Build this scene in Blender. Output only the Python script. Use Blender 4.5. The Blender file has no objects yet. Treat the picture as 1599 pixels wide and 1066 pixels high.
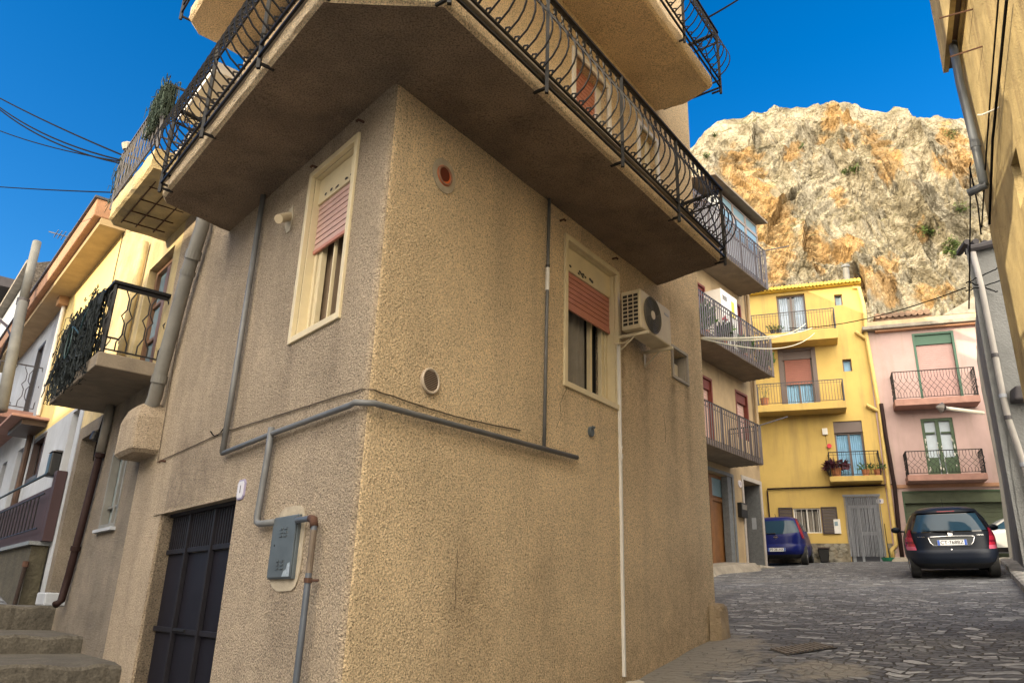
import bpy, math, random
from mathutils import Vector, Matrix, noise
random.seed(7)
# ---------------------------------------------------------------- camera, sky, sun, exposure
W0, H0, FPX = 1599.0, 1066.0, 1200.0
PITCH, ROLL = 0.33837, 0.03136
sc = bpy.context.scene
Fw = Vector((0, math.cos(PITCH), math.sin(PITCH))); R0 = Vector((1, 0, 0)); U0 = R0.cross(Fw)
Rt = R0*math.cos(ROLL) + U0*math.sin(ROLL); Up = -R0*math.sin(ROLL) + U0*math.cos(ROLL)
cd = bpy.data.cameras.new('camera'); cam = bpy.data.objects.new('camera', cd); sc.collection.objects.link(cam)
cam.matrix_world = Matrix(((Rt.x, Up.x, -Fw.x, 0), (Rt.y, Up.y, -Fw.y, 0), (Rt.z, Up.z, -Fw.z, 0), (0, 0, 0, 1)))
cd.sensor_width = 36; cd.lens = 36*FPX/W0; cd.clip_start = 0.05; cd.clip_end = 3000
sc.camera = cam
SUN_AZ, SUN_EL = math.radians(242), math.radians(13.5)
world = bpy.data.worlds.new('World'); sc.world = world; world.use_nodes = True
wn, wl = world.node_tree.nodes, world.node_tree.links
sky = wn.new('ShaderNodeTexSky'); sky.sky_type = 'NISHITA'; sky.sun_disc = False
sky.sun_elevation = SUN_EL; sky.sun_rotation = SUN_AZ
sky.air_density = 1.0; sky.dust_density = 0.3; sky.ozone_density = 3.0
hs = wn.new('ShaderNodeHueSaturation'); hs.inputs['Saturation'].default_value = 1.36; hs.inputs['Hue'].default_value = .507; hs.inputs['Value'].default_value = 1.36
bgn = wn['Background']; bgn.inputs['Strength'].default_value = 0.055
wl.new(sky.outputs[0], hs.inputs['Color'])
# added warm white fill glow in the sky behind the viewer, brightening the shaded street
SKY_FILL_AZ, SKY_FILL_GAIN = math.radians(172), 29.0
wtc = wn.new('ShaderNodeTexCoord'); wdot = wn.new('ShaderNodeVectorMath'); wdot.operation = 'DOT_PRODUCT'; wdot.inputs[1].default_value = (math.sin(SKY_FILL_AZ)*.94, math.cos(SKY_FILL_AZ)*.94, .34); wl.new(wtc.outputs['Generated'], wdot.inputs[0])
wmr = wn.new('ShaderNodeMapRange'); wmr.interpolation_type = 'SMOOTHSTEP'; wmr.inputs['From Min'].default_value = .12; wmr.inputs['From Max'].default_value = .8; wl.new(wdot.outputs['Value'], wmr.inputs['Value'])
wmx = wn.new('ShaderNodeMix'); wmx.data_type = 'RGBA'; wl.new(wmr.outputs[0], wmx.inputs[0]); wl.new(hs.outputs[0], wmx.inputs[6]); wmx.inputs[7].default_value = (SKY_FILL_GAIN*1.12, SKY_FILL_GAIN, SKY_FILL_GAIN*.82, 1)
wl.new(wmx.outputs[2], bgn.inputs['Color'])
sd = bpy.data.lights.new('sun', 'SUN'); sd.energy = 2.0; sd.angle = math.radians(0.5); sd.color = (1.0, 0.82, 0.54)
so = bpy.data.objects.new('sun', sd); sc.collection.objects.link(so)
sv = Vector((math.sin(SUN_AZ)*math.cos(SUN_EL), math.cos(SUN_AZ)*math.cos(SUN_EL), math.sin(SUN_EL)))
so.rotation_euler = (-sv).to_track_quat('-Z', 'Y').to_euler()
sc.view_settings.view_transform = 'Standard'; sc.view_settings.look = 'None'
sc.view_settings.exposure = 1.9; sc.view_settings.gamma = 1.0
sc.view_settings.use_curve_mapping = False

def ray(u, v): return Fw + Rt*((u - W0/2)/FPX) - Up*((v - H0/2)/FPX)
def at(u, v, Y):
    r = ray(u, v); return r*(Y/r.y)

# ---------------------------------------------------------------- materials
MATS = {}
def mat(name, col, rough=0.85, var=0.0, vscale=2.0, var2=None, bump=0.0, bscale=30.0, bdist=0.01, metal=0.0, spec=0.5, big=0.0, bigscale=3.0, grain=None, coat=0.0, streak=None, emit=None, stain=None):
    """principled material; var = brightness variation, var2 = second colour mixed in patches, grain = dark specks scale, streak = (colour, amount)"""
    if name in MATS: return MATS[name]
    m = bpy.data.materials.new(name); m.use_nodes = True; MATS[name] = m
    n, l = m.node_tree.nodes, m.node_tree.links
    p = n['Principled BSDF']; p.inputs['Roughness'].default_value = rough; p.inputs['Metallic'].default_value = metal
    p.inputs['Specular IOR Level'].default_value = spec
    if coat: p.inputs['Coat Weight'].default_value = coat; p.inputs['Coat Roughness'].default_value = 0.04
    tc = n.new('ShaderNodeTexCoord'); co = tc.outputs['Object']
    def nz(scale, detail=4, rough_=0.55, vec=None):
        t = n.new('ShaderNodeTexNoise'); t.inputs['Scale'].default_value = scale; t.inputs['Detail'].default_value = detail
        t.inputs['Roughness'].default_value = rough_; l.new(vec or co, t.inputs['Vector']); return t.outputs['Fac']
    def ramp(fac, a, b, ca=(0,0,0,1), cb=(1,1,1,1)):
        r = n.new('ShaderNodeValToRGB'); r.color_ramp.elements[0].position = a; r.color_ramp.elements[1].position = b
        r.color_ramp.elements[0].color = ca; r.color_ramp.elements[1].color = cb; l.new(fac, r.inputs[0]); return r.outputs[0]
    def mixc(fac, a, b, mode='MIX'):
        x = n.new('ShaderNodeMix'); x.data_type = 'RGBA'; x.blend_type = mode
        for s, val in ((x.inputs[0], fac), (x.inputs[6], a), (x.inputs[7], b)):
            if isinstance(val, (int, float)): s.default_value = val
            elif isinstance(val, tuple): s.default_value = tuple(val[:3]) + (1,)
            else: l.new(val, s)
        return x.outputs[2]
    c = tuple(col)
    if stain:
        sa = n.new('ShaderNodeAttribute'); sa.attribute_name = 'stain'; sx = n.new('ShaderNodeMath'); sx.operation = 'MULTIPLY'; l.new(sa.outputs['Fac'], sx.inputs[0]); l.new(ramp(nz(9.0, 5, .65), .30, .62, (.35,)*3 + (1,)), sx.inputs[1])
        sx.use_clamp = True; c = mixc(sx.outputs[0], c, stain)
    if var2: c = mixc(ramp(nz(vscale*0.7, 5), 0.42, 0.62), c, var2)
    if streak:
        mp = n.new('ShaderNodeMapping'); mp.inputs['Scale'].default_value = (3.2, 3.2, 0.35); l.new(co, mp.inputs[0])
        f = ramp(nz(1.0, 6, 0.62, mp.outputs[0]), 0.50, 0.72)
        x = n.new('ShaderNodeMath'); x.operation = 'MULTIPLY'; x.inputs[1].default_value = streak[1]; l.new(f, x.inputs[0])
        c = mixc(x.outputs[0], c, streak[0])
    if var:
        c = mixc(1.0, c, ramp(nz(vscale, 6, 0.6), 0.25, 0.75, (1-var,)*3 + (1,), (1+var*0.6,)*3 + (1,)), 'MULTIPLY')
    if grain:
        rg = n.new('ShaderNodeValToRGB'); e_ = rg.color_ramp.elements; e_[0].position = .30; e_[0].color = (grain[1],)*3 + (1,); e_[1].position = .72; e_[1].color = (1.32,)*3 + (1,); em_ = e_.new(.5); em_.color = (1, 1, 1, 1)
        l.new(nz(grain[0], 3, 0.65), rg.inputs[0]); g = rg.outputs[0]; c = mixc(1.0, c, g, 'MULTIPLY')
    if isinstance(c, tuple): p.inputs['Base Color'].default_value = c[:3] + (1,)
    else: l.new(c, p.inputs['Base Color'])
    if bump:
        b = n.new('ShaderNodeBump'); b.inputs['Strength'].default_value = bump; b.inputs['Distance'].default_value = bdist
        l.new(nz(bscale, 3, 0.6), b.inputs['Height']); out = b.outputs[0]
        if big:
            b2 = n.new('ShaderNodeBump'); b2.inputs['Strength'].default_value = big; b2.inputs['Distance'].default_value = 0.05
            l.new(nz(bigscale, 4), b2.inputs['Height']); l.new(out, b2.inputs['Normal']); out = b2.outputs[0]
        l.new(out, p.inputs['Normal'])
    if emit: p.inputs['Emission Color'].default_value = emit + (1,); p.inputs['Emission Strength'].default_value = 1
    return m

# ---------------------------------------------------------------- objects
WM = {}
def link(o): sc.collection.objects.link(o); return o
def thing(name, label, cat, loc=(0, 0, 0), rz=0.0, group=None):
    o = link(bpy.data.objects.new(name, None)); o.location = loc; o.rotation_euler = (0, 0, rz); o.empty_display_size = 0.2
    o['label'] = label; o['category'] = cat
    if group: o['group'] = group
    WM[o.name] = Matrix.Translation(Vector(loc)) @ Matrix.Rotation(rz, 4, 'Z'); return o
def tag(o, label=None, cat=None, group=None, kind=None):
    for k, v in (('label', label), ('category', cat), ('group', group), ('kind', kind)):
        if v: o[k] = v
    return o
class MB:
    def __init__(s): s.v = []; s.f = []; s.m = []; s.cur = 0
    def add(s, vs, fs):
        b = len(s.v); s.v += [tuple(x) for x in vs]
        for f in fs: s.f.append([b + i for i in f]); s.m.append(s.cur)
        return s
    def quad(s, a, b, c, d): return s.add((a, b, c, d), ((0, 1, 2, 3),))
    def hexa(s, p):  # p: 8 points, bottom 4 then top 4
        return s.add(p, ((3, 2, 1, 0), (4, 5, 6, 7), (0, 1, 5, 4), (1, 2, 6, 5), (2, 3, 7, 6), (3, 0, 4, 7)))
    def box(s, fr, s0, s1, z0, z1, o0, o1):
        return s.hexa([fr.P(a, z, o) for z in (z0, z1) for a, o in ((s0, o0), (s1, o0), (s1, o1), (s0, o1))])
    def cube(s, c, d):
        x, y, z = c; a, b, e = d[0]/2, d[1]/2, d[2]/2
        return s.hexa([Vector((x+i*a, y+j*b, z+k*e)) for k in (-1, 1) for i, j in ((-1, -1), (1, -1), (1, 1), (-1, 1))])
    def prism(s, base, vec):
        k = len(base); vec = Vector(vec); base = [Vector(p) for p in base]
        return s.add(base + [p + vec for p in base], [list(range(k))[::-1], list(range(k, 2*k))] + [(i, (i+1) % k, (i+1) % k + k, i + k) for i in range(k)])
    def tube(s, pts, r, n=6, closed=False, caps=True):
        pts = [Vector(p) for p in pts]; k = len(pts); vs = []; fs = []
        t0 = (pts[1] - pts[0]).normalized(); a = t0.cross(Vector((0, 0, 1)))
        if a.length < 0.1: a = t0.cross(Vector((1, 0, 0)))
        a.normalize()
        for i, p in enumerate(pts):
            if closed: t = pts[(i+1) % k] - pts[i-1]
            else: t = pts[min(i+1, k-1)] - pts[max(i-1, 0)]
            if t.length < 1e-9: t = t0
            t.normalize(); a = a - t*a.dot(t)
            if a.length < 1e-6: a = t.cross(Vector((0.3, 0.7, 0.6)))
            a.normalize(); b = t.cross(a)
            rr = r[i] if isinstance(r, (list, tuple)) else r
            for j in range(n):
                an = 2*math.pi*j/n + math.pi/n; vs.append(p + a*(math.cos(an)*rr) + b*(math.sin(an)*rr))
        for i in range(k if closed else k-1):
            for j in range(n):
                j2 = (j+1) % n; i2 = (i+1) % k
                fs.append((i*n+j, i*n+j2, i2*n+j2, i2*n+j))
        if caps and not closed: fs.append(tuple(range(n))[::-1]); fs.append(tuple((k-1)*n + j for j in range(n)))
        return s.add(vs, fs)
    def disc(s, c, nrm, r, n=20, th=0.0, ry=None, up=None):
        c = Vector(c); nrm = Vector(nrm).normalized(); a = nrm.cross(Vector(up or (0, 0, 1))).normalized(); b = a.cross(nrm).normalized(); ry = ry or r
        ring = [c + a*(r*math.cos(2*math.pi*i/n)) + b*(ry*math.sin(2*math.pi*i/n)) for i in range(n)]
        if th: return s.prism([p for p in ring], nrm*th)
        return s.add(ring, (tuple(range(n)),))
    def build(s, name, m, parent=None, smooth=False, bevel=0.0, local=False, label=None, recalc=True):
        me = bpy.data.meshes.new(name); me.from_pydata([tuple(v) for v in s.v], [], s.f)
        for x in (m if isinstance(m, (list, tuple)) else [m]): me.materials.append(x)
        if any(s.m): me.polygons.foreach_set('material_index', s.m)
        if smooth: me.polygons.foreach_set('use_smooth', [True]*len(me.polygons))
        me.update(); me.validate()
        if recalc:
            import bmesh
            bm = bmesh.new(); bm.from_mesh(me); bmesh.ops.recalc_face_normals(bm, faces=bm.faces); bm.to_mesh(me); bm.free()
        o = link(bpy.data.objects.new(name, me))
        if parent:
            o.parent = parent; P = WM.get(parent.name, Matrix())
            if not local: o.matrix_parent_inverse = P.inverted(); WM[o.name] = Matrix()
            else: WM[o.name] = P.copy()
        if bevel:
            bv = o.modifiers.new('bevel', 'BEVEL'); bv.width = bevel; bv.segments = 2; bv.limit_method = 'ANGLE'; bv.angle_limit = math.radians(40)
        if label: o['label'] = label
        return o
def copy_tree(o, parent=None):
    c = o.copy(); link(c); c.parent = parent
    for ch in [x for x in bpy.data.objects if x.parent == o]: copy_tree(ch, c)
    return c

class Frame:
    """a facade plane: s runs along it, z up, o outwards towards the viewer's side"""
    def __init__(s, org, az=None, to=None):
        s.o = Vector((org[0], org[1], 0))
        s.d = Vector((to[0]-org[0], to[1]-org[1], 0)).normalized() if to else Vector((math.sin(az), math.cos(az), 0))
        n = Vector((s.d.y, -s.d.x, 0)); s.n = n if n.dot(s.o) < 0 else -n
    def P(s, a, z, o=0.0):
        p = s.o + s.d*a + s.n*o; return Vector((p.x, p.y, z))
    def px(s, u, v, o=0.0):
        r = ray(u, v); t = (s.o + s.n*o).dot(s.n)/r.dot(s.n); p = r*t; return (p - s.o).dot(s.d), p.z
    def rect(s, pts, o=0.0):
        q = [s.px(u, v, o) for u, v in pts]   # tl tr br bl
        S = [(q[0][0]+q[3][0])/2, (q[1][0]+q[2][0])/2]; Z = [(q[2][1]+q[3][1])/2, (q[0][1]+q[1][1])/2]
        return min(S), max(S), Z[0], Z[1]

def wall_panel(mb, fr, s0, s1, z0, z1, holes, depth=0.25, back=0.0, o=0.0, reveal=1):
    """wall sheet with openings, their reveals (material slot `reveal`) and closed sides/top going back"""
    S = sorted({s0, s1} | {h[0] for h in holes} | {h[1] for h in holes}); Z = sorted({z0, z1} | {h[2] for h in holes} | {h[3] for h in holes})
    S = [x for x in S if s0 <= x <= s1]; Z = [x for x in Z if z0 <= x <= z1]
    for i in range(len(S)-1):
        for j in range(len(Z)-1):
            cs, cz = (S[i]+S[i+1])/2, (Z[j]+Z[j+1])/2
            if any(h[0] < cs < h[1] and h[2] < cz < h[3] for h in holes): continue
            mb.quad(fr.P(S[i], Z[j], o), fr.P(S[i+1], Z[j], o), fr.P(S[i+1], Z[j+1], o), fr.P(S[i], Z[j+1], o))
    k = mb.cur; mb.cur = reveal
    for h in holes:
        a, b, c, d = h[:4]; dp = h[4] if len(h) > 4 else depth; a = max(a, s0); b = min(b, s1); c = max(c, z0)
        for e, f in (((a, c), (b, c)), ((b, c), (b, d)), ((b, d), (a, d)), ((a, d), (a, c))):
            mb.quad(fr.P(e[0], e[1], o), fr.P(f[0], f[1], o), fr.P(f[0], f[1], o-dp), fr.P(e[0], e[1], o-dp))
    mb.cur = k
    if back:
        mb.quad(fr.P(s0, z0, o), fr.P(s0, z0, o-back), fr.P(s0, z1, o-back), fr.P(s0, z1, o))
        mb.quad(fr.P(s1, z0, o), fr.P(s1, z0, o-back), fr.P(s1, z1, o-back), fr.P(s1, z1, o))
        mb.quad(fr.P(s0, z1, o), fr.P(s1, z1, o), fr.P(s1, z1, o-back), fr.P(s0, z1, o-back))
        mb.quad(fr.P(s0, z0, o-back), fr.P(s1, z0, o-back), fr.P(s1, z1, o-back), fr.P(s0, z1, o-back))

def frame_box(mb, fr, s0, s1, z0, z1, w, o0, o1, bottom=True):
    """rectangular frame bars butted end to end"""
    mb.box(fr, s0, s0+w, z0, z1, o0, o1); mb.box(fr, s1-w, s1, z0, z1, o0, o1)
    mb.box(fr, s0+w, s1-w, z1-w, z1, o0, o1)
    if bottom: mb.box(fr, s0+w, s1-w, z0, z0+w, o0, o1)

# the palette
M = dict(
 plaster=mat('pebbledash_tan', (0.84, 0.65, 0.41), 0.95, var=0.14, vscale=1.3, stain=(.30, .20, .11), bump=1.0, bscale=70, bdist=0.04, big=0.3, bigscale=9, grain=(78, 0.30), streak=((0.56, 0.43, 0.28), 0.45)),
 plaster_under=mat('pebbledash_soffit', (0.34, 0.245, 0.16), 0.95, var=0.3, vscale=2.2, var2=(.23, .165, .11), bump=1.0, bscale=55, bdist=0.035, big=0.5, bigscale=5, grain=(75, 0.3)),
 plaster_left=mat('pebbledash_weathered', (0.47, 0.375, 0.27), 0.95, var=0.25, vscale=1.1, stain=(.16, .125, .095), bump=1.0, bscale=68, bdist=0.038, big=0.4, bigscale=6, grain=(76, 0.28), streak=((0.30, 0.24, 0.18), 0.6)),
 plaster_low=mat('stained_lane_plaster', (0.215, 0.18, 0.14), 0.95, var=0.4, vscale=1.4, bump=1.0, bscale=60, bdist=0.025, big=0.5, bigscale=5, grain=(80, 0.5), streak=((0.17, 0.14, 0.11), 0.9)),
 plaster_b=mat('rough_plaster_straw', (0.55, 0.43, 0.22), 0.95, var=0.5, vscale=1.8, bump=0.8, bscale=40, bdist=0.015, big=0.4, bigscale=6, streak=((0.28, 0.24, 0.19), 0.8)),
 concrete=mat('grey_concrete', (0.27, 0.24, 0.20), 0.95, var=0.35, vscale=3, bump=0.7, bscale=45, bdist=0.01, big=0.4, bigscale=8, streak=((0.12, 0.11, 0.09), 0.5)),
 slab=mat('balcony_concrete', (0.215, 0.175, 0.13), 0.95, var=0.3, vscale=3, bump=0.6, bscale=40, bdist=0.01, streak=((0.14, 0.12, 0.1), 0.5)),
 iron=mat('black_iron', (0.012, 0.0115, 0.013), 0.5, var=0.3, vscale=20, metal=0.0, spec=0.25),
 iron_brown=mat('brown_black_iron', (0.035, 0.024, 0.02), 0.6, var=0.4, vscale=20, spec=.2),
 iron_grey=mat('grey_iron', (0.06, 0.055, 0.06), 0.55, var=0.3, vscale=15),
 cream=mat('cream_painted_metal', (0.66, 0.56, 0.36), 0.5, var=0.12, vscale=5, bump=0.1, bscale=20),
 white=mat('white_paint', (0.72, 0.70, 0.66), 0.5, var=0.1, vscale=5),
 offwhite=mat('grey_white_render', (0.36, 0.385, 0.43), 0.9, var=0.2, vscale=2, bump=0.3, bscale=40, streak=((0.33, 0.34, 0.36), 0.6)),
 shutter_red=mat('salmon_shutter', (0.50, 0.21, 0.155), 0.55, var=0.12, vscale=6),
 shutter_pale=mat('faded_pink_shutter', (0.55, 0.36, 0.31), 0.55, var=0.1, vscale=6),
 dark=mat('dark_interior', (0.012, 0.011, 0.010), 0.9),
 curtain=mat('grey_curtain', (0.22, 0.20, 0.17), 0.9, var=0.15, vscale=8),
 curtain_brown=mat('brown_curtain', (0.17, 0.12, 0.075), 0.9, var=0.2, vscale=8),
 curtain_blue=mat('pale_curtain', (0.50, 0.58, 0.66), 0.8, var=0.1, vscale=8),
 pipe_grey=mat('grey_conduit', (0.145, 0.15, 0.155), 0.5, var=0.25, vscale=7, streak=((0.2, 0.17, 0.13), 0.5)),
 pipe_big=mat('weathered_grey_pipe', (0.165, 0.16, 0.145), 0.55, var=0.25, vscale=5, streak=((0.22, 0.17, 0.12), 0.6)),
 flue=mat('flue_grey', (0.15, 0.15, 0.14), 0.7, var=.35, vscale=3),
 pipe_blue=mat('blue_grey_pipe', (0.085, 0.10, 0.125), 0.45, var=0.2, vscale=5),
 pipe_rust=mat('oxblood_pipe', (0.022, 0.010, 0.009), 0.7, spec=.2, var=0.3, vscale=8),
 rust=mat('rust', (0.085, 0.04, 0.025), 0.9, var=0.4, vscale=20, bump=0.5, bscale=80),
 metal_grey=mat('grey_painted_steel', (0.085, 0.105, 0.12), 0.5, var=0.25, vscale=6, bump=0.15, bscale=10),
 door_dark=mat('dark_steel_door', (0.010, 0.0095, 0.015), 0.6, spec=.15, var=0.3, vscale=3, bump=0.1, bscale=6),
 door_frame=mat('dark_steel_bars', (0.014, 0.013, 0.017), 0.6, spec=.15, var=0.3, vscale=8),
 ac=mat('aged_beige_plastic', (0.62, 0.54, 0.38), 0.5, var=0.18, vscale=5, streak=((0.4, 0.28, 0.14), 0.5)),
 yellow=mat('yellow_paint', (0.55, 0.385, 0.115), 0.85, var=0.16, vscale=0.9, bump=0.3, bscale=25, streak=((0.38, 0.27, 0.10), 0.7)),
 pink=mat('pink_paint', (0.45, 0.32, 0.30), 0.85, var=0.18, vscale=0.9, bump=0.3, bscale=25, streak=((0.36, 0.27, 0.23), 0.7)),
 tan2=mat('ochre_render', (0.42, 0.31, 0.18), 0.9, var=0.25, vscale=2, bump=0.5, bscale=30, bdist=0.01, streak=((0.28, 0.21, 0.13), 0.7)),
 grey_render=mat('grey_cement_render', (0.19, 0.195, 0.195), 0.95, var=0.2, vscale=2, bump=0.8, bscale=22, bdist=0.02, streak=((0.17, 0.17, 0.17), 0.5)),
 grey_smooth=mat('smooth_grey_cement', (0.125, 0.128, 0.137), 0.9, var=0.2, vscale=1.5, bump=0.3, bscale=12, bdist=0.02, streak=((0.3, 0.3, 0.3), 0.4)),
 ochre=mat('ochre_rough_render', (0.42, 0.335, 0.17), 0.95, var=0.4, vscale=1.4, big=.6, bigscale=4, bump=1.0, bscale=45, bdist=0.012, streak=((0.22, 0.16, 0.085), 0.9)),
 wood=mat('varnished_wood', (0.22, 0.10, 0.035), 0.45, var=0.3, vscale=5, streak=((0.12, 0.05, 0.02), 0.6)),
 wood_dark=mat('dark_brown_wood', (0.06, 0.03, 0.018), 0.5, var=0.3, vscale=6),
 red_wood=mat('oxblood_frame', (0.16, 0.035, 0.025), 0.55, var=0.2, vscale=6),
 louvre=mat('dark_louvre', (0.045, 0.025, 0.022), 0.5, var=0.2, vscale=8),
 green=mat('green_paint', (0.05, 0.09, 0.045), 0.6, var=0.3, vscale=6),
 green_shutter=mat('faded_green_metal', (0.085, 0.105, 0.06), 0.6, var=0.35, vscale=2),
 glass=mat('window_glass', (0.03, 0.04, 0.05), 0.06, spec=0.8),
 glass_blue=mat('sky_tinted_glass', (0.20, 0.30, 0.36), 0.1, spec=0.5),
 cornice_paint=mat('faded_terracotta_paint', (0.40, 0.22, 0.13), 0.9, var=0.25, vscale=3, bump=0.3, bscale=30),
 terracotta=mat('terracotta', (0.42, 0.17, 0.08), 0.9, var=0.25, vscale=5, bump=0.4, bscale=30),
 orange_paint=mat('orange_ochre_paint', (0.42, 0.24, 0.12), 0.85, var=0.15, vscale=3, bump=0.2, bscale=30),
 yellow_pale=mat('pale_yellow_paint', (0.72, 0.55, 0.22), 0.85, var=0.1, vscale=2, bump=0.2, bscale=30, streak=((0.5, 0.4, 0.22), 0.4)),
 wine=mat('wine_paint', (0.038, 0.016, 0.019), 0.7, var=0.2, vscale=3, bump=0.2, bscale=20),
 moss_stone=mat('mossy_stone_wall', (0.06, 0.052, 0.034), 0.95, var=0.45, vscale=4, bump=0.9, bscale=18, bdist=0.03, streak=((0.09, 0.08, 0.05), 0.6)),
 rubble=mat('dark_rubble_masonry', (0.10, 0.085, 0.07), 0.95, var=0.6, vscale=9, bump=1.0, bscale=14, bdist=0.06, grain=(16, 0.4)),
 roof_dark=mat('dark_roof_edge', (0.05, 0.045, 0.05), 0.8, var=0.3, vscale=5),
 marble=mat('grey_marble_surround', (0.16, 0.17, 0.18), 0.5, var=0.3, vscale=9, grain=(60, 0.7)),
 stonebase=None, rubber=mat('tyre_rubber', (0.02, 0.02, 0.02), 0.8, bump=0.3, bscale=60),
 black=mat('black_plastic', (0.012, 0.012, 0.013), 0.45), red_plastic=mat('red_lamp', (0.45, 0.02, 0.05), 0.15, spec=0.8),
 plate=mat('plate_white', (0.75, 0.76, 0.76), 0.4), plate_blue=mat('plate_blue', (0.02, 0.09, 0.45), 0.4), ink=mat('ink', (0.01, 0.01, 0.012), 0.5), ink_blue=mat('blue_ink', (0.03, 0.05, 0.22), 0.5),
 chrome=mat('chrome', (0.75, 0.76, 0.78), 0.12, metal=1.0),
 paint_black=mat('black_car_paint', (0.008, 0.011, 0.018), 0.35, spec=.16), paint_blue=mat('blue_car_paint', (0.004, 0.009, 0.10), 0.35, coat=.08, spec=.2), paint_white=mat('white_car_paint', (0.6, 0.62, 0.65), 0.3, coat=0.8),
 bumper=mat('satin_dark_bumper', (0.010, 0.015, 0.028), 0.45, spec=.3), car_glass=mat('car_glass', (0.018, 0.045, 0.075), 0.05, spec=.28),
 net=mat('green_black_netting', (0.012, 0.018, 0.020), 0.9, var=0.4, vscale=20), net_green=mat('faded_green_netting', (0.03, 0.05, 0.035), 0.9, var=0.4, vscale=20),
 hose=mat('green_hose', (0.015, 0.04, 0.04), 0.5), leaf=mat('leaf', (0.06, 0.13, 0.03), 0.7, var=0.4, vscale=30), leaf_purple=mat('purple_leaf', (0.10, 0.02, 0.04), 0.7, var=0.4, vscale=30),
 flower=mat('red_flower', (0.6, 0.03, 0.05), 0.6), rope=mat('white_cord', (0.7, 0.66, 0.5), 0.8), cable=mat('black_cable', (0.008, 0.008, 0.009), 0.9, spec=.05),
 plastic_green=mat('green_plastic', (0.03, 0.22, 0.12), 0.4), stone_pale=mat('pale_stone', (0.42, 0.38, 0.31), 0.9, var=0.3, vscale=6, bump=0.5, bscale=40),
 orange_pipe=mat('orange_pipe', (0.62, 0.13, 0.03), 0.5), patch=mat('smooth_mortar_patch', (0.42, 0.36, 0.27), 0.95, var=0.25, vscale=12, bump=0.5, bscale=40),
 beige=mat('beige_pvc', (0.58, 0.48, 0.33), 0.5, var=0.1, vscale=8), moss=mat('step_stone', (0.085, 0.075, 0.06), 0.95, var=0.4, vscale=3.5, bump=0.8, bscale=22, bdist=0.02, big=0.6, bigscale=5, grain=(45, 0.6)),
 yellow_pipe=mat('yellow_painted_pipe', (0.60, 0.43, 0.14), 0.6, var=0.15, vscale=5), yellow_roof=mat('yellow_eaves_tiles', (0.66, 0.46, 0.07), 0.8, var=0.25, vscale=6, bump=0.4, bscale=20),
 fly_curtain=mat('grey_bead_curtain', (0.24, 0.25, 0.28), 0.6, var=0.2, vscale=12), salmon=mat('salmon_slab', (0.36, 0.20, 0.16), 0.9, var=0.25, vscale=4, bump=0.2, bscale=20),
 roof_tile=mat('weathered_roof_tile', (0.20, 0.13, 0.09), 0.9, var=0.5, vscale=12, bump=0.5, bscale=30), lichen=mat('white_paint_peeling', (0.6, 0.6, 0.55), 0.7, var=0.5, vscale=12),
)
# ---------------------------------------------------------------- ground
SR, CR = math.sin(math.radians(36.3)), math.cos(math.radians(36.3)); SL, CL = -math.sin(math.radians(39.6)), math.cos(math.radians(39.6))
GP = [(-60, -3.0), (-5, -1.9), (0, -1.62), (3.4, -1.3), (7.06, -0.60), (9.1, -0.20), (13, 0.36), (17.8, 0.84), (20.5, 1.18), (25, 1.60), (30, 2.05), (40, 2.9), (60, 4), (400, 6)]
def interp(T, x):
    if x <= T[0][0]: return T[0][1]
    for a, b in zip(T, T[1:]):
        if x <= b[0]: return a[1] + (b[1]-a[1])*(x-a[0])/(b[0]-a[0])
    return T[-1][1]
def sm(x): x = max(0.0, min(1.0, x)); return x*x*(3-2*x)
def gzs(s): return sum(interp(GP, s + d)*w for d, w in ((-1.2, .2), (-.6, .2), (0, .2), (.6, .2), (1.2, .2)))
def gz(x, y):
    zr = gzs(x*SR + y*CR); zl = -1.45 + 0.13*max(-4.0, min(x*SL + y*CL - 4.4, 30.0)); w = sm((x + 2.8)/2.4)
    return zl*(1-w) + zr*w
def axis(lo, hi, a, b, step, far):
    L = []; x = a
    while x <= b: L.append(x); x += step
    y = a; d = step
    while y > lo: d *= 1.5; y -= min(d, far); L.insert(0, y)
    y = L[-1]; d = step
    while y < hi: d *= 1.5; y += min(d, far); L.append(y)
    return L
X = axis(-400, 900, -3, 16, 0.16, 60); Y = axis(-400, 1200, 3, 31, 0.16, 60)
g = MB(); g.v = [(x, y, gz(x, y) + (0.018*noise.noise(Vector((x*1.3, y*1.3, 0))) + 0.008*noise.noise(Vector((x*5, y*5, 3))) if -4 < x < 17 and 2 < y < 32 else 0)) for y in Y for x in X]
nx = len(X)
g.f = [(j*nx+i, j*nx+i+1, (j+1)*nx+i+1, (j+1)*nx+i) for j in range(len(Y)-1) for i in range(nx-1)]; g.m = [0]*len(g.f)
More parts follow.
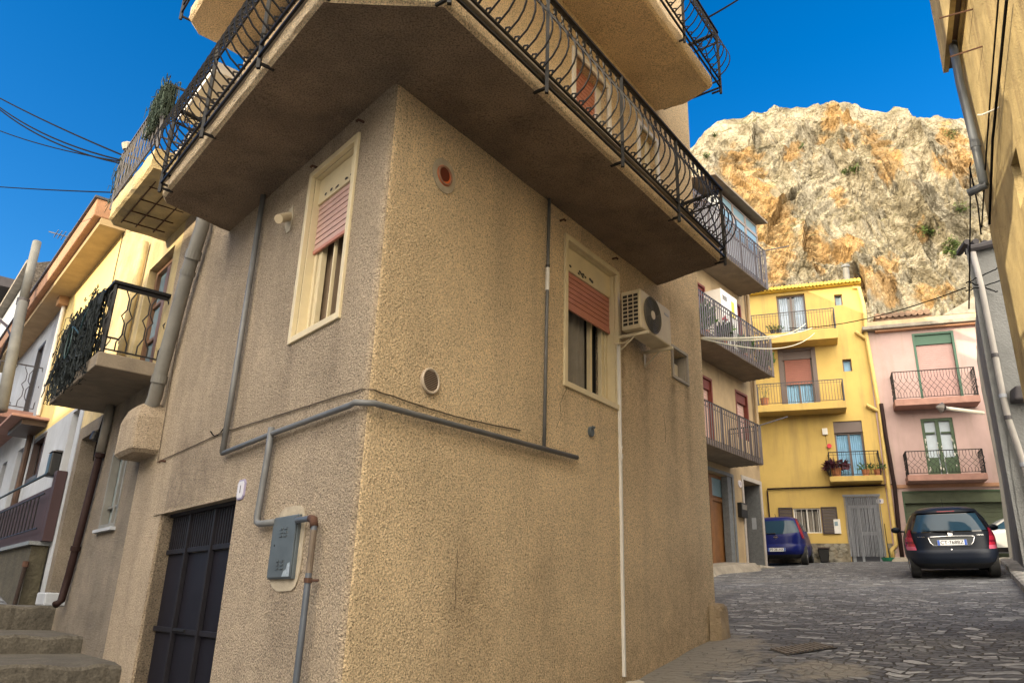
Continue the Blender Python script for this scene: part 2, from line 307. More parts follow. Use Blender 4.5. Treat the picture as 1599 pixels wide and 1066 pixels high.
def paving_mat():
    m = bpy.data.materials.new('stone_paving'); m.use_nodes = True; n, l = m.node_tree.nodes, m.node_tree.links; p = n['Principled BSDF']
    tc = n.new('ShaderNodeTexCoord')
    def N(t, **k):
        x = n.new(t)
        for a, b in k.items(): x.inputs[a].default_value = b
        return x
    nzd = N('ShaderNodeTexNoise', Scale=0.55, Detail=3.0); l.new(tc.outputs['Object'], nzd.inputs['Vector'])
    sub = n.new('ShaderNodeVectorMath'); sub.operation = 'SUBTRACT'; sub.inputs[1].default_value = (.5, .5, .5); l.new(nzd.outputs['Color'], sub.inputs[0])
    scl = n.new('ShaderNodeVectorMath'); scl.operation = 'SCALE'; scl.inputs['Scale'].default_value = 1.1; l.new(sub.outputs[0], scl.inputs[0])
    addv = n.new('ShaderNodeVectorMath'); l.new(tc.outputs['Object'], addv.inputs[0]); l.new(scl.outputs[0], addv.inputs[1])
    def vor(sc_, rot, rnd=0.85):
        mp = n.new('ShaderNodeMapping'); mp.inputs['Rotation'].default_value = (0, 0, rot); mp.inputs['Scale'].default_value = sc_; l.new(addv.outputs[0], mp.inputs[0])
        r = []
        for ft in ('F1', 'DISTANCE_TO_EDGE'):
            v = n.new('ShaderNodeTexVoronoi'); v.voronoi_dimensions = '2D'; v.feature = ft; v.inputs['Scale'].default_value = 1; v.inputs['Randomness'].default_value = rnd; l.new(mp.outputs[0], v.inputs['Vector']); r.append(v)
        return r
    def brick(rot, w_, h_, mort, seed, warp):
        wz = N('ShaderNodeTexNoise', Scale=4.0, Detail=3.0); l.new(tc.outputs['Object'], wz.inputs['Vector']); ws = n.new('ShaderNodeVectorMath'); ws.operation = 'SUBTRACT'; ws.inputs[1].default_value = (.5, .5, .5); l.new(wz.outputs['Color'], ws.inputs[0])
        w2 = n.new('ShaderNodeVectorMath'); w2.operation = 'SCALE'; w2.inputs['Scale'].default_value = warp; l.new(ws.outputs[0], w2.inputs[0]); w3 = n.new('ShaderNodeVectorMath'); l.new(addv.outputs[0], w3.inputs[0]); l.new(w2.outputs[0], w3.inputs[1])
        mp = n.new('ShaderNodeMapping'); mp.inputs['Rotation'].default_value = (0, 0, rot); mp.inputs['Location'].default_value = (seed, seed*.7, 0); l.new(w3.outputs[0], mp.inputs[0])
        b_ = n.new('ShaderNodeTexBrick'); b_.offset = .45; b_.squash = .75; b_.squash_frequency = 3; b_.inputs['Color1'].default_value = (0, 0, 0, 1); b_.inputs['Color2'].default_value = (1, 1, 1, 1); b_.inputs['Mortar'].default_value = (.5, .5, .5, 1)
        b_.inputs['Scale'].default_value = 1; b_.inputs['Mortar Size'].default_value = mort; b_.inputs['Mortar Smooth'].default_value = .6; b_.inputs['Brick Width'].default_value = w_; b_.inputs['Row Height'].default_value = h_; l.new(mp.outputs[0], b_.inputs['Vector'])
        iv = n.new('ShaderNodeMath'); iv.operation = 'SUBTRACT'; iv.inputs[0].default_value = 1; l.new(b_.outputs['Fac'], iv.inputs[1]); return b_.outputs['Color'], iv.outputs[0]
    A = brick(math.radians(28), .34, .095, .011, 3.0, .18); B = brick(math.radians(40), .16, .085, .011, 9.0, .14)
    zone = N('ShaderNodeTexNoise', Scale=0.28, Detail=2.0); l.new(tc.outputs['Object'], zone.inputs['Vector'])
    zr = n.new('ShaderNodeValToRGB'); zr.color_ramp.elements[0].position = .50; zr.color_ramp.elements[1].position = .53; l.new(zone.outputs['Fac'], zr.inputs[0])
    def mix(f, a, b, mode='MIX', dt='RGBA'):
        x = n.new('ShaderNodeMix'); x.data_type = dt; k = (6, 7, 2) if dt == 'RGBA' else (2, 3, 0)
        if dt == 'RGBA': x.blend_type = mode
        if isinstance(f, (int, float)): x.inputs[0].default_value = f
        else: l.new(f, x.inputs[0])
        for i, v in ((k[0], a), (k[1], b)):
            if isinstance(v, tuple): x.inputs[i].default_value = v
            else: l.new(v, x.inputs[i])
        return x.outputs[k[2]]
    cell = mix(zr.outputs[0], A[0], B[0]); edge = mix(zr.outputs[0], A[1], B[1], dt='FLOAT')
    sep = n.new('ShaderNodeSeparateColor'); l.new(cell, sep.inputs[0])
    cr = n.new('ShaderNodeValToRGB'); E = cr.color_ramp.elements; E[0].position = 0; E[0].color = (.062, .066, .08, 1); E[1].position = 1; E[1].color = (.38, .39, .41, 1)
    for q, c in ((.35, (.095, .10, .118, 1)), (.72, (.145, .152, .172, 1)), (.88, (.24, .25, .265, 1))): e = E.new(q); e.color = c
    l.new(sep.outputs[0], cr.inputs[0])
    fine = N('ShaderNodeTexNoise', Scale=18.0, Detail=5.0); l.new(tc.outputs['Object'], fine.inputs['Vector'])
    fr_ = n.new('ShaderNodeValToRGB'); fr_.color_ramp.elements[0].position = .3; fr_.color_ramp.elements[0].color = (.6, .6, .6, 1); fr_.color_ramp.elements[1].position = .75; fr_.color_ramp.elements[1].color = (1.35, 1.33, 1.3, 1); l.new(fine.outputs['Fac'], fr_.inputs[0])
    col = mix(1.0, cr.outputs[0], fr_.outputs[0], 'MULTIPLY')
    er = n.new('ShaderNodeValToRGB'); er.color_ramp.elements[0].position = .1; er.color_ramp.elements[1].position = .8; l.new(edge, er.inputs[0])
    col = mix(er.outputs[0], (.05, .048, .045, 1), col)
    dz = N('ShaderNodeTexNoise', Scale=.9, Detail=5.0, Roughness=.65); l.new(tc.outputs['Object'], dz.inputs['Vector']); dr_ = n.new('ShaderNodeValToRGB'); dr_.color_ramp.elements[0].position = .52; dr_.color_ramp.elements[1].position = .68; l.new(dz.outputs['Fac'], dr_.inputs[0])
    dm = n.new('ShaderNodeMath'); dm.operation = 'MULTIPLY'; dm.inputs[1].default_value = .55; l.new(dr_.outputs[0], dm.inputs[0]); col = mix(dm.outputs[0], col, (.15, .148, .142, 1))
    sa = n.new('ShaderNodeAttribute'); sa.attribute_name = 'mortar_smear'; sn = N('ShaderNodeTexNoise', Scale=3.5, Detail=6.0, Roughness=.7); l.new(tc.outputs['Object'], sn.inputs['Vector']); sm_ = n.new('ShaderNodeMath'); sm_.operation = 'MULTIPLY_ADD'; l.new(sa.outputs['Fac'], sm_.inputs[0]); sm_.inputs[1].default_value = 1.0; l.new(sn.outputs['Fac'], sm_.inputs[2])
    sr = n.new('ShaderNodeValToRGB'); sr.color_ramp.elements[0].position = .80; sr.color_ramp.elements[1].position = 1.25; l.new(sm_.outputs[0], sr.inputs[0]); col = mix(sr.outputs[0], col, (.215, .20, .175, 1))
    l.new(col, p.inputs['Base Color']); p.inputs['Roughness'].default_value = 0.75
    er2 = n.new('ShaderNodeValToRGB'); er2.color_ramp.elements[0].position = .0; er2.color_ramp.elements[1].position = 1.0; l.new(edge, er2.inputs[0])
    b = n.new('ShaderNodeBump'); b.inputs['Strength'].default_value = .9; b.inputs['Distance'].default_value = .035; l.new(er2.outputs[0], b.inputs['Height'])
    b2 = n.new('ShaderNodeBump'); b2.inputs['Strength'].default_value = .6; b2.inputs['Distance'].default_value = .02; l.new(fine.outputs['Fac'], b2.inputs['Height']); l.new(b.outputs[0], b2.inputs['Normal']); l.new(b2.outputs[0], p.inputs['Normal'])
    return m
gr_ = tag(g.build('ground', paving_mat(), smooth=True, recalc=False), 'dark irregular stone paving of the street climbing between the houses', kind='structure')
sv_ = []
for x, y, z in g.v:
    dx, dy = x + .953, y - 4.908; o_ = dx*CR - dy*SR; s_ = dx*SR + dy*CR; sv_.append(max(0, min(1, .62*math.exp(-(o_/1.0)**2)*(1 if 0 < s_ < 5.6 else math.exp(-((s_-5.6)/.5)**2 if s_ > 5.6 else -1)) + .5*math.exp(-((o_-1.6)/.5)**2-((s_-4.6)/.5)**2))))
at_ = gr_.data.attributes.new('mortar_smear', 'FLOAT', 'POINT'); at_.data.foreach_set('value', sv_)

# ---------------------------------------------------------------- mountain
def mountain():
    ridge = [(1000, 300), (1040, 270), (1075, 240), (1090, 225), (1105, 208), (1120, 197), (1140, 189), (1165, 185), (1200, 180), (1245, 171), (1262, 174), (1300, 169), (1325, 167), (1345, 178), (1370, 180), (1385, 184), (1400, 179), (1420, 186), (1440, 190), (1460, 189), (1480, 195), (1510, 192), (1560, 200), (1640, 215), (1750, 260)]
    lines = [([(1298, 192), (1320, 215), (1345, 245), (1362, 272), (1374, 292)], 7, 26, 1), ([(1418, 184), (1435, 215), (1450, 250), (1462, 285), (1480, 315), (1500, 330)], 8, 26, 1),
             ([(1412, 318), (1428, 338), (1444, 360), (1462, 385), (1480, 400), (1502, 425)], 9, 30, 1), ([(1258, 225), (1250, 250), (1236, 270)], 3.5, 14, -1), ([(1330, 300), (1352, 300), (1372, 320)], 3, 12, 1),
             ([(1180, 215), (1176, 235), (1180, 250)], 3, 10, 1), ([(1350, 380), (1385, 360), (1420, 385), (1450, 430)], 3.5, 16, 1), ([(1262, 380), (1256, 420), (1272, 440)], 3, 12, 1), ([(1342, 440), (1352, 455), (1358, 490)], 4, 14, -1), ([(1205, 385), (1222, 350), (1240, 330)], 3, 14, -1)]
    oranges = [(1165, 300, 32, 42), (1185, 330, 26, 40), (1215, 410, 28, 70), (1200, 370, 30, 50), (1272, 400, 22, 26), (1282, 425, 16, 24), (1322, 215, 30, 16), (1345, 232, 26, 20), (1375, 255, 22, 24), (1392, 290, 22, 34), (1400, 315, 26, 18), (1312, 330, 16, 12),
               (1476, 225, 12, 22), (1500, 270, 24, 40), (1490, 310, 26, 22), (1370, 470, 34, 22), (1240, 268, 14, 14), (1455, 480, 34, 16), (1390, 440, 22, 14), (1325, 415, 22, 16), (1440, 400, 16, 12), (1290, 240, 14, 8), (1330, 262, 14, 8)]
    NA, NH = 430, 300
    g = MB(); og = []; vg = []
    def seg(u, v, pts):
        best = 1e9; side = 1; tt = 0
        for a, b in zip(pts, pts[1:]):
            dx, dy = b[0]-a[0], b[1]-a[1]; L2 = dx*dx+dy*dy; t = max(0, min(1, ((u-a[0])*dx+(v-a[1])*dy)/L2)); px, py = u-a[0]-dx*t, v-a[1]-dy*t; d = math.hypot(px, py)
            if d < best: best = d; side = 1 if dx*(v-a[1])-dy*(u-a[0]) > 0 else -1
        return best, side
    for i in range(NA+1):
        u = 985 + (1740-985)*i/NA; vt = interp(ridge, u); top = at(u, vt, 262.0); ta = top.x/top.y; ht = top.z/top.y
        for j in range(NH+1):
            h = j/NH
            if h < 0.93:
                q = h/0.93; el = ht*(0.12 + 0.88*q); Yd = 205 + 57*q**1.3
            else:
                q = (h-0.93)/0.07; Yd = 262 + 60*q; el = None
            x = ta*Yd; z = el*Yd if el is not None else ht*262 - 6*q*q
            P = Vector((x, Yd, z)); w = P.dot(Fw); pu = W0/2 + FPX*P.dot(Rt)/w; pv = H0/2 - FPX*P.dot(Up)/w
            p1 = Vector((x*0.022, Yd*0.02, z*0.030)); warp = noise.noise_vector(p1*1.6)*0.55
            q1 = p1 + warp
            d = (1 - abs(noise.noise(q1*1.0))*2)*6.0 + (1 - abs(noise.noise(q1*2.3 + Vector((9, 3, 1))))*2)*3.4 + (1-abs(noise.noise(q1*5.5))*2)*1.8 + (1-abs(noise.noise(q1*12))*2)*1.1 + (1-abs(noise.noise(q1*27))*2)*0.5 + noise.noise(q1*60)*0.35
            for pts, A, wd, sd_ in lines:
                dd, side = seg(pu, pv, pts); dd *= 1.0
                if dd < 80:
                    if side*sd_ > 0: d += 1.5*A*math.exp(-dd/wd)
                    else: d -= 0.7*A*math.exp(-dd/(wd*0.35))
            env = 0.35 + 0.65*sm((0.93-h)/0.10) if h < .93 else 0.35
            ny = Vector((-ta, -1, 0.25)).normalized()
            P = P + ny*d*env + Vector((0, 0, 1.2*noise.noise(q1*9)*(1 if h > .8 else 0)))
            g.v.append(tuple(P))
            o = 0
            for cu, cv, ru, rv in oranges: o = max(o, 1 - math.hypot((pu-cu)/ru, (pv-cv)/rv)/1.5)
            o = o*2.1 + 0.75*noise.noise(q1*4 + Vector((5, 5, 5))) + 0.6*noise.noise(q1*11) + .5*noise.noise(q1*26) - 0.42
            og.append(max(0, min(1, o*1.6)))
    n1 = NH+1
    g.f = [(i*n1+j, (i+1)*n1+j, (i+1)*n1+j+1, i*n1+j+1) for i in range(NA) for j in range(NH)]; g.m = [0]*len(g.f)
    m = bpy.data.materials.new('limestone_cliff'); m.use_nodes = True; n, l = m.node_tree.nodes, m.node_tree.links; p = n['Principled BSDF']; p.inputs['Roughness'].default_value = .95; p.inputs['Specular IOR Level'].default_value = .2
    at_ = n.new('ShaderNodeAttribute'); at_.attribute_name = 'orange_stain'
    tc = n.new('ShaderNodeTexCoord')
    def nz(sc_, det=6, r=.62):
        t = n.new('ShaderNodeTexNoise'); t.inputs['Scale'].default_value = sc_; t.inputs['Detail'].default_value = det; t.inputs['Roughness'].default_value = r; l.new(tc.outputs['Object'], t.inputs['Vector']); return t.outputs['Fac']
    def rp(f, els):
        r = n.new('ShaderNodeValToRGB'); e = r.color_ramp.elements; e[0].position, e[0].color = els[0]; e[1].position, e[1].color = els[-1]
        for q, c in els[1:-1]: x = e.new(q); x.color = c
        l.new(f, r.inputs[0]); return r.outputs[0]
    def mx(f, a, b, mode='MIX'):
        x = n.new('ShaderNodeMix'); x.data_type = 'RGBA'; x.blend_type = mode
        if isinstance(f, float): x.inputs[0].default_value = f
        else: l.new(f, x.inputs[0])
        for k, v in ((6, a), (7, b)):
            if isinstance(v, tuple): x.inputs[k].default_value = v
            else: l.new(v, x.inputs[k])
        return x.outputs[2]
    grey = rp(nz(.10), [(.30, (.15, .13, .085, 1)), (.44, (.27, .24, .175, 1)), (.58, (.39, .355, .275, 1)), (.8, (.48, .45, .37, 1))])
    org = rp(nz(.14), [(.3, (.32, .195, .08, 1)), (.5, (.44, .28, .12, 1)), (.72, (.48, .37, .22, 1))])
    gm = rp(at_.outputs['Fac'], [(.15, (0, 0, 0, 1)), (1.0, (.9, .9, .9, 1))])
    c = mx(gm, grey, org)
    gr = n.new('ShaderNodeNewGeometry'); sp = n.new('ShaderNodeSeparateXYZ'); l.new(gr.outputs['Normal'], sp.inputs[0])
    ma = n.new('ShaderNodeMath'); ma.operation = 'MULTIPLY_ADD'; l.new(nz(.05, 4), ma.inputs[0]); ma.inputs[1].default_value = 1.1; l.new(sp.outputs['Z'], ma.inputs[2])
    mr = n.new('ShaderNodeMapRange'); mr.inputs['From Min'].default_value = 1.08; mr.inputs['From Max'].default_value = 1.3; l.new(ma.outputs[0], mr.inputs['Value'])
    c = mx(mr.outputs[0], c, (.15, .14, .06, 1))
    fine = rp(nz(.8, 8, .7), [(.32, (.5, .48, .44, 1)), (.5, (.86, .85, .83, 1)), (.7, (1.05, 1.04, 1.02, 1))]); c = mx(1.0, c, fine, 'MULTIPLY')
    nd = n.new('ShaderNodeTexNoise'); nd.inputs['Scale'].default_value = .12; nd.inputs['Detail'].default_value = 5; l.new(tc.outputs['Object'], nd.inputs['Vector'])
    for scv, rot, wd, dk in ((.055, .35, .018, .42), (.16, -.3, .03, .62)):
        mp = n.new('ShaderNodeMapping'); mp.inputs['Rotation'].default_value = (0, rot, 0); mp.inputs['Scale'].default_value = (1, .3, .45); l.new(tc.outputs['Object'], mp.inputs[0])
        ad = n.new('ShaderNodeVectorMath'); ad.operation = 'MULTIPLY_ADD'; ad.inputs[1].default_value = (14, 14, 14) if scv < .1 else (6, 6, 6); l.new(nd.outputs['Color'], ad.inputs[0]); l.new(mp.outputs[0], ad.inputs[2])
        vo = n.new('ShaderNodeTexVoronoi'); vo.feature = 'DISTANCE_TO_EDGE'; vo.inputs['Scale'].default_value = scv; l.new(ad.outputs[0], vo.inputs['Vector'])
        c = mx(1.0, c, rp(vo.outputs['Distance'], [(0, (dk, dk*.95, dk*.86, 1)), (wd, (1, 1, 1, 1))]), 'MULTIPLY')
    l.new(c, p.inputs['Base Color'])
    b = n.new('ShaderNodeBump'); b.inputs['Strength'].default_value = 1; b.inputs['Distance'].default_value = 2.6; l.new(nz(.33, 9, .66), b.inputs['Height']); l.new(b.outputs[0], p.inputs['Normal'])
    o = g.build('mountain', m, smooth=False, recalc=False)
    a = o.data.attributes.new('orange_stain', 'FLOAT', 'POINT'); a.data.foreach_set('value', og)
    tag(o, 'pale limestone cliff with orange stains towering behind the street', kind='structure')
    # far ground-cover bushes clinging to the ledges
    from mathutils.bvhtree import BVHTree
    bvh = BVHTree.FromPolygons(g.v, g.f); s = MB(); rnd = random.Random(3)
    for cu, cv, r, k in ((1332, 268, 9, 260), (1318, 272, 5, 90), (1102, 247, 5, 80), (1115, 214, 4, 50), (1440, 362, 10, 120), (1452, 366, 8, 120), (1485, 385, 12, 300), (1478, 395, 8, 120), (1500, 330, 14, 160), (1484, 212, 14, 160), (1250, 232, 3, 30), (1490, 400, 8, 120)):
        for _ in range(k):
            u, v = cu + rnd.gauss(0, r*.5), cv + rnd.gauss(0, r*.33); hit = bvh.ray_cast(Vector((0, 0, 0)), ray(u, v).normalized())[0]
            if hit is None: continue
            c = hit + Vector((rnd.uniform(-.5, .5), rnd.uniform(-1.6, -.2), rnd.uniform(0, 1.2))); a = Vector((rnd.gauss(0, 1), rnd.gauss(0, 1), rnd.gauss(0, 1))).normalized(); b2 = a.orthogonal().normalized(); z = rnd.uniform(.25, .6)
            s.add((c - a*z, c + b2*z*.6, c + a*z, c - b2*z*.6), ((0, 1, 2, 3),))
    tag(s.build('ledge_bushes', mat('cliff_bush', (.07, .11, .02), .9, var=.5, vscale=.8), recalc=False), 'small green bushes growing on ledges of the cliff', 'bushes', kind='stuff')
mountain()

# ---------------------------------------------------------------- reference frames of the facades
C0x, C0y = -0.95272516, 4.90839228
FR = Frame((C0x, C0y), math.radians(36.3)); FL = Frame((C0x, C0y), math.radians(-39.6))

# ---------------------------------------------------------------- windows and railings
def curtain(fr, s0, s1, z0, z1, o, m, parent, name='curtain', waves=9, amp=0.02):
    c = MB(); k = waves*6
    for i in range(k):
        a, b = s0+(s1-s0)*i/k, s0+(s1-s0)*(i+1)/k; f = lambda t: o + amp*math.sin(t*waves*6.283/(s1-s0)) + amp*.5*math.sin(t*17+1)
        c.quad(fr.P(a, z0, f(a)), fr.P(b, z0, f(b)), fr.P(b, z1, f(b)), fr.P(a, z1, f(a)))
    return c.build(name, m, parent, smooth=True, recalc=False)
def slat_shutter(fr, s0, s1, z0, z1, o, m, parent, name='roller_shutter', pitch=0.055, th=0.014, label=None):
    c = MB(); z = z0; k = max(1, int(round((z1-z0)/pitch))); p = (z1-z0)/k
    for i in range(k):
        a = z0 + i*p; c.hexa([fr.P(x, y, q) for y, qs in ((a + .004, (o-th, o)), (a+p, (o-th, o-.006))) for x, q in ((s0, qs[0]), (s1, qs[0]), (s1, qs[1]), (s0, qs[1]))])
    return c.build(name, m, parent, label=label)
def straight_rail(fr, s0, s1, z0, z1, o, parent, m, sides=(True, True), style='plain', pitch=0.11, w=0.016, wall_o=0.0, name='railing', rail_w=0.035, posts=()):
    """iron railing round three sides of a balcony; style picks the infill"""
    c = MB()
    def run(A, B, n_):
        L = (B-A).length; t = (B-A).normalized()
        for zz, r in ((z1, rail_w/2), (z0+.05, .012)) + (((z1-.10, .008),) if style in ('plain', 'double', 'belly') else ()): c.tube([A + Vector((0, 0, zz)), B + Vector((0, 0, zz))], r, 4)
        k = max(2, int(L/pitch))
        for i in range(k+1):
            q = A + t*(L*i/k)
            def pt(z, dx=0, do=0): return q + t*dx + n_*do + Vector((0, 0, z))
            H = z1-z0
            if style == 'wave': c.tube([pt(z0+.05+(H-.05)*j/14, pitch*.45*(1 if i % 2 else -1)*(abs(((j/14*3) % 2)-1)-.5)*2*(1 if .12 < j/14 < .88 else .0)) for j in range(15)], w/2, 4, caps=False)
            elif style == 'diamond':
                e = pitch*.5*(1 if i % 2 else -1)
                c.tube([pt(z0+.05), pt(z0+.05+H*.16), pt(z0+H*.30, e), pt(z0+H*.42, -e), pt(z0+H*.54, e), pt(z0+H*.66, -e), pt(z0+H*.78), pt(z1)], w/2, 4, caps=False)
            elif style == 'belly': c.tube([pt(z0+.04), pt(z0+H*.12, 0, .03), pt(z0+H*.28, 0, .085), pt(z0+H*.45, 0, .08), pt(z0+H*.66, 0, .03), pt(z0+H*.84), pt(z1)], w/2, 4, caps=False)
            elif style == 'hexa':
                e = pitch*.42*(1 if i % 2 else -1)
                c.tube([pt(z0+.05), pt(z0+H*.18), pt(z0+H*.30, e), pt(z0+H*.46, e), pt(z0+H*.56, 0), pt(z0+H*.66, e), pt(z0+H*.82, e), pt(z0+H*.94, 0), pt(z1)], w/2, 4, caps=False)
            elif style == 'flat': c.tube([pt(z0), pt(z1)], w*.75, 4, caps=False)
            else: c.tube([pt(z0+.05), pt(z1)], w/2, 4, caps=False)
    A, B = fr.P(s0, 0, o), fr.P(s1, 0, o); run(A, B, fr.n)
    if sides[0]: run(fr.P(s0, 0, wall_o+.02), A, -fr.d)
    if sides[1]: run(B, fr.P(s1, 0, wall_o+.02), fr.d)
    r = c.build(name, m, parent, recalc=False)
    for sp in (s0, s1) + tuple(posts):
        pp = MB(); q = fr.P(sp, z0-.10, o + .002); pp.tube([q, q + Vector((0, 0, z1-z0+.10))], .022, 4); pp.build('railing_post', m, parent)
    return r
# ---------------------------------------------------------------- the corner house
TALL_L = 3.95
house = thing('corner_house', 'tan pebbledash corner house with wrought iron wraparound balcony and dark garage door', 'house', (C0x, C0y, -1.4))
wR = MB(); holesR = [(2.48, 3.50, 2.05, 3.53, .29), (4.90, 5.32, 2.76, 3.10, .30), (2.62, 3.36, 4.02, 5.90, .22), (4.17, 4.66, 4.75, 5.88, .22)]
wall_panel(wR, FR, .07, 5.85, -2.6, 10.8, holesR)
holesL = [(.54, 1.31, 2.05, 3.55, .27), (2.02, 4.05, -2.3, .84, .16)]
wL = MB(); wall_panel(wL, FL, .07, TALL_L, -2.6, 10.8, holesL)
# soft rounded corner between the two faces
pR, pL = FR.P(.07, 0), FL.P(.07, 0); cc = FR.P(0, 0); arc = []
for i in range(7):
    t = i/6; q = pR*(1-t)**2 + cc*2*t*(1-t) + pL*t*t; arc.append(q)
for k_, (a, b) in enumerate(zip(arc, arc[1:])): (wR if k_ < 2 else wL).quad(Vector((a.x, a.y, -2.6)), Vector((b.x, b.y, -2.6)), Vector((b.x, b.y, 10.8)), Vector((a.x, a.y, 10.8)))
eR, eL = FR.P(5.85, 0), FL.P(TALL_L, 0)
mid = Vector((1.55, 14.5, 0)); mid2 = Vector((-2.2, 11.0, 0))  # unseen rear wing, extended to cast its shadow on the grey house
for a, b in ((eR, mid), (mid, mid2), (mid2, eL)): wR.quad(Vector((a.x, a.y, -2.6)), Vector((b.x, b.y, -2.6)), Vector((b.x, b.y, 10.8)), Vector((a.x, a.y, 10.8)))
wR.add([Vector((p.x, p.y, 10.8)) for p in (cc, eR, mid, mid2, eL)], ((0, 1, 2, 3, 4),))
def grid(mb, fr, step=.11):
    """cut the flat wall quads finer so that stains can be painted on them"""
    o = MB()
    for f, mi in zip(mb.f, mb.m):
        P = [Vector(mb.v[i]) for i in f]; o.cur = mi
        if len(P) != 4: o.add(P, (tuple(range(len(P))),)); continue
        na = max(1, int((P[1]-P[0]).length/step)); nb = max(1, int((P[3]-P[0]).length/step)); b0 = len(o.v)
        for j in range(nb+1):
            for i in range(na+1): o.v.append(tuple(P[0].lerp(P[1], i/na).lerp(P[3].lerp(P[2], i/na), j/nb)))
        for j in range(nb):
            for i in range(na): o.f.append((b0+j*(na+1)+i, b0+j*(na+1)+i+1, b0+(j+1)*(na+1)+i+1, b0+(j+1)*(na+1)+i)); o.m.append(mi)
    return o
def paint_stains(ob, fr, streaks, blobs=(), base=None):
    vals = []
    for v in ob.data.vertices:
        p = v.co - fr.o; s, z, o_ = p.dot(fr.d), v.co.z, p.dot(fr.n); a = 0
        for s0, zt, w, L, k in streaks:
            if z < zt + .05: t = (zt-z)/L; a = max(a, k*math.exp(-((s - s0 - .03*math.sin(z*5))/(w*(1+t*.4)))**2)*max(0, min(1, (zt+.05-z)*12))*math.exp(-max(0, t)**2*1.6))
        for s0, z0, rs, rz, k in blobs: a = max(a, k*math.exp(-((s-s0)/rs)**2-((z-z0)/rz)**2)*(1+.6*noise.noise(Vector((s*3, z*3, 1)))))
        if base: a = max(a, base(s, z))
        if abs(o_) > .2: a = 0
        vals.append(max(0, min(1, a)))
    at_ = ob.data.attributes.new('stain', 'FLOAT', 'POINT'); at_.data.foreach_set('value', vals)
wR = grid(wR, FR); wL = grid(wL, FL)
oR = wR.build('wall', [M['plaster'], M['plaster']], house, recalc=False)
paint_stains(oR, FR, [(3.62, 2.78, .10, 1.3, .9), (4.15, 2.8, .12, 1.5, .8), (4.9, 2.72, .10, 1.4, .75), (5.3, 2.72, .07, 1.5, .8), (3.9, 2.75, .25, 1.9, .45), (2.5, 2.0, .05, .8, .5), (3.48, 2.0, .04, .6, .4), (2.09, 3.8, .06, .5, .4), (5.55, 3.8, .16, 1.6, .55), (1.0, .2, .12, 1.2, .35)],
    [(1.2, -.1, .35, .5, .55), (2.1, .1, .3, .45, .4), (5.2, .3, .5, .5, .45), (4.9, 3.7, .5, .25, .5), (3.9, 3.1, .35, .35, .45), (.9, 1.25, .9, .05, .35), (1.8, 1.29, .8, .05, .35)], lambda s, z: .55*max(0, min(1, ((-.95+.24*s) - z)*1.6 + .5 + .5*noise.noise(Vector((s*1.5, z*2, 0))))))
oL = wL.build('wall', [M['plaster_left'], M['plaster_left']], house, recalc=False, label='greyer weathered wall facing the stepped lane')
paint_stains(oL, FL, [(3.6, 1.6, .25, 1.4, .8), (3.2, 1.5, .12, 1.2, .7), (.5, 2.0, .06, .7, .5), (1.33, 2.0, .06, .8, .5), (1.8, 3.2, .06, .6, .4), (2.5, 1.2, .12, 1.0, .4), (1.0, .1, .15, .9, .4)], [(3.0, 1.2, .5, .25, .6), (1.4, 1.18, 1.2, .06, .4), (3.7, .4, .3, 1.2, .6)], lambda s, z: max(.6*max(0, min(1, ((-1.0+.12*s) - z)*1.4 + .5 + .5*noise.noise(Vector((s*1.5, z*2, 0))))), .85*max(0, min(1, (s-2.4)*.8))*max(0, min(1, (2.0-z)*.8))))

def big_window(fr, s0, s1, z0, z1, shut, curt, parent, box=.24, dk=.20, flip=False):
    w = MB(); w.box(fr, s0-.02, s1+.02, z0-.02, z1+.02, -dk-.16, -dk-.13); root = w.build('window', M['dark'], parent)
    f = MB(); frame_box(f, fr, s0-.05, s1+.05, z0-.05, z1+.05, .055, -.02, .022)
    rv = .006
    f.box(fr, s0+.004, s0+.014, z0+.005, z1-.005, -dk, -.02); f.box(fr, s1-.014, s1-.004, z0+.005, z1-.005, -dk, -.02)
    f.box(fr, s0+.014, s1-.014, z0+.004, z0+.014, -dk, -.02); f.box(fr, s0+.014, s1-.014, z1-.014, z1-.004, -dk, -.02)
    # inner window frame members
    f.box(fr, s0+.014, s0+.06, z0+.014, z1-box, -dk-.03, -dk+.02); f.box(fr, s1-.06, s1-.014, z0+.014, z1-box, -dk-.03, -dk+.02)
    f.build('frame', M['cream'], root, bevel=.004)
    b = MB(); b.box(fr, s0+.015, s1-.015, z1-box, z1-.015, -.14, -.06); b.build('shutter_box', M['cream'], root, bevel=.006)
    ch = MB(); rnd = random.Random(int(s0*100))
    for _ in range(9):
        a, z = s0 + (s1-s0)*(.45+rnd.gauss(0, .12)), z1-box+.03+abs(rnd.gauss(0, .02)); r = rnd.uniform(.006, .02); ch.disc(fr.P(a, z, -.0575), fr.n, r*1.6, 7, ry=r)
    ch.build('paint_chips', M['black'], root)
    slat_shutter(fr, s0+.02, s1-.02, z1-box-shut, z1-box, -.075, M['shutter_red'] if not flip else M['shutter_pale'], root, pitch=.052)
    e = MB(); e.box(fr, s0+.02, s1-.02, z1-box-shut-.03, z1-box-shut-.001, -.09, -.07); e.build('shutter_edge', M['shutter_red'], root)
    return root
wnd = big_window(FR, 2.48, 3.50, 2.05, 3.53, .38, None, house, box=.27, dk=.13)
curtain(FR, 2.52, 3.20, 2.07, 3.3, -.21, M['curtain'], wnd, waves=7, amp=.018)
x = MB(); x.box(FR, 3.20, 3.235, 2.065, 3.25, -.20, -.15); x.box(FR, 3.38, 3.43, 2.065, 3.25, -.17, -.12); x.build('casement', M['cream'], wnd, bevel=.004)
wnd = big_window(FL, .54, 1.31, 2.05, 3.55, .44, None, house, box=.26, dk=.11, flip=True)
curtain(FL, .56, 1.24, 2.07, 3.3, -.19, M['curtain_brown'], wnd, waves=8, amp=.018)
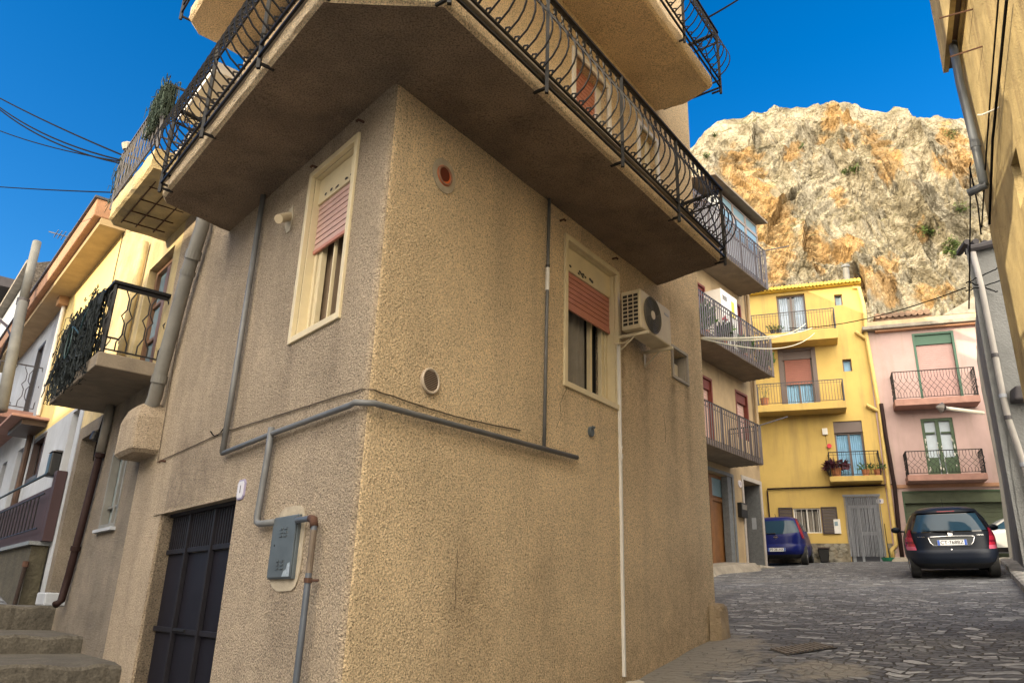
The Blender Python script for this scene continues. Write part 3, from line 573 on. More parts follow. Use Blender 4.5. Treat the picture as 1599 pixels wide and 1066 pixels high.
x = MB(); x.box(FL, 1.17, 1.23, 2.065, 3.3, -.15, -.10); x.box(FL, .96, .98, 2.065, 3.3, -.14, -.11); x.build('casement', M['cream'], wnd, bevel=.004)
# niche window
w = MB(); w.box(FR, 4.88, 5.34, 2.74, 3.12, -.32, -.30); nw = w.build('window', M['dark'], house)
f = MB(); frame_box(f, FR, 4.87, 5.35, 2.72, 3.14, .035, -.01, .025); f.box(FR, 4.905, 4.915, 2.765, 3.095, -.30, -.01); f.box(FR, 5.305, 5.315, 2.765, 3.095, -.30, -.01); f.box(FR, 4.915, 5.305, 2.765, 2.775, -.30, -.01); f.build('frame', mat('grey_frame', (.36, .33, .29), .8, var=.2, vscale=6), nw, bevel=.003)
x = MB(); x.box(FR, 4.93, 5.30, 2.79, 3.0, -.26, -.10); x.build('heater_casing', M['white'], nw, bevel=.01)
# upper storey openings behind the railing
def upper(s0, s1, z0, z1, zs, m, thin=False):
    w = MB(); w.box(FR, s0-.01, s1+.01, z0-.01, z1+.01, -.27, -.25); r = w.build('window', M['dark'], house)
    f = MB(); frame_box(f, FR, s0-.06, s1+.06, z0-.01, z1+.06, .06, -.02, .025, bottom=False); f.box(FR, s0, s0+.05, z0, z1, -.22, -.12); f.box(FR, s1-.12, s1, z0, z1, -.22, -.08); f.build('frame', M['white'], r, bevel=.004)
    slat_shutter(FR, s0+.02, s1-.02, zs, z1, -.10, m, r, pitch=.06 if not thin else .045)
    return r
r = upper(2.62, 3.36, 4.02, 5.90, 5.32, M['shutter_red']); curtain(FR, 2.66, 3.22, 4.1, 5.8, -.245, M['curtain_blue'], r, waves=6, amp=.006)
upper(4.17, 4.66, 4.75, 5.88, 5.30, M['cream'], True)

# garage door
gd = MB(); gd.box(FL, 2.05, 3.96, -2.3, .44, -.150, -.12); door = gd.build('garage_door', M['door_dark'], house)
b = MB()
for s in (2.02, 2.68, 3.34, 3.98): b.box(FL, s, s+.045, -2.3, .80, -.118, -.075)
for z in (.44, -.27, -1.2): 
    for a, c in ((2.066, 2.679), (2.726, 3.339), (3.386, 3.979)): b.box(FL, a, c, z, z+.045, -.118, -.09)
b.box(FL, 2.02, 4.03, .801, .838, -.118, -.07)
b.build('frame', M['door_frame'], door, bevel=.004)
v = MB()
for i in range(32):
    s = 2.09 + i*.06
    if abs((s-2.02) % .66) > .05: v.box(FL, s, s+.022, .487, .80, -.110, -.095)
v.build('vent_bars', M['door_frame'], door)
v = MB(); v.box(FL, 2.02, 4.05, .44, .84, -.30, -.29); v.build('backing', mat('dusty_glass', (.24, .22, .18), .6, var=.3), door)
h = MB(); h.tube([FL.P(3.3, -.78, -.12), FL.P(3.3, -.78, -.05)], .018, 8); h.tube([FL.P(3.02, -.24, -.085), FL.P(3.32, -.24, -.085)], .014, 6); h.tube([FL.P(3.36, -.78, -.06), FL.P(3.24, -.78, -.06)], .010, 6); h.build('handle', M['iron'], door)
# ragged lintel
lt = MB(); pts = []
for i in range(27):
    s = 1.98 + i*.085; lt.box(FL, s, s+.086, .835, .86+.03*noise.noise(Vector((s*4, 0, 0))), -.1, .012+.014*noise.noise(Vector((s*6, 3, 0))))
lt.build('lintel', M['plaster_left'], house)

# ---------------------------------------------------------------- wraparound balcony
def slab(outline_o, z0, z1, name, m, parent, bevel=.015, sub=True):
    c = MB(); c.prism([Vector((p.x, p.y, z0)) for p in outline_o], (0, 0, z1-z0)); return c.build(name, m, parent, bevel=bevel)
def rough_balcony(outer, inner, z0, z1, name, parent, m_edge, m_under, amp=.008):
    """slab between an outer and an inner polyline, subdivided so that its edges waver"""
    c = MB(); O = []; I = []
    for k in range(len(outer)-1):
        a, b, p, q = outer[k], outer[k+1], inner[k], inner[k+1]; n_ = max(2, int((b-a).length/.12))
        for i in range(n_): t = i/n_; O.append(a.lerp(b, t)); I.append(p.lerp(q, t))
    O.append(outer[-1]); I.append(inner[-1]); k = len(O); rows = []
    for i in range(k):
        o, i_ = O[i], I[i]; d = (o-i_).normalized(); row = []
        for j in range(7): row.append(Vector((0, 0, z0 + .012*noise.noise(Vector((o.x*1.5, o.y*1.5, j*.8))))) + i_.lerp(o - d*.03, j/6))
        wob = lambda s_: amp*noise.noise(Vector((o.x*5, o.y*5, s_))) + amp*.6*noise.noise(Vector((o.x*14, o.y*14, s_)))
        row.append(o + d*wob(1) + Vector((0, 0, z0+.025+wob(2)))); row.append(o + d*(wob(3)+.004) + Vector((0, 0, z0+.06))); row.append(o + d*wob(5) + Vector((0, 0, z1-.02))); row.append(o - d*.02 + Vector((0, 0, z1))); row.append(i_ + Vector((0, 0, z1)))
        rows.append(row)
    n_ = len(rows[0])
    for r in rows: c.v += [tuple(p) for p in r]
    for i in range(k-1):
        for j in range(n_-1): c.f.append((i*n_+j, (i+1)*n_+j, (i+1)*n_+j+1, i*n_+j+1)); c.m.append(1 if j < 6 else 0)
    c.f.append(tuple(range(n_))); c.m.append(0); c.f.append(tuple((k-1)*n_+j for j in range(n_))[::-1]); c.m.append(0)
    return c.build(name, [m_edge, m_under], parent, smooth=False)
ZB = 3.80; ZT = 3.97
outer = [FR.P(4.38, 0, .86), FR.P(4.30, 0, .90), FR.P(-.40, 0, .84), FL.P(-.40, 0, .83), FL.P(3.10, 0, .79), FL.P(3.20, 0, .74)]
inner = [FR.P(4.56, 0, -.01), FR.P(4.3, 0, -.01), FR.P(.05, 0, -.01), FL.P(.05, 0, -.01), FL.P(3.25, 0, -.01), FL.P(3.38, 0, -.01)]
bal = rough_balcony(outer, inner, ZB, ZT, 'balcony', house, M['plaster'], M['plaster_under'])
tr = MB()   # tiled edge strip above the fascia
for a, b in zip(outer[1:-1], outer[2:-1]):
    n_ = (b-a).cross(Vector((0, 0, 1))).normalized()
    if n_.dot(a) > 0: n_ = -n_
    tr.hexa([p + Vector((0, 0, z)) for z in (ZT+.002, ZT+.03) for p in (a - n_*.05, b - n_*.05, b + n_*.02, a + n_*.02)])
tr.build('edge_trim', mat('trim_stone', (.40, .35, .28), .6, var=.2, vscale=4), bal)
def ornate_rail(path, z0, parent, H=.90, pitch=.115, m=None, postat=(), seed=1, belly=.17):
    """wrought iron: scrolled bellied bars, a band of rings and a flat handrail; path = [(point, outward normal)...] corner list"""
    m = m or M['iron']; bars = MB(); rails = MB(); posts = MB()
    Z = lambda p, z: Vector((p.x, p.y, z))
    for k in range(len(path)-1):
        (A, _), (B, _) = path[k], path[k+1]; t = (B-A).normalized(); n_ = t.cross(Vector((0, 0, 1))).normalized()
        if n_.dot(A - Vector((.9, 9, 0))) < 0: n_ = -n_
        L = (B-A).length
        for z, r in ((z0-.09, .014), (z0+.02, .013), (z0+H-.16, .011)): rails.tube([Z(A, z), Z(B, z)], r, 4)
        rails.hexa([Z(q, z) for z in (z0+H-.012, z0+H+.008) for q in (A - n_*.025, B - n_*.025, B + n_*.025, A + n_*.025)])
        c = max(1, int(round(L/pitch)))
        for i in range(c):
            q = A + t*(L*(i+.5)/c)
            pts = [q + n_*(.028*math.cos(a) - .0) + Vector((0, 0, z0+.055+.028*math.sin(a))) for a in (math.radians(d) for d in (-170, -250, -330, -410, -450))]
            for j in range(1, 10):
                u = j/9; bo = belly*math.sin(math.pi*u**.75)**1.0; pts.append(q + n_*bo + Vector((0, 0, z0+.03+(H-.19)*u)))
            bars.tube(pts, .0078, 4, caps=False)
            zc = z0+H-.088; rr = .058
            bars.tube([q + t*(rr*.9*math.cos(a)) + Vector((0, 0, zc + rr*math.sin(a))) for a in (2*math.pi*j/10 for j in range(10))], .006, 4, closed=True)
            if i % 2 == 0: bars.tube([q + t*(L/c*.5 + .03*math.cos(a)*(1-j/14)) + Vector((0, 0, zc + .045*math.sin(a)*(1 - j/14))) for j, a in ((j, j*.9) for j in range(10))], .006, 4, caps=False)
    rl = bars.build('railing', m, parent, recalc=False); rails.build('handrail', m, parent)
    for q, n_ in postat:
        p = MB(); p.tube([Z(q, z0-.19), Z(q, z0+H)], .02, 4); p.tube([Z(q, z0-.14), Z(q - n_*.12, z0-.14)], .014, 4); p.build('railing_post', m, parent, recalc=False)
    return rl
pth = [(FR.P(4.46, 0, .05), 0), (FR.P(4.36, 0, .94), 0), (FR.P(-.43, 0, .90), 0), (FL.P(-.43, 0, .90), 0), (FL.P(2.92, 0, .86), 0), (FL.P(3.05, 0, .05), 0)]
post = [(FR.P(s, 0, .93), FR.n) for s in (.69, 1.92, 3.12)] + [(FR.P(4.34, 0, .94), FR.n)] + [(FR.P(-.43, 0, .90), FR.n), (FL.P(-.43, 0, .90), FL.n)] + [(FL.P(s, 0, .88), FL.n) for s in (.5, 1.7)] + [(FL.P(2.92, 0, .86), FL.n)]
ornate_rail(pth, 3.94, bal, H=.78, postat=post)
# top balcony
outer = [FR.P(4.80, 0, .42), FR.P(4.68, 0, .80), FR.P(3.2, 0, .78), FR.P(-.40, 0, .84), FL.P(-.40, 0, .83), FL.P(3.70, 0, .76), FL.P(3.86, 0, .62)]
inner = [FR.P(4.72, 0, -.01), FR.P(4.6, 0, -.01), FR.P(3.2, 0, -.01), FR.P(.05, 0, -.01), FL.P(.05, 0, -.01), FL.P(3.7, 0, -.01), FL.P(3.9, 0, -.01)]
bal2 = rough_balcony(outer, inner, 6.42, 6.62, 'balcony', house, M['plaster'], M['plaster'], amp=.012)
pth = [(FR.P(4.86, 0, .05), 0), (FR.P(4.84, 0, .86), 0), (FR.P(-.43, 0, .90), 0), (FL.P(-.43, 0, .90), 0), (FL.P(3.75, 0, .84), 0)]
post = [(FR.P(s, 0, .86), FR.n) for s in (4.84, 3.7, 2.5)] + [(FL.P(3.75, 0, .84), FL.n)]
ornate_rail(pth, 6.60, bal2, H=.78, postat=post)
# round duct openings and the vent
c = MB(); ring = lambda fr, s, z, o, r0, r1, n=24: [(fr.P(s + r*math.cos(2*math.pi*i/n), z + r*math.sin(2*math.pi*i/n), o)) for r in (r0, r1) for i in range(n)]
pt = MB(); pt.disc(FR.P(.61, 3.29, .002), FR.n, .135, 26, th=.008, ry=.15); pt.build('mortar_collar', M['patch'], house)
pt = MB(); pt.tube([FR.P(.61, 3.29, .0105), FR.P(.61, 3.29, .016)], .088, 24); dv = pt.build('duct', M['orange_pipe'], house)
pt = MB(); pt.tube([FR.P(.61 + .076*math.cos(a), 3.29 + .076*math.sin(a), .018) for a in (i*2*math.pi/26 for i in range(26))], .010, 6, closed=True); pt.build('rim', mat('rusty_rim', (.32, .16, .1), .8, var=.3, vscale=30), dv)
pt = MB(); pt.disc(FR.P(.595, 3.30, .0165), FR.n, .07, 20, ry=.066); pt.build('bore', mat('duct_inside', (.10, .012, .004), .6), dv)
vg = MB(); vg.disc(FR.P(.60, 1.57, .0), FR.n, .092, 28, th=.018); vg.tube([FR.P(.60 + .088*math.cos(a), 1.57 + .088*math.sin(a), .02) for a in (i*2*math.pi/28 for i in range(28))], .010, 6, closed=True)
vn = vg.build('vent', mat('vent_plastic', (.50, .42, .33), .5), house)
vg = MB()
for i in range(11):
    z = 1.57 - .066 + i*.0132; hw = math.sqrt(max(0, .078**2-(z-1.57)**2)); vg.box(FR, .60-hw, .60+hw, z-.0036, z+.0036, .0185, .0215)
vg.build('vent_slots', M['wood_dark'], vn)

for fr, P in ((FR, [(1.02, .42), (1.03, .30), (1.015, .20), (1.03, .08), (1.02, -.02)]), (FR, [(4.6, 2.2), (4.64, 2.0), (4.62, 1.85)]), (FR, [(2.5, 2.0), (2.38, 1.82), (2.4, 1.7), (2.3, 1.55)])):
    Q = []
    for (a, b), (a2, b2) in zip(P, P[1:]):
        for i in range(5): t = i/5; Q.append(fr.P(a+(a2-a)*t + .012*noise.noise(Vector((a*9, t*7, b))), b+(b2-b)*t + .008*noise.noise(Vector((b*9, t*5, a))), .002))
    c = MB(); c.tube(Q, .0015, 4); c.build('crack', M['dark'], house)
# ---------------------------------------------------------------- fittings on the corner house
def at_fr(fr, s, z, o=0): p = fr.P(s, z, o); return (p.x, p.y, p.z)
# air conditioner
ac = thing('air_conditioner', 'aged beige air conditioner outdoor unit bracketed to the tan wall beside the window', 'air conditioner', at_fr(FR, 3.8, 2.8, .1))
s0, s1, z0, z1, o0, o1 = 3.45, 4.20, 2.845, 3.285, .085, .315
c = MB(); c.box(FR, s0, s1, z0, z1, o0, o1); c.build('casing', M['ac'], ac, bevel=.014)
c = MB()
for i in range(4): c.box(FR, s0-.006, s0-.001, z0+.03, z1-.03, o0+.012+i*.063, o0+.022+i*.063)
for i in range(9): c.box(FR, s0-.009, s0-.0065, z0+.03+i*.045, z0+.042+i*.045, o0+.012, o1-.02)
c.build('side_grille', M['ac'], ac)
c = MB(); c.box(FR, s0-.0008, s0-.0002, z0+.035, z1-.035, o0+.015, o1-.025); c.build('coil', M['black'], ac)
fc = FR.P(3.72, 3.065, o1); c = MB(); c.disc(fc, FR.n, .198, 36, th=.004); fan = c.build('fan_grille', mat('fan_dark', (.05, .045, .04), .6), ac)
c = MB()
for r in (.03, .052, .074, .096, .118, .14, .162, .184, .2): c.tube([FR.P(3.72 + r*math.cos(a), 3.065 + r*math.sin(a), o1+.010) for a in (i*2*math.pi/36 for i in range(36))], .0032 if r < .19 else .007, 4, closed=True)
for i in range(10): a = i*math.pi/5; c.tube([FR.P(3.72 + r*math.cos(a+r*2), 3.065 + r*math.sin(a+r*2), o1+.009) for r in (.04, .1, .15, .198)], .003, 4)
c.build('fan_rings', mat('fan_rings', (.12, .11, .095), .6), fan)
c = MB(); c.disc(FR.P(3.72, 3.065, o1+.008), FR.n, .048, 20, th=.008); c.build('hub', M['ac'], fan)
c = MB(); c.box(FR, 4.03, 4.14, 3.18, 3.205, o1+.0005, o1+.004); c.build('badge', mat('badge', (.42, .40, .34), .4), ac)
for s in (3.52, 4.12):
    c = MB(); c.box(FR, s, s+.035, z0-.05, z0-.018, .004, o1+.04); c.box(FR, s, s+.035, z0-.30 if s < 3.6 else z0-.2, z0-.05, .004, .012); c.tube([FR.P(s+.017, z0-.19, .015), FR.P(s+.017, z0-.045, .2)], .009, 4); c.build('bracket', M['ac'], ac)
c = MB(); c.tube([FR.P(3.60, z0-.02, .12), FR.P(3.55, z0-.10, .08), FR.P(3.47, z0-.13, .04), FR.P(3.42, z0-.14, .02)], .010, 6); c.build('hose', M['beige'], ac)

def conduit(name, label, fr_pts, r, m, group=None, clips=(), n=8, cat='conduit'):
    p0 = fr_pts[0][0].P(*fr_pts[0][1:]); t = thing(name, label, cat, tuple(p0), group=group)
    c = MB(); c.tube([f.P(*q) for f, *q in fr_pts], r, n); c.build('pipe', m, t, smooth=True)
    for f, s, z, o in clips:
        k = MB(); k.tube([f.P(s, z-.011, o), f.P(s, z+.011, o)] if True else 0, r*1.35, n); k.box(f, s-.01, s+.01, z-.008, z+.008, -.0, o); k.build('clip', M['metal_grey'], t)
    return t
conduit('wall_conduit', 'long grey conduit wrapping horizontally round the corner of the tan house', [(FL, 2.40, 1.24, .045), (FL, 1.36, 1.26, .045), (FL, .12, 1.265, .045), (FL, .03, 1.265, .06), (FR, .03, 1.265, .06), (FR, .12, 1.27, .045), (FR, 2.62, 1.355, .04)], .021, M['pipe_grey'])
conduit('wall_conduit', 'tall grey conduit rising from the horizontal pipe to the balcony soffit on the lane side', [(FL, 2.38, 1.24, .05), (FL, 2.37, 1.9, .05), (FL, 2.36, 3.82, .05)], .026, M['pipe_grey'])
conduit('wall_conduit', 'slim grey conduit with a white joint dropping from soffit beside the street window', [(FR, 2.085, 1.34, .03), (FR, 2.095, 2.6, .03), (FR, 2.11, 3.82, .03)], .017, M['pipe_grey'])
o = bpy.data.objects['wall_conduit.002']; k = MB(); k.tube([FR.P(2.097, 2.83, .03), FR.P(2.10, 3.06, .03)], .021, 8); k.build('white_joint', M['white'], o); k = MB(); k.tube([FR.P(2.10, 3.062, .03), FR.P(2.10, 3.09, .03)], .022, 8); k.build('black_tape', M['black'], o)
conduit('wall_conduit', 'short grey conduit bending down from the horizontal pipe into the meter box', [(FL, 1.37, 1.31, .05), (FL, 1.37, 1.1, .05), (FL, 1.41, .62, .05), (FL, 1.40, .585, .05), (FL, 1.35, .57, .05), (FL, 1.10, .567, .04)], .026, M['pipe_grey'])
conduit('gas_riser', 'grey steel pipe with rusty elbow running down from the meter box', [(FL, .74, .552, .03), (FL, .66, .55, .07), (FL, .48, .548, .07), (FL, .42, .54, .07), (FL, .395, .50, .07), (FL, .40, -.2, .07), (FL, .43, -1.6, .07)], .021, M['pipe_blue'], cat='pipe')
o = bpy.data.objects['gas_riser']; k = MB(); k.tube([FL.P(.46, .548, .07), FL.P(.415, .54, .07), FL.P(.395, .49, .07)], .028, 10); k.build('elbow', M['rust'], o, smooth=True)
k = MB(); k.tube([FL.P(.397, .14, .07), FL.P(.397, .17, .07)], .028, 10); k.tube([FL.P(.397, .155, .07), FL.P(.33, .155, .03)], .009, 6); k.build('clamp', M['rust'], o)
k = MB(); k.tube([FL.P(.395, .47, .07), FL.P(.397, .2, .07)], .0218, 10); k.build('stained_length', mat('stained_pipe', (.15, .115, .085), .7, var=.4, vscale=10), o)
# meter box
mb_ = thing('meter_box', 'dented blue grey steel meter box on the wall between the conduit and the riser', 'meter box', at_fr(FL, .8, .2, .05))
c = MB(); c.box(FL, .72, 1.12, .17, .60, -.01, .035); c.build('case', M['metal_grey'], mb_, bevel=.005)
c = MB(); c.box(FL, .73, 1.11, .18, .59, .0365, .045); dr = c.build('door', M['metal_grey'], mb_, bevel=.003)
for z in (.505, .48, .455, .285, .26, .235):
    for s in (.86, .93): c = MB(); c.box(FL, s, s+.045, z, z+.011, .0455, .053); c.build('louvre', M['metal_grey'], dr)
c = MB(); c.add([FL.P(s, z, .0465) for s, z in ((.745, .185), (.86, .185), (.84, .22), (.80, .235), (.79, .27), (.75, .28))], ((0, 1, 2, 3, 4, 5),)); c.build('scraped_patch', mat('scraped', (.33, .39, .45), .5, var=.5, vscale=40), dr)
c = MB(); c.disc(FL.P(1.04, .40, .0455), FL.n, .008, 8, th=.003); c.build('lock', M['black'], dr)
c = MB(); rnd = random.Random(4); P = []
for i in range(40):
    a = 2*math.pi*i/40; w, h = .24, .29; q = (abs(math.cos(a))**4/w**4 + abs(math.sin(a))**4/h**4)**-.25; q *= 1 + .05*noise.noise(Vector((a*3, 1, 0)))
    P.append(FL.P(.90 + q*math.cos(a), .38 + q*math.sin(a), .004))
c.prism(P, FL.n*.006); c.build('mortar_surround', M['patch'], mb_)
# number plaque
def to_mesh(ob):
    bpy.context.view_layer.update(); me = bpy.data.meshes.new_from_object(ob.evaluated_get(bpy.context.evaluated_depsgraph_get())); nm = ob.name; cu = ob.data
    for mm in cu.materials:
        if mm.name not in [x.name for x in me.materials if x]: me.materials.append(mm)
    bpy.data.objects.remove(ob); bpy.data.curves.remove(cu); return link(bpy.data.objects.new(nm, me))
def text(name, s, fr, a, z, o, h, m, parent, bold=.0, flip=False, sx=1.0):
    cu = bpy.data.curves.new(name, 'FONT'); cu.body = s; cu.size = h; cu.align_x = 'CENTER'; cu.align_y = 'CENTER'; cu.extrude = .0008; cu.offset = bold; cu.materials.append(m)
    ob = link(bpy.data.objects.new(name, cu)); right = fr.d if fr.d.dot(Vector((fr.n.y*-1, fr.n.x, 0))) > 0 else -fr.d
    up = Vector((0, 0, 1)); x = up.cross(fr.n).normalized(); p = fr.P(a, z, o)
    mw = Matrix(((x.x*sx, up.x, fr.n.x, p.x), (x.y*sx, up.y, fr.n.y, p.y), (x.z*sx, up.z, fr.n.z, p.z), (0, 0, 0, 1)))
    ob = to_mesh(ob); ob.parent = parent; ob.matrix_parent_inverse = WM.get(parent.name, Matrix()).inverted(); ob.matrix_basis = mw; WM[ob.name] = mw; return ob
def octagon(fr, s, z, w, h, o, th, cut=.35):
    return [fr.P(s + x, z + y, o) for x, y in ((-w, -h*(1-cut)), (-w*(1-cut), -h), (w*(1-cut), -h), (w, -h*(1-cut)), (w, h*(1-cut)), (w*(1-cut), h), (-w*(1-cut), h), (-w, h*(1-cut)))]
pq = thing('house_number', 'white octagonal number 1 plaque beside the dark garage door', 'number plaque', at_fr(FL, 1.93, .9, 0))
c = MB(); c.prism(octagon(FL, 1.93, .885, .078, .082, -.005, 0), FL.n*.017); pl = c.build('plate', mat('enamel_border', (.30, .27, .40), .4), pq, bevel=.003)
c = MB(); c.prism(octagon(FL, 1.93, .885, .062, .068, .0125, 0), FL.n*.003); c.build('face', mat('enamel_white', (.62, .58, .60), .3), pl)
text('numeral', '1', FL, 1.93, .885, .0165, .085, M['ink'], pq, bold=.002)
# beige stub pipe and its mortar star
st = thing('vent_stub', 'short beige plastic vent pipe poking from the wall by the narrow window', 'vent pipe', at_fr(FL, 1.75, 3.32, 0))
c = MB(); c.tube([FL.P(1.72, 3.33, 0), FL.P(1.60, 3.20, .15)], .042, 18); c.build('pipe', M['beige'], st, smooth=False, bevel=.004)
c = MB(); P = []
for i in range(18): a = 2*math.pi*i/18; q = .10*(1+.45*noise.noise(Vector((a*2.2, 5, 0)))); P.append(FL.P(1.72 + q*.8*math.cos(a), 3.29 + q*1.25*math.sin(a), .003))
c.prism(P, FL.n*.006); c.build('mortar', mat('mortar_light', (.5, .44, .33), .95, var=.2, vscale=12), st)
# small dark cap, pegs and nails
cp = thing('vent_cover', 'small round grey cap on the tan wall under the street window', 'cap', at_fr(FR, 2.92, 1.66, 0)); c = MB(); c.disc(FR.P(2.92, 1.66, 0), FR.n, .042, 18, th=.03, ry=.05); c.tube([FR.P(2.92, 1.69, .035), FR.P(2.92, 1.71, .045)], .02, 8); c.build('cap', M['metal_grey'], cp, bevel=.004)
for fr, s, z in ((FR, 2.35, 3.68), (FR, 3.43, 3.70), (FL, .46, 3.68), (FL, 1.25, 3.62), (FL, 4.2, 1.4)):
    c = MB(); c.tube([fr.P(s, z, -.01), fr.P(s, z, .05), fr.P(s, z-.02, .065)], .012, 6); n_ = c.build('wall_peg', M['rust'])
    tag(n_, {(2.35): 'rusty peg above the left corner of the street window', 3.43: 'rusty peg above right corner of the street window', .46: 'rusty peg right above the narrow lane window', 1.25: 'rusty peg left above the narrow lane window', 4.2: 'rusty peg left above the garage door'}[s], 'peg', 'rusty pegs in the house wall')
# thin cables
def cable(name, label, pts, r=.006, m=None, cat='cable', group=None, n=5):
    c = MB(); c.tube(pts, r, n); o = c.build(name, m or M['cable']); return tag(o, label, cat, group)
def lerp_path(fr, a, b, k, o=.012, sag=0, jit=.006, seed=0):
    return [fr.P(a[0]+(b[0]-a[0])*i/k, a[1]+(b[1]-a[1])*i/k - sag*math.sin(math.pi*i/k) + jit*noise.noise(Vector((i*1.7, seed, 0))), o) for i in range(k+1)]
thin_m = mat('dusty_cable', (.10, .075, .05), .8, var=.3, vscale=20)
cable('thin_cable', 'thin brown cable tacked round the corner just above the long conduit', lerp_path(FL, (4.45, 1.42), (2.62, 1.46), 14) + lerp_path(FL, (2.6, 1.46), (.05, 1.37), 26, sag=.0) + lerp_path(FR, (.05, 1.37), (1.75, 1.44), 18, sag=.03), .0055, thin_m)
cable('thin_cable', 'thin cable running down the lane wall from downpipe to the corner cable', lerp_path(FL, (4.58, 3.3), (4.45, 1.42), 12, jit=.003), .005, thin_m)
cable('thin_cable', 'loose black wire hanging beside the tall lane conduit', lerp_path(FL, (2.42, 2.1), (2.47, 1.62), 6) + lerp_path(FL, (2.55, 1.5), (2.9, 1.52), 5, sag=.06), .006)
trk = thing('cable_trunking', 'white plastic cable trunking falling from the air conditioner to the street', 'trunking', at_fr(FR, 3.5, -.5, 0)); c = MB(); c.box(FR, 3.492, 3.522, -.53, 1.50, 0, .030); c.box(FR, 3.492, 3.522, 1.55, 2.74, 0, .030); c.box(FR, 3.486, 3.528, 1.50, 1.55, 0, .036); c.build('channel', M['white'], trk, bevel=.003); c = MB(); c.tube([FR.P(3.50, 1.62, .04), FR.P(3.46, 1.57, .05), FR.P(3.46, 1.47, .05), FR.P(3.50, 1.42, .035)], .007, 5); c.build('loop', M['white'], trk)
# corner stone bumper
bs = MB(); rnd = random.Random(8)
for i in range(7):
    for j in range(10):
        a = math.pi*(j/9)*1.0 - .2; r = (.20, .205, .19, .185, .17, .14, .05)[i] + .02*noise.noise(Vector((i*1.2, j*.8, 0))); z = (-.6, -.2, -.02, .08, .14, .17, .18)[i]
        p = FR.P(5.80 + r*math.cos(a)*1.0, z, r*math.sin(a)*.95 - .02); bs.v.append(tuple(p))
for i in range(6):
    for j in range(9): bs.f.append((i*10+j, i*10+j+1, (i+1)*10+j+1, (i+1)*10+j)); bs.m.append(0)
bs.f.append(tuple(60+j for j in range(10))); bs.m.append(0)
tag(bs.build('corner_stone', mat('bumper_stone', (.30, .23, .15), .95, var=.4, vscale=6, bump=.8, bscale=40, bdist=.02), smooth=False), 'rounded stone bumper at the foot of the tan house far end', 'stone bumper')
for i, (u, v, r) in enumerate(((985, 1056, .05), (996, 1051, .055))):
    q = at(u, v, 7.75); c = MB(); 
    for a in range(5):
        for b_ in range(8): th, ph = math.pi*a/4, 2*math.pi*b_/8; rr = r*(1+.25*noise.noise(Vector((a, b_, i*3)))); c.v.append((q.x + rr*1.3*math.sin(th)*math.cos(ph), q.y + rr*math.sin(th)*math.sin(ph), gz(q.x, q.y) + .02 + rr*.7*math.cos(th)))
    for a in range(4):
        for b_ in range(8): c.f.append((a*8+b_, a*8+(b_+1) % 8, (a+1)*8+(b_+1) % 8, (a+1)*8+b_)); c.m.append(0)
    tag(c.build('loose_stone', M['stone_pale']), ('smaller white stone at the foot of the white trunking', 'larger white stone beside the foot of the white trunking')[i], 'stone')
# drain grate
dg = at(1252, 1003, 8.6); zz = gz(dg.x, dg.y)
G0 = Frame((dg.x, dg.y), math.radians(70))
def gp(a, b, h=.0): p = Vector((dg.x, dg.y, 0)) + Vector((math.sin(math.radians(75)), math.cos(math.radians(75)), 0))*a + Vector((-math.cos(math.radians(75)), math.sin(math.radians(75)), 0))*b; return Vector((p.x, p.y, gz(p.x, p.y) + h))
dt = thing('drain_grate', 'rusty iron drain grate set in the stone paving', 'drain grate', (dg.x, dg.y, zz))
c = MB(); c.hexa([gp(a, b, h) for h in (.003, .010) for a, b in ((-.30, -.17), (.30, -.17), (.30, .17), (-.30, .17))]); c.build('frame', M['black'], dt)  # black plate imitates the shaded hollow under the bars
c = MB()
for i in range(10): a = -.28 + i*.058; c.hexa([gp(x_, b, h) for h in (.0105, .024) for x_, b in ((a, -.15), (a+.024, -.15), (a+.024, .15), (a, .15))])
c.build('bars', mat('worn_iron_bars', (.17, .15, .135), .7, var=.3, vscale=20), dt)
# ---------------------------------------------------------------- stone steps of the lane
def step_mesh(name, label, s0, s1, z, o1, h=.4):
    c = MB(); n_ = 60; rows = []
    for i in range(n_+1):
        o = -.05 + (o1+.05)*i/n_; ws = .02*noise.noise(Vector((o*2, s0, 1))) + .01*noise.noise(Vector((o*12, s0, 1))) + (.0 if o < .9 else .05*(o-.9)); wz = .03*noise.noise(Vector((o*4, s0, 5))) + .012*noise.noise(Vector((o*15, s0, 5)))
        rows.append([FL.P(s0+ws, z-h, o), FL.P(s0+ws-.005, z-.13+wz, o), FL.P(s0+ws+.0, z-.03+wz, o), FL.P(s0+ws+.03, z+wz, o), FL.P(s0+.30, z+.012*noise.noise(Vector((o*5, 2, s0))), o), FL.P(s0+(s1-s0)*.6, z+.01*noise.noise(Vector((o*5, 7, s0))), o), FL.P(s1+.15, z+.004, o)])
    k = len(rows[0])
    for r in rows: c.v += [tuple(p) for p in r]
    for i in range(n_):
        for j in range(k-1): c.f.append((i*k+j, (i+1)*k+j, (i+1)*k+j+1, i*k+j+1)); c.m.append(0)
    c.f.append(tuple(range(k))); c.f.append(tuple(n_*k+j for j in range(k))[::-1]); c.m += [0, 0]
    return tag(c.build(name, M['moss'], recalc=False), label, 'stone step', 'stone steps climbing the lane')
step_mesh('stone_step', 'lowest worn stone step beside the dark garage door', 4.42, 6.19, -.60, 2.6, .5)
step_mesh('stone_step', 'middle worn stone step of the three in the lane', 6.19, 8.0, -.41, 3.2, .3)
step_mesh('stone_step', 'uppermost stone step, below the mossy landing wall', 8.02, 9.4, -.11, 3.4, .4)
cs = MB(); cs.box(FL, 8.25, 8.85, -.105, .07, -.3, .12); tag(cs.build('threshold_block', M['offwhite'], bevel=.02), 'pale block threshold in the recessed grey doorway at top of the steps', 'doorstep')

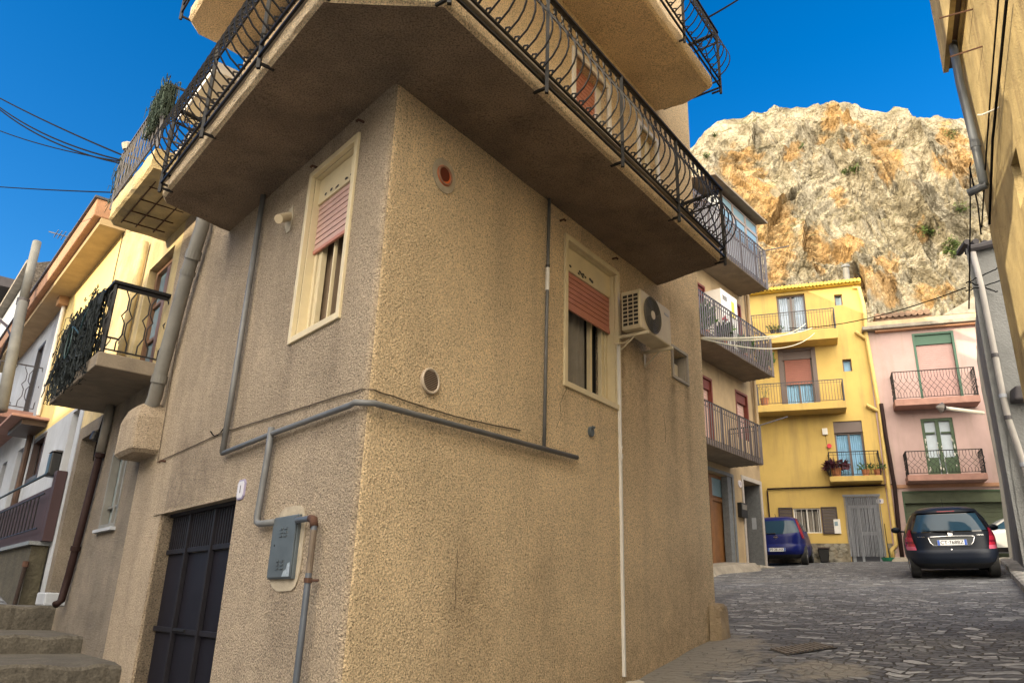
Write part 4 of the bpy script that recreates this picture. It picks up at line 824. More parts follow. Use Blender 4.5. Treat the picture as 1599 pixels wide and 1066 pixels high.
# ---------------------------------------------------------------- house next door (with the two small balconies)
hb = thing('lane_house', 'grey plaster lane house with a netted black balcony and recessed doorway', 'house', at_fr(FL, 6.5, -.4))
hB = [(3.949, 4.05, -2.3, .84, .16), (5.50, 6.62, 2.72, 4.42, .25), (5.78, 6.50, .84, 1.78, .10), (7.55, 8.75, -.11, 2.30, .45)]
w = MB(); wall_panel(w, FL, TALL_L, 5.2, -2.3, 6.1, hB[:1]); w.build('wall', [M['plaster_left'], M['plaster_left']], hb, recalc=False)
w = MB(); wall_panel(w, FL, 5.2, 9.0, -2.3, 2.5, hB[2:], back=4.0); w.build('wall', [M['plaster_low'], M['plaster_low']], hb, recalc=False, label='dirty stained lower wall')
w = MB(); wall_panel(w, FL, 5.2, 9.0, 2.5, 6.1, hB[1:2], back=4.0); w.build('wall', [M['plaster_b'], M['plaster_b']], hb, recalc=False, label='straw coloured upper wall with sunlit warmth added to its colour')  # yellower copy of the lane plaster for the sunlit part of the wall
rf = MB(); rf.box(FL, 5.32, 9.0, 6.102, 6.16, -4.0, .06); rf.build('roof_edge', M['concrete'], hb); rf = MB(); rf.box(FL, TALL_L+.01, 5.3, 6.102, 6.24, -4.0, .32); rf.build('pale_eaves', M['white'], hb)
# brown window with two casements
c = MB(); c.box(FL, 5.49, 6.63, 2.71, 4.43, -.27, -.25); bw = c.build('window', M['dark'], hb)
c = MB(); frame_box(c, FL, 5.50, 6.62, 2.74, 4.42, .07, -.20, -.10); c.box(FL, 5.99, 6.13, 2.81, 4.35, -.20, -.11)
for a, b in ((5.57, 5.99), (6.13, 6.55)): 
    for z in (3.3, 3.83): c.box(FL, a, b, z, z+.05, -.19, -.12)
c.build('frame', mat('brown_window_wood', (.17, .085, .045), .5, var=.25, vscale=6), bw, bevel=.006)
c = MB(); c.box(FL, 5.57, 6.55, 2.81, 4.35, -.165, -.155); c.build('pane', M['glass_blue'], bw)
# low tall window
c = MB(); c.box(FL, 5.77, 6.51, .83, 1.79, -.10, -.085); lw = c.build('window', mat('milky_pane', (.30, .36, .38), .2, spec=.7, var=.15), hb)
c = MB(); frame_box(c, FL, 5.76, 6.52, .82, 1.80, .05, -.08, .012); c.box(FL, 6.12, 6.17, .87, 1.75, -.08, -.03); c.box(FL, 5.81, 6.12, 1.07, 1.10, -.08, -.035); c.box(FL, 6.17, 6.47, 1.07, 1.10, -.08, -.035); c.build('frame', M['pipe_big'], lw, bevel=.003)
c = MB(); c.box(FL, 5.72, 6.56, .775, .815, -.05, .06); c.build('sill', M['offwhite'], lw, bevel=.004)
# doorway
c = MB(); c.box(FL, 7.54, 8.76, -.12, 2.31, -.48, -.46); dw = c.build('door', mat('dim_plaster', (.22, .19, .15), .9, var=.3, vscale=3, bump=.5, bscale=20), hb)
# lower balcony
def simple_slab(fr, s0, s1, z0, z1, o, name, m, parent, bevel=.012): c = MB(); c.box(fr, s0, s1, z0, z1, -.05, o); return c.build(name, m, parent, bevel=bevel)
b1 = simple_slab(FL, 5.05, 7.60, 2.50, 2.67, .70, 'balcony', M['slab'], hb)
r1 = straight_rail(FL, 5.26, 7.52, 2.72, 3.60, .62, b1, M['iron'], style='hexa', pitch=.115, w=.018)
c = MB(); c.box(FL, 5.22, 7.56, 3.59, 3.625, .58, .66); c.box(FL, 5.22, 5.30, 3.59, 3.625, 0, .579); c.box(FL, 5.25, 5.27, 3.54, 3.585, .02, .6); c.build('handrail', M['iron'], b1)
rnd = random.Random(12)
def strands(name, label, fr, s0, s1, z0, z1, o0, o1, n_, m, seed, cat='netting', hang=.5, wander=.12, r=.005):
    rd = random.Random(seed); c = MB()
    for _ in range(n_):
        s = rd.uniform(s0, s1); z = rd.uniform(z0, z1); o = rd.uniform(o0, o1); P = [fr.P(s, z, o)]; ds = rd.gauss(0, wander)
        for k in range(rd.randint(3, 7)):
            s += ds*.5 + rd.gauss(0, wander*.5); z += rd.uniform(-hang*.35, hang*.10); o += rd.gauss(0, .012); s = min(max(s, s0-.06), s1+.06); o = min(max(o, o0-.02), o1+.03); P.append(fr.P(s, max(z, z0-.25), o))
        c.tube(P, r*rd.uniform(.6, 1.5), 3, caps=False)
    return tag(c.build(name, m, recalc=False), label, cat)
# crumpled sheets of net: a folded cloth with the strands over it
def net_cloth(fr, s0, s1, z0, z1, o, m, seed, thin=.35, parent=None, name='net_folds'):
    c = MB(); a, b = 34, 16; vs = {}
    for i in range(a+1):
        for j in range(b+1):
            s = s0 + (s1-s0)*i/a; z = z1 - (z1-z0)*j/b; nn = noise.noise(Vector((s*7 + seed, z*2.2, 0))); z -= .10*nn*j/b
            vs[i, j] = fr.P(s + .03*noise.noise(Vector((s*5, z*6, seed))), z, o + .035*nn + .02*noise.noise(Vector((s*22, z*9, seed))))
    for i in range(a):
        for j in range(b):
            if noise.noise(Vector((i*.42, j*.55, seed*3))) > thin*(1-.6*j/b) - .05: continue
            c.quad(vs[i, j], vs[i+1, j], vs[i+1, j+1], vs[i, j+1])
    return c.build(name, m, parent, recalc=False)
n1 = strands('balcony_netting', 'dark tangled netting draped over the front rail of the lower lane balcony', FL, 5.5, 7.55, 2.75, 3.62, .64, .78, 620, M['net'], 2, wander=.16, r=.006)
net_cloth(FL, 5.45, 7.55, 2.80, 3.60, .70, M['net'], 5, thin=.62, parent=n1)
c = MB()
for k in range(1): R = .17; c.tube([FL.P(6.55 + R*.8*math.cos(a), 3.12 + R*1.25*math.sin(a), .79 + .01*k) for a in (2*math.pi*i/26 for i in range(26))], .009, 6, closed=True)
c.tube([FL.P(6.4, 3.3, .79), FL.P(6.0, 3.1, .78), FL.P(5.9, 3.3, .78), FL.P(5.75, 3.35, .78)], .013, 6)
tag(c.build('garden_hose', M['hose'], smooth=True), 'coiled green hose hanging on the netted black balcony', 'hose')
# upper rough balcony
outer = [FL.P(4.15, 0, .74), FL.P(5.9, 0, .76), FL.P(6.02, 0, .70)]; inner = [FL.P(4.15, 0, -.02), FL.P(5.9, 0, -.02), FL.P(6.05, 0, -.02)]
b2 = rough_balcony(outer, inner, 4.66, 4.92, 'balcony', hb, M['plaster_b'], M['plaster_b'], amp=.012)
c = MB()
for s in (4.6, 5.0, 5.4, 5.75): c.tube([FL.P(s, 4.655, .1), FL.P(s+.02, 4.65, .62)], .009, 4)
for o in (.2, .42, .6): c.tube([FL.P(4.45, 4.652, o), FL.P(5.85, 4.652, o+.02)], .009, 4)
c.build('exposed_rebar', M['rust'], b2)
straight_rail(FL, 4.05, 6.02, 4.96, 5.72, .74, b2, M['iron_grey'], style='wave', pitch=.085, w=.014)
n2 = strands('balcony_netting', 'faded green netting bunched over the top rail of the upper lane balcony', FL, 4.0, 4.6, 5.5, 5.80, .66, .80, 420, M['net_green'], 3, hang=.5, wander=.07, r=.005)
net_cloth(FL, 4.0, 4.6, 5.45, 5.84, .76, M['net_green'], 9, thin=.5, parent=n2)
strands('balcony_netting', 'wisps of green netting trailing from the far end of the upper lane balcony', FL, 6.0, 6.12, 5.0, 5.7, .55, .80, 140, M['net_green'], 6, hang=.3, wander=.03, r=.004)
c = MB(); c.tube([FL.P(5.93, 5.74, .72), FL.P(5.93, 5.82, .72), FL.P(5.93, 5.85, .72)], [.06, .09, .05], 12); tag(c.build('plant_pot', M['stone_pale']), 'small pale pot standing on the far rail end of the upper lane balcony', 'pot')
# big downpipe with its hopper
dp = thing('downpipe', 'thick weathered grey downpipe with collars ending in the stone-rendered hopper', 'downpipe', at_fr(FL, 5.0, 2, .1))
c = MB(); P = [(3.98, 4.9), (4.0, 4.05), (4.22, 3.6), (4.55, 2.5), (4.62, 2.15), (4.76, 2.0), (4.78, 1.9)]
c.tube([FL.P(s, z, .12) for s, z in P], .076, 16); c.build('pipe', M['pipe_big'], dp, smooth=True)
for (s, z), (s2, z2) in (((4.12, 3.80), (4.155, 3.70)), ((4.22, 3.58), (4.24, 3.53)), ((4.565, 2.40), (4.58, 2.31))):
    c = MB(); c.tube([FL.P(s, z, .12), FL.P(s2, z2, .12)], .086, 16); c.build('collar', M['pipe_big'], dp, smooth=False)
hp = MB(); rows = []
for i, (z, w_, d_) in enumerate(((1.52, .40, .24), (1.56, .46, .28), (1.92, .43, .28), (2.06, .34, .24), (2.12, .2, .15))):
    rows.append([FL.P(4.92 + a*w_*.85 + .012*noise.noise(Vector((i, k, 2))), z + .012*noise.noise(Vector((i, k, 4))), b_*d_) for k, (a, b_) in enumerate(((-1, -.2), (-1, .5), (-.92, .93), (-.8, 1), (0, 1.03), (.8, 1), (.95, .9), (1, .5), (1, -.2)))])
for r in rows: hp.v += [tuple(p) for p in r]
for i in range(4):
    for j in range(8): hp.f.append((i*9+j, i*9+j+1, (i+1)*9+j+1, (i+1)*9+j)); hp.m.append(0)
hp.f.append(tuple(range(9))[::-1]); hp.f.append(tuple(36+j for j in range(9))); hp.m += [0, 0]
hpo = tag(hp.build('rain_hopper', M['plaster_left']), 'rounded pebbledash box under the thick grey downpipe', 'hopper')
c = MB(); c.box(FL, 5.318, 5.345, 1.66, 1.90, .03, .22); c.build('rusty_flap', M['rust'], hpo)
# side pipes
dp2 = thing('downpipe', 'pale painted downpipe running beside the brown window above the netted balcony', 'downpipe', at_fr(FL, 7.0, 3, .05))
c = MB(); c.tube([FL.P(6.92, 4.95, .07), FL.P(6.95, 4.0, .07), FL.P(7.0, 2.72, .07)], .055, 10); c.build('pipe', M['plaster_b'], dp2, smooth=True)
dp3 = thing('downpipe', 'oxblood rusty downpipe with brackets beside the recessed doorway', 'downpipe', at_fr(FL, 7.5, -.1, .05))
c = MB(); c.tube([FL.P(7.02, 1.85, .06), FL.P(7.36, .3, .06), FL.P(7.44, -.03, .07), FL.P(7.38, -.08, .14)], .047, 10); c.build('pipe', M['pipe_rust'], dp3, smooth=True)
c = MB(); c.tube([FL.P(6.97, 2.55, .06), FL.P(7.02, 1.86, .06)], .060, 10); c.build('upper_length', M['pipe_big'], dp3, smooth=True)
for s, z in ((7.03, 1.82), (7.29, .62)): c = MB(); c.tube([FL.P(s, z-.03, .06), FL.P(s-.008, z+.03, .06)], .064, 10); c.build('bracket', M['pipe_rust'], dp3)
cable('door_wires', 'tangled black wires with a junction over the recessed grey doorway', [FL.P(s, z, .03) for s, z in ((8.6, 2.9), (8.3, 2.8), (8.0, 2.83), (7.7, 2.95), (7.35, 3.0))], .012)
cable('door_wires', 'loose wire loop hanging beside the oxblood downpipe', [FL.P(s, z, .04) for s, z in ((7.32, 2.9), (7.3, 2.5), (7.45, 2.3), (7.5, 2.15), (7.4, 2.05), (7.3, 2.2), (7.35, 2.4), (7.5, 2.0), (7.45, 1.8))], .009)
lp = MB(); lp.tube([FL.P(7.47, 2.20, .06), FL.P(7.47, 2.08, .09)], .06, 10); tag(lp.build('junction_lamp', M['black'], bevel=.004), 'small black wall lamp beside the recessed grey doorway', 'wall lamp')

# ---------------------------------------------------------------- pale yellow and white house with the terracotta cornice
hc = thing('yellow_lane_house', 'pale yellow and white lane house under a terracotta cornice', 'house', at_fr(FL, 12, -.1))
w = MB(); wall_panel(w, FL, 9.02, 13.2, 2.95, 6.0, [(10.75, 11.35, 4.15, 5.05, .2)], o=.01); w.build('wall', [M['yellow_pale'], M['yellow_pale']], hc, recalc=False)
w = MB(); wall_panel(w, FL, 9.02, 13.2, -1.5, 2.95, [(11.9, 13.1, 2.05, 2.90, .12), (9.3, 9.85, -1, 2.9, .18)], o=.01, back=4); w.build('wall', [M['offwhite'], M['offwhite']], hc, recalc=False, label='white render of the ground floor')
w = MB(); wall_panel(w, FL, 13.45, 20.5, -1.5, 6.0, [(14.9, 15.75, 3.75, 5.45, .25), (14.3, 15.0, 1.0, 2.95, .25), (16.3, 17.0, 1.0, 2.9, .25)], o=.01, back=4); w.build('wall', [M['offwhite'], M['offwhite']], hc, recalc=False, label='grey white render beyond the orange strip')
w = MB(); w.box(FL, 13.2, 13.45, 3.3, 6.0, -.2, .05); w.build('pilaster', M['orange_paint'], hc); w = MB(); w.box(FL, 13.2, 13.45, -1.5, 3.298, -.2, .03); w.build('pilaster', M['offwhite'], hc); w = MB(); w.tube([FL.P(13.3, 3.3, .08), FL.P(13.3, -.5, .08)], .06, 8); w.build('downpipe', M['wood_dark'], hc)
w = MB(); w.box(FL, 8.9, 20.7, 6.02, 6.34, -4.0, .52); w.build('cornice', M['cornice_paint'], hc, bevel=.02)
w = MB(); w.box(FL, 8.9, 20.7, 5.90, 6.015, -.3, .40); w.build('soffit', mat('eaves_soffit', (.42, .31, .17), .9, var=.2, vscale=4, bump=.3, bscale=30), hc)
w = MB(); w.box(FL, 8.88, 20.72, 6.342, 6.38, -4.0, .56); w.build('roof_lip', M['iron_grey'], hc)
for s0, s1, z0, z1, m in ((10.75, 11.35, 4.15, 5.05, M['orange_paint']), (14.9, 15.75, 3.75, 5.45, M['wood_dark']), (11.9, 13.1, 2.05, 2.90, M['louvre']), (14.3, 15.0, 1.0, 2.95, M['wood_dark']), (16.3, 17.0, 1.0, 2.9, M['wood_dark']), (9.3, 9.85, -1, 2.9, M['tan2'])):
    c = MB(); c.box(FL, s0-.01, s1+.01, z0-.01, z1+.01, -.26, -.10 if z0 == 2.05 or s0 == 10.75 else -.2); wd = c.build('window', m, hc)
    if s0 in (14.9, 11.9): c = MB(); frame_box(c, FL, s0, s1, z0, z1, .07, -.08 if s0 < 13 else -.12, .02); c.build('frame', M['iron_grey'] if s0 > 13 else M['louvre'], wd)
dq = thing('downpipe', 'slim white downpipe beside the orange strip of the yellow lane house', 'downpipe', at_fr(FL, 13.1, 1, .05)); c = MB(); c.tube([FL.P(13.08, 5.88, .07), FL.P(13.08, 3.4, .07)], .04, 8); c.build('pipe', M['white'], dq); c = MB(); c.box(FL, 12.95, 13.2, 5.72, 5.9, .02, .2); c.build('hopper', M['orange_paint'], dq)
cn = thing('door_canopy', 'small thin concrete canopy over the dark window of the white lane wall', 'canopy', at_fr(FL, 13, 3.1)); c = MB(); c.box(FL, 12.0, 13.9, 3.12, 3.17, 0, .62); c.build('top_slab', M['salmon'], cn, bevel=.01); c = MB(); c.box(FL, 12.15, 13.7, 3.02, 3.118, 0, .42); c.build('beam', M['wood_dark'], cn)
mbx = thing('letter_box', 'black letter box on the edge of the white lane wall', 'letter box', at_fr(FL, 10.2, 2, 0)); c = MB(); c.box(FL, 9.95, 10.22, 1.86, 2.24, .012, .16); c.build('box', M['black'], mbx, bevel=.02); c = MB(); c.hexa([FL.P(s, z, o) for z, o1 in ((2.25, .17), (2.28, .1)) for s, o in ((9.93, .012), (10.24, .012), (10.24, o1), (9.93, o1))]); c.build('lid', M['iron_grey'], mbx)
# far balcony
bd = simple_slab(FL, 14.2, 18.5, 3.48, 3.66, .85, 'balcony', M['salmon'], hc)
straight_rail(FL, 14.3, 18.4, 3.70, 4.65, .80, bd, M['iron_grey'], style='hexa', pitch=.13, w=.018)
c = MB(); c.box(FL, 14.25, 18.45, 3.66, 3.69, .6, .88); c.build('edge_trim', M['white'], bd)
cable('orange_rope', 'orange cord tied along the far lane balcony rail', [FL.P(s, z, .84) for s, z in ((18.4, 5.1), (17.0, 4.75), (16.4, 4.72), (15.8, 4.62), (14.3, 4.62))], .022, mat('orange_cord', (.55, .12, .05), .6))
# landing with wine parapet
ld = thing('landing_parapet', 'wine red parapet with iron handrail on a mossy stone landing wall', 'parapet', at_fr(FL, 12, -.1, .3))
c = MB(); c.box(FL, 9.36, 20, -1.2, .74, .02, .24); c.build('stone_wall', M['moss_stone'], ld)
c = MB(); c.box(FL, 9.38, 20, .80, 1.62, .10, .16); c.box(FL, 9.15, 9.37, .80, 1.85, .02, .16); c.build('parapet', M['wine'], ld)
c = MB(); c.box(FL, 9.30, 20, .742, .798, .0, .30); c.build('coping', M['marble'], ld)
c = MB(); c.tube([FL.P(9.25, 1.80, .26), FL.P(20, 1.86, .26)], .022, 6); c.tube([FL.P(9.3, 1.50, .24), FL.P(20, 1.52, .24)], .014, 5); c.tube([FL.P(9.3, .98, .24), FL.P(20, .98, .24)], .014, 5)
for i in range(14): s = 9.7 + i*.33; c.tube([FL.P(s, .98, .24), FL.P(s, 1.50, .24)], .010, 4)
c.build('handrail', M['iron'], ld)
dpz = thing('rusty_post', 'short rusty pipe standing at the foot of the mossy landing wall', 'pipe', at_fr(FL, 9.2, -.1, .1)); c = MB(); c.tube([FL.P(9.30, -.12, .30), FL.P(9.28, .42, .28)], .03, 8); c.build('pipe', M['iron_brown'], dpz); c = MB(); c.tube([FL.P(9.28, .42, .28), FL.P(9.28, .5, .28)], .045, 8); c.build('fitting', M['rust'], dpz)

# ---------------------------------------------------------------- far roofs of the lane
he = thing('rubble_gable_house', 'tall grey lane house with a dark rubble masonry gable', 'house', at_fr(FL, 23, 0))
c = MB(); wall_panel(c, FL, 20.8, 27.0, -1, 9.3, [], back=5); 
c.build('wall', [M['offwhite'], M['offwhite']], he, recalc=False)
c = MB(); c.prism([FL.P(20.78, 6.3, .0), FL.P(20.78, 6.3, -5), FL.P(20.78, 9.0, -5), FL.P(20.78, 10.1, -1.6), FL.P(20.78, 9.35, .02)], -FL.d*.04); c.build('gable', M['rubble'], he); c = MB(); c.prism([FL.P(20.8, 9.3, -.2), FL.P(20.8, 10.0, -1.6), FL.P(20.8, 9.0, -5)], FL.d*6.2); c.build('roof', M['roof_tile'], he)
c = MB(); c.box(FL, 20.85, 27, 9.31, 9.42, -.2, .25); c.build('eaves', M['concrete'], he)
hf = thing('dark_roof_house', 'farthest grey lane house with a dark overhanging roof edge', 'house', at_fr(FL, 29, 0))
c = MB(); wall_panel(c, FL, 27.2, 40, -1, 10.5, [(29.3, 30.6, 7.5, 9.6, .2), (32.5, 33.8, 7.5, 9.6, .2)], back=5); c.build('wall', [M['grey_smooth'], M['grey_smooth']], hf, recalc=False)
for s in (29.3, 32.5): c = MB(); c.box(FL, s, s+1.3, 7.5, 9.6, -.22, -.15); wd = c.build('window', M['glass_blue'], hf); c = MB(); frame_box(c, FL, s, s+1.3, 7.5, 9.6, .12, -.14, .05); c.build('frame', M['offwhite'], wd)
c = MB(); c.box(FL, 27.0, 40, 10.5, 10.85, -5, .4); c.build('eaves', M['roof_dark'], hf)
gp_ = thing('chimney_flue', 'tall pale grey flue pipe standing above the lane roofs', 'flue pipe', at_fr(FL, 20.6, 0, .9))
c = MB(); a = at(25, 640, 14.5); p0 = FL.P(20.4, 4, .75); 
sA, zA = FL.px(58, 378, .72); sB, zB = FL.px(36, 470, .72); sC, zC = FL.px(2, 640, .72)
c.tube([FL.P(sC, zC, .72), FL.P(sB, zB, .72)], .105, 14); c.build('lower_pipe', M['flue'], gp_, smooth=True); c = MB(); c.tube([FL.P(sB, zB, .72), FL.P(sA, zA, .72)], .088, 14); c.build('upper_pipe', M['flue'], gp_, smooth=True); c = MB(); c.tube([FL.P(sB, zB-.1, .72), FL.P(sB, zB+.05, .72)], .118, 14); c.build('collar', M['iron_grey'], gp_)
# antenna
an = thing('tv_antenna', 'small television antenna above the terracotta cornice', 'antenna', at_fr(FL, 14, 6.4, -1)); A = at(119, 402, 15.0); B = at(126, 371, 15.0); sA = (A - FL.o).dot(FL.d)
c = MB(); c.tube([Vector((A.x, A.y, 6.2)), B], .022, 5); c.build('mast', M['pipe_grey'], an)
c = MB(); u_ = FL.d; 
for k in range(7): q = B.lerp(A, .15) + FL.n*(.04+.07*k); c.tube([q - u_*(.34-.02*k), q + u_*(.34-.02*k)], .009, 4)
c.tube([B.lerp(A, .15) - FL.n*.2, B.lerp(A, .15) + FL.n*.6], .012, 4)
for k in range(4): q = B.lerp(A, .5) + FL.n*.1 + Vector((0, 0, -.1+.09*k)); c.tube([q - u_*.4, q + u_*.4], .009, 4)
c.build('elements', M['pipe_big'], an, recalc=False)
br = thing('wall_bracket', 'black wire bracket holding cables at the lane wall beneath the cornice end', 'bracket', at_fr(FL, 17.5, 5, .5)); c = MB(); P = [FL.px(u, v, .5) for u, v in ((0, 500), (12, 510), (20, 528), (24, 545), (26, 560))]; c.tube([FL.P(s, z, .5) for s, z in P], .045, 6); P = [FL.px(u, v, .5) for u, v in ((0, 560), (10, 535), (18, 520))]; c.tube([FL.P(s, z, .5) for s, z in P], .03, 6); c.build('bar', M['iron_brown'], br)

# ---------------------------------------------------------------- unseen house blocks, added and stepped in height to shade the street
def block(name, label, pts, z0, z1, m, roof):
    t = thing(name, label, 'house', (pts[0][0], pts[0][1], z0)); c = MB(); c.prism([Vector((x, y, z0)) for x, y in pts], (0, 0, z1-z0)); c.build('wall', m, t)
    cx_ = sum(p[0] for p in pts)/len(pts); cy_ = sum(p[1] for p in pts)/len(pts); c = MB(); c.prism([Vector((cx_+(x-cx_)*1.03, cy_+(y-cy_)*1.03, z1+.002)) for x, y in pts], (0, 0, .25)); c.build('roof', roof, t); return t
LN = Vector((SL, CL, 0)); LP = Vector((CL, -SL, 0))
def ln(s, d): p = Vector((-8.5, 4.6, 0)) + LN*s - Vector((.77, .64, 0))*d; return (p.x, p.y)
block('shading_house', 'unseen long ochre house block added behind the viewer to shade the lane', [ln(-22, 12), ln(6.2, 12), ln(6.2, 20), ln(-22, 20)], -3, 8.5, M['ochre'], M['roof_tile'])
block('shading_house', 'unseen lower pale house block added to let sun over onto the lane', [ln(6.25, 12), ln(12.4, 12), ln(12.4, 20), ln(6.25, 20)], -3, 7.2, M['yellow_pale'], M['roof_tile'])
block('shading_house', 'unseen tall pink house block added to shade the far lane', [ln(12.45, 12), ln(40, 12), ln(40, 20), ln(12.45, 20)], -3, 10.5, M['pink'], M['roof_tile'])
# ---------------------------------------------------------------- ochre house with the stacked slatted balconies
A2 = at(1105, 880, 21.3); B2 = at(1198, 884, 24.3); F2 = Frame((A2.x, A2.y), to=(B2.x, B2.y)); L2 = (Vector((B2.x-A2.x, B2.y-A2.y, 0))).length
h2 = thing('balcony_house', 'ochre street house with three stacked slatted iron balconies and a glazed top veranda', 'house', (A2.x, A2.y, A2.z))
def R2(*p): return F2.rect(p)
d1 = R2((1085, 728), (1146, 745), (1146, 887), (1085, 875)); d2 = R2((1162, 750), (1189, 757), (1192, 886), (1166, 880))
w11 = R2((1086, 583), (1112, 592), (1112, 640), (1086, 632)); w12 = R2((1149, 611), (1167, 617), (1168, 655), (1150, 650))
w21 = R2((1080, 438), (1101, 447), (1101, 490), (1080, 480)); w22 = R2((1149, 474), (1156, 478), (1157, 500), (1149, 497))
ZT2 = 12.3
def dn(h, z): return (h[0], h[1], z, h[3], .22)
fz = [F2.px(1150, 706, 1.0)[1], F2.px(1150, 556, 1.0)[1], F2.px(1165, 427, 1.0)[1]]   # slab bottoms
print('facade2 slab bottoms', fz, 'doors', d1, d2, w11, w12, w21, w22, 'len', L2)
hol = [(d1[0], d1[1], -1, d1[3], .25), (d2[0], d2[1], -1, d2[3], .5), dn(w11, fz[0]+.2), dn(w12, fz[0]+1.0), dn(w21, fz[1]+.2), dn(w22, fz[1]+.2)]
c = MB(); wall_panel(c, F2, -4.5, L2, -1, ZT2, hol, back=9); c.build('wall', [M['tan2'], M['tan2']], h2, recalc=False)
c = MB(); c.prism([F2.P(L2+.12, ZT2+.002, .38), F2.P(L2+.12, ZT2+.12, .38), F2.P(L2+.12, ZT2+1.5, -1.75), F2.P(L2+.12, ZT2+1.6, -5), F2.P(L2+.12, ZT2+.002, -9.2)], -F2.d*(L2+4.7)); c.build('roof', M['roof_tile'], h2)
# garage door in varnished wood
c = MB(); c.box(F2, d1[0]-.01, d1[1]+.01, -1, d1[3]+.01, -.28, -.25); dd = c.build('door', M['wood'], h2)
H = d1[3]; c = MB(); m_ = [d1[0] + (d1[1]-d1[0])*f for f in (0, .6, 1.0)]
for a, b in zip(m_, m_[1:]): frame_box(c, F2, a, b, .6, H, .09, -.25, -.20)
for a, b in zip(m_, m_[1:]): c.box(F2, a+.09, b-.09, H-.75, H-.66, -.25, -.20)
c.build('panels', M['wood'], dd, bevel=.008)
c = MB(); c.box(F2, m_[0]+.09, m_[1]-.09, H-.66+.02, H-.09, -.245, -.22); c.box(F2, m_[0]+.09, m_[1]-.09, H-1.85, H-.75, -.245, -.22); c.box(F2, m_[1]+.09, m_[2]-.09, H-.60, H-.09, -.245, -.23); c.build('pane', M['glass_blue'], dd)
c = MB(); c.box(F2, d1[1]-.26, d1[1]-.004, .5, H-.002, -.20, -.004); c.build('door_jamb', M['marble'], dd)
c = MB(); c.box(F2, d1[0]-.2, d1[1]+.12, H+.002, H+.10, -.02, .03); c.box(F2, d1[1]+.005, d1[1]+.12, .6, H, -.02, .03); c.build('surround', M['marble'], h2)
# entrance with grey marble reveal
c = MB(); c.box(F2, d2[0]-.01, d2[1]+.01, -1, d2[3]+.01, -.53, -.50); de = c.build('door', M['wood_dark'], h2)
c = MB(); c.box(F2, d2[1]-.012, d2[1]-.004, 0, d2[3]-.01, -.49, -.004); c.build('marble_reveal', M['marble'], de); c = MB(); c.box(F2, d2[0]-.12, d2[0], .8, d2[3]+.12, -.01, .03); c.box(F2, d2[1], d2[1]+.12, .8, d2[3]+.12, -.01, .03); c.box(F2, d2[0], d2[1], d2[3], d2[3]+.12, -.01, .03); c.build('surround', mat('light_marble', (.42, .38, .34), .6, var=.2, vscale=8), de)
c = MB(); c.box(F2, d2[1]-.02, d2[1]-.013, d2[3]-1.35, d2[3]-1.0, -.32, -.18); c.build('intercom', M['offwhite'], de)
gl = thing('letter_box', 'black letter box between the wooden garage door and the marble doorway', 'letter box', tuple(F2.P((d1[1]+d2[0])/2, 2, 0))); s_, z_ = F2.px(1156, 797); c = MB(); c.box(F2, s_-.20, s_+.20, z_-.2, z_+.22, .005, .14); c.build('box', M['black'], gl, bevel=.01); c = MB(); c.box(F2, s_-.16, s_+.16, z_+.02, z_+.17, .1405, .146); c.build('window_strip', M['pipe_big'], gl)
pn = thing('house_number', 'small round white number 1 plaque between wooden garage door and marble doorway', 'number plaque', tuple(F2.P(0, 2, 0))); s_, z_ = F2.px(1155, 755); c = MB(); c.disc(F2.P(s_, z_, .0), F2.n, .14, 20, th=.02, ry=.11); c.build('plate', mat('enamel_white', (.62, .58, .60), .3), pn); text('numeral', '1', F2, s_, z_, .022, .13, M['ink_blue'], pn, bold=.003)
c = MB(); a_, b_ = F2.px(1158, 880)[0], L2+.05; c.box(F2, d2[0]-.25, L2-.02, -1, F2.px(1178, 884)[1], -.45, .45); tag(c.build('door_step', M['stone_pale'], bevel=.02), 'stone doorstep of the marble doorway in the ochre house', 'doorstep')
# concrete ramp
c = MB(); P = []
for i in range(15):
    s = -3 + (d2[0]-.3+3)*i/14; o = .95 + .15*math.sin(i*.8) if s < 1.2 else max(.05, .95*(1 - (s-1.2)/(d2[0]-1.4))); zt = F2.P(s, 0, 0); zt = gz(zt.x, zt.y) + .22*(1 if s < 1.2 else max(.1, 1-(s-1.2)/3)); q = F2.P(s, 0, o); P.append((F2.P(s, zt, -.05), F2.P(s, zt-.03, o*.8), F2.P(s, gz(q.x, q.y)-.05, o)))
for r in P: c.v += [tuple(x_) for x_ in r]
for i in range(14):
    for j in range(2): c.f.append((i*3+j, i*3+j+1, (i+1)*3+j+1, (i+1)*3+j)); c.m.append(0)
tag(c.build('ramp', M['concrete'], recalc=True), 'low concrete ramp curving out from the wooden garage door', kind='structure')
def shutter_window(s0, s1, z0, z1, zs, parent=h2):
    c = MB(); c.box(F2, s0-.01, s1+.01, z0-.01, z1+.01, -.25, -.22); r = c.build('window', M['dark'], parent)
    c = MB(); frame_box(c, F2, s0-.03, s1+.03, z0, z1+.03, .07, -.12, .01, bottom=False); c.box(F2, s0+.04, s1-.04, z1-.32, z1-.04, -.12, -.05); c.build('frame', M['red_wood'], r)
    slat_shutter(F2, s0+.04, s1-.04, zs, z1-.32, -.13, M['shutter_pale'], r, pitch=.09)
shutter_window(w11[0], w11[1], fz[0]+.2, w11[3], fz[0]+.2); shutter_window(w12[0], w12[1], fz[0]+1.0, w12[3], fz[0]+1.0)
shutter_window(w21[0], w21[1], fz[1]+.2, w21[3], fz[1]+1.2); shutter_window(w22[0], w22[1], fz[1]+.2, w22[3], fz[1]+1.2)
O2 = .98; ends = []
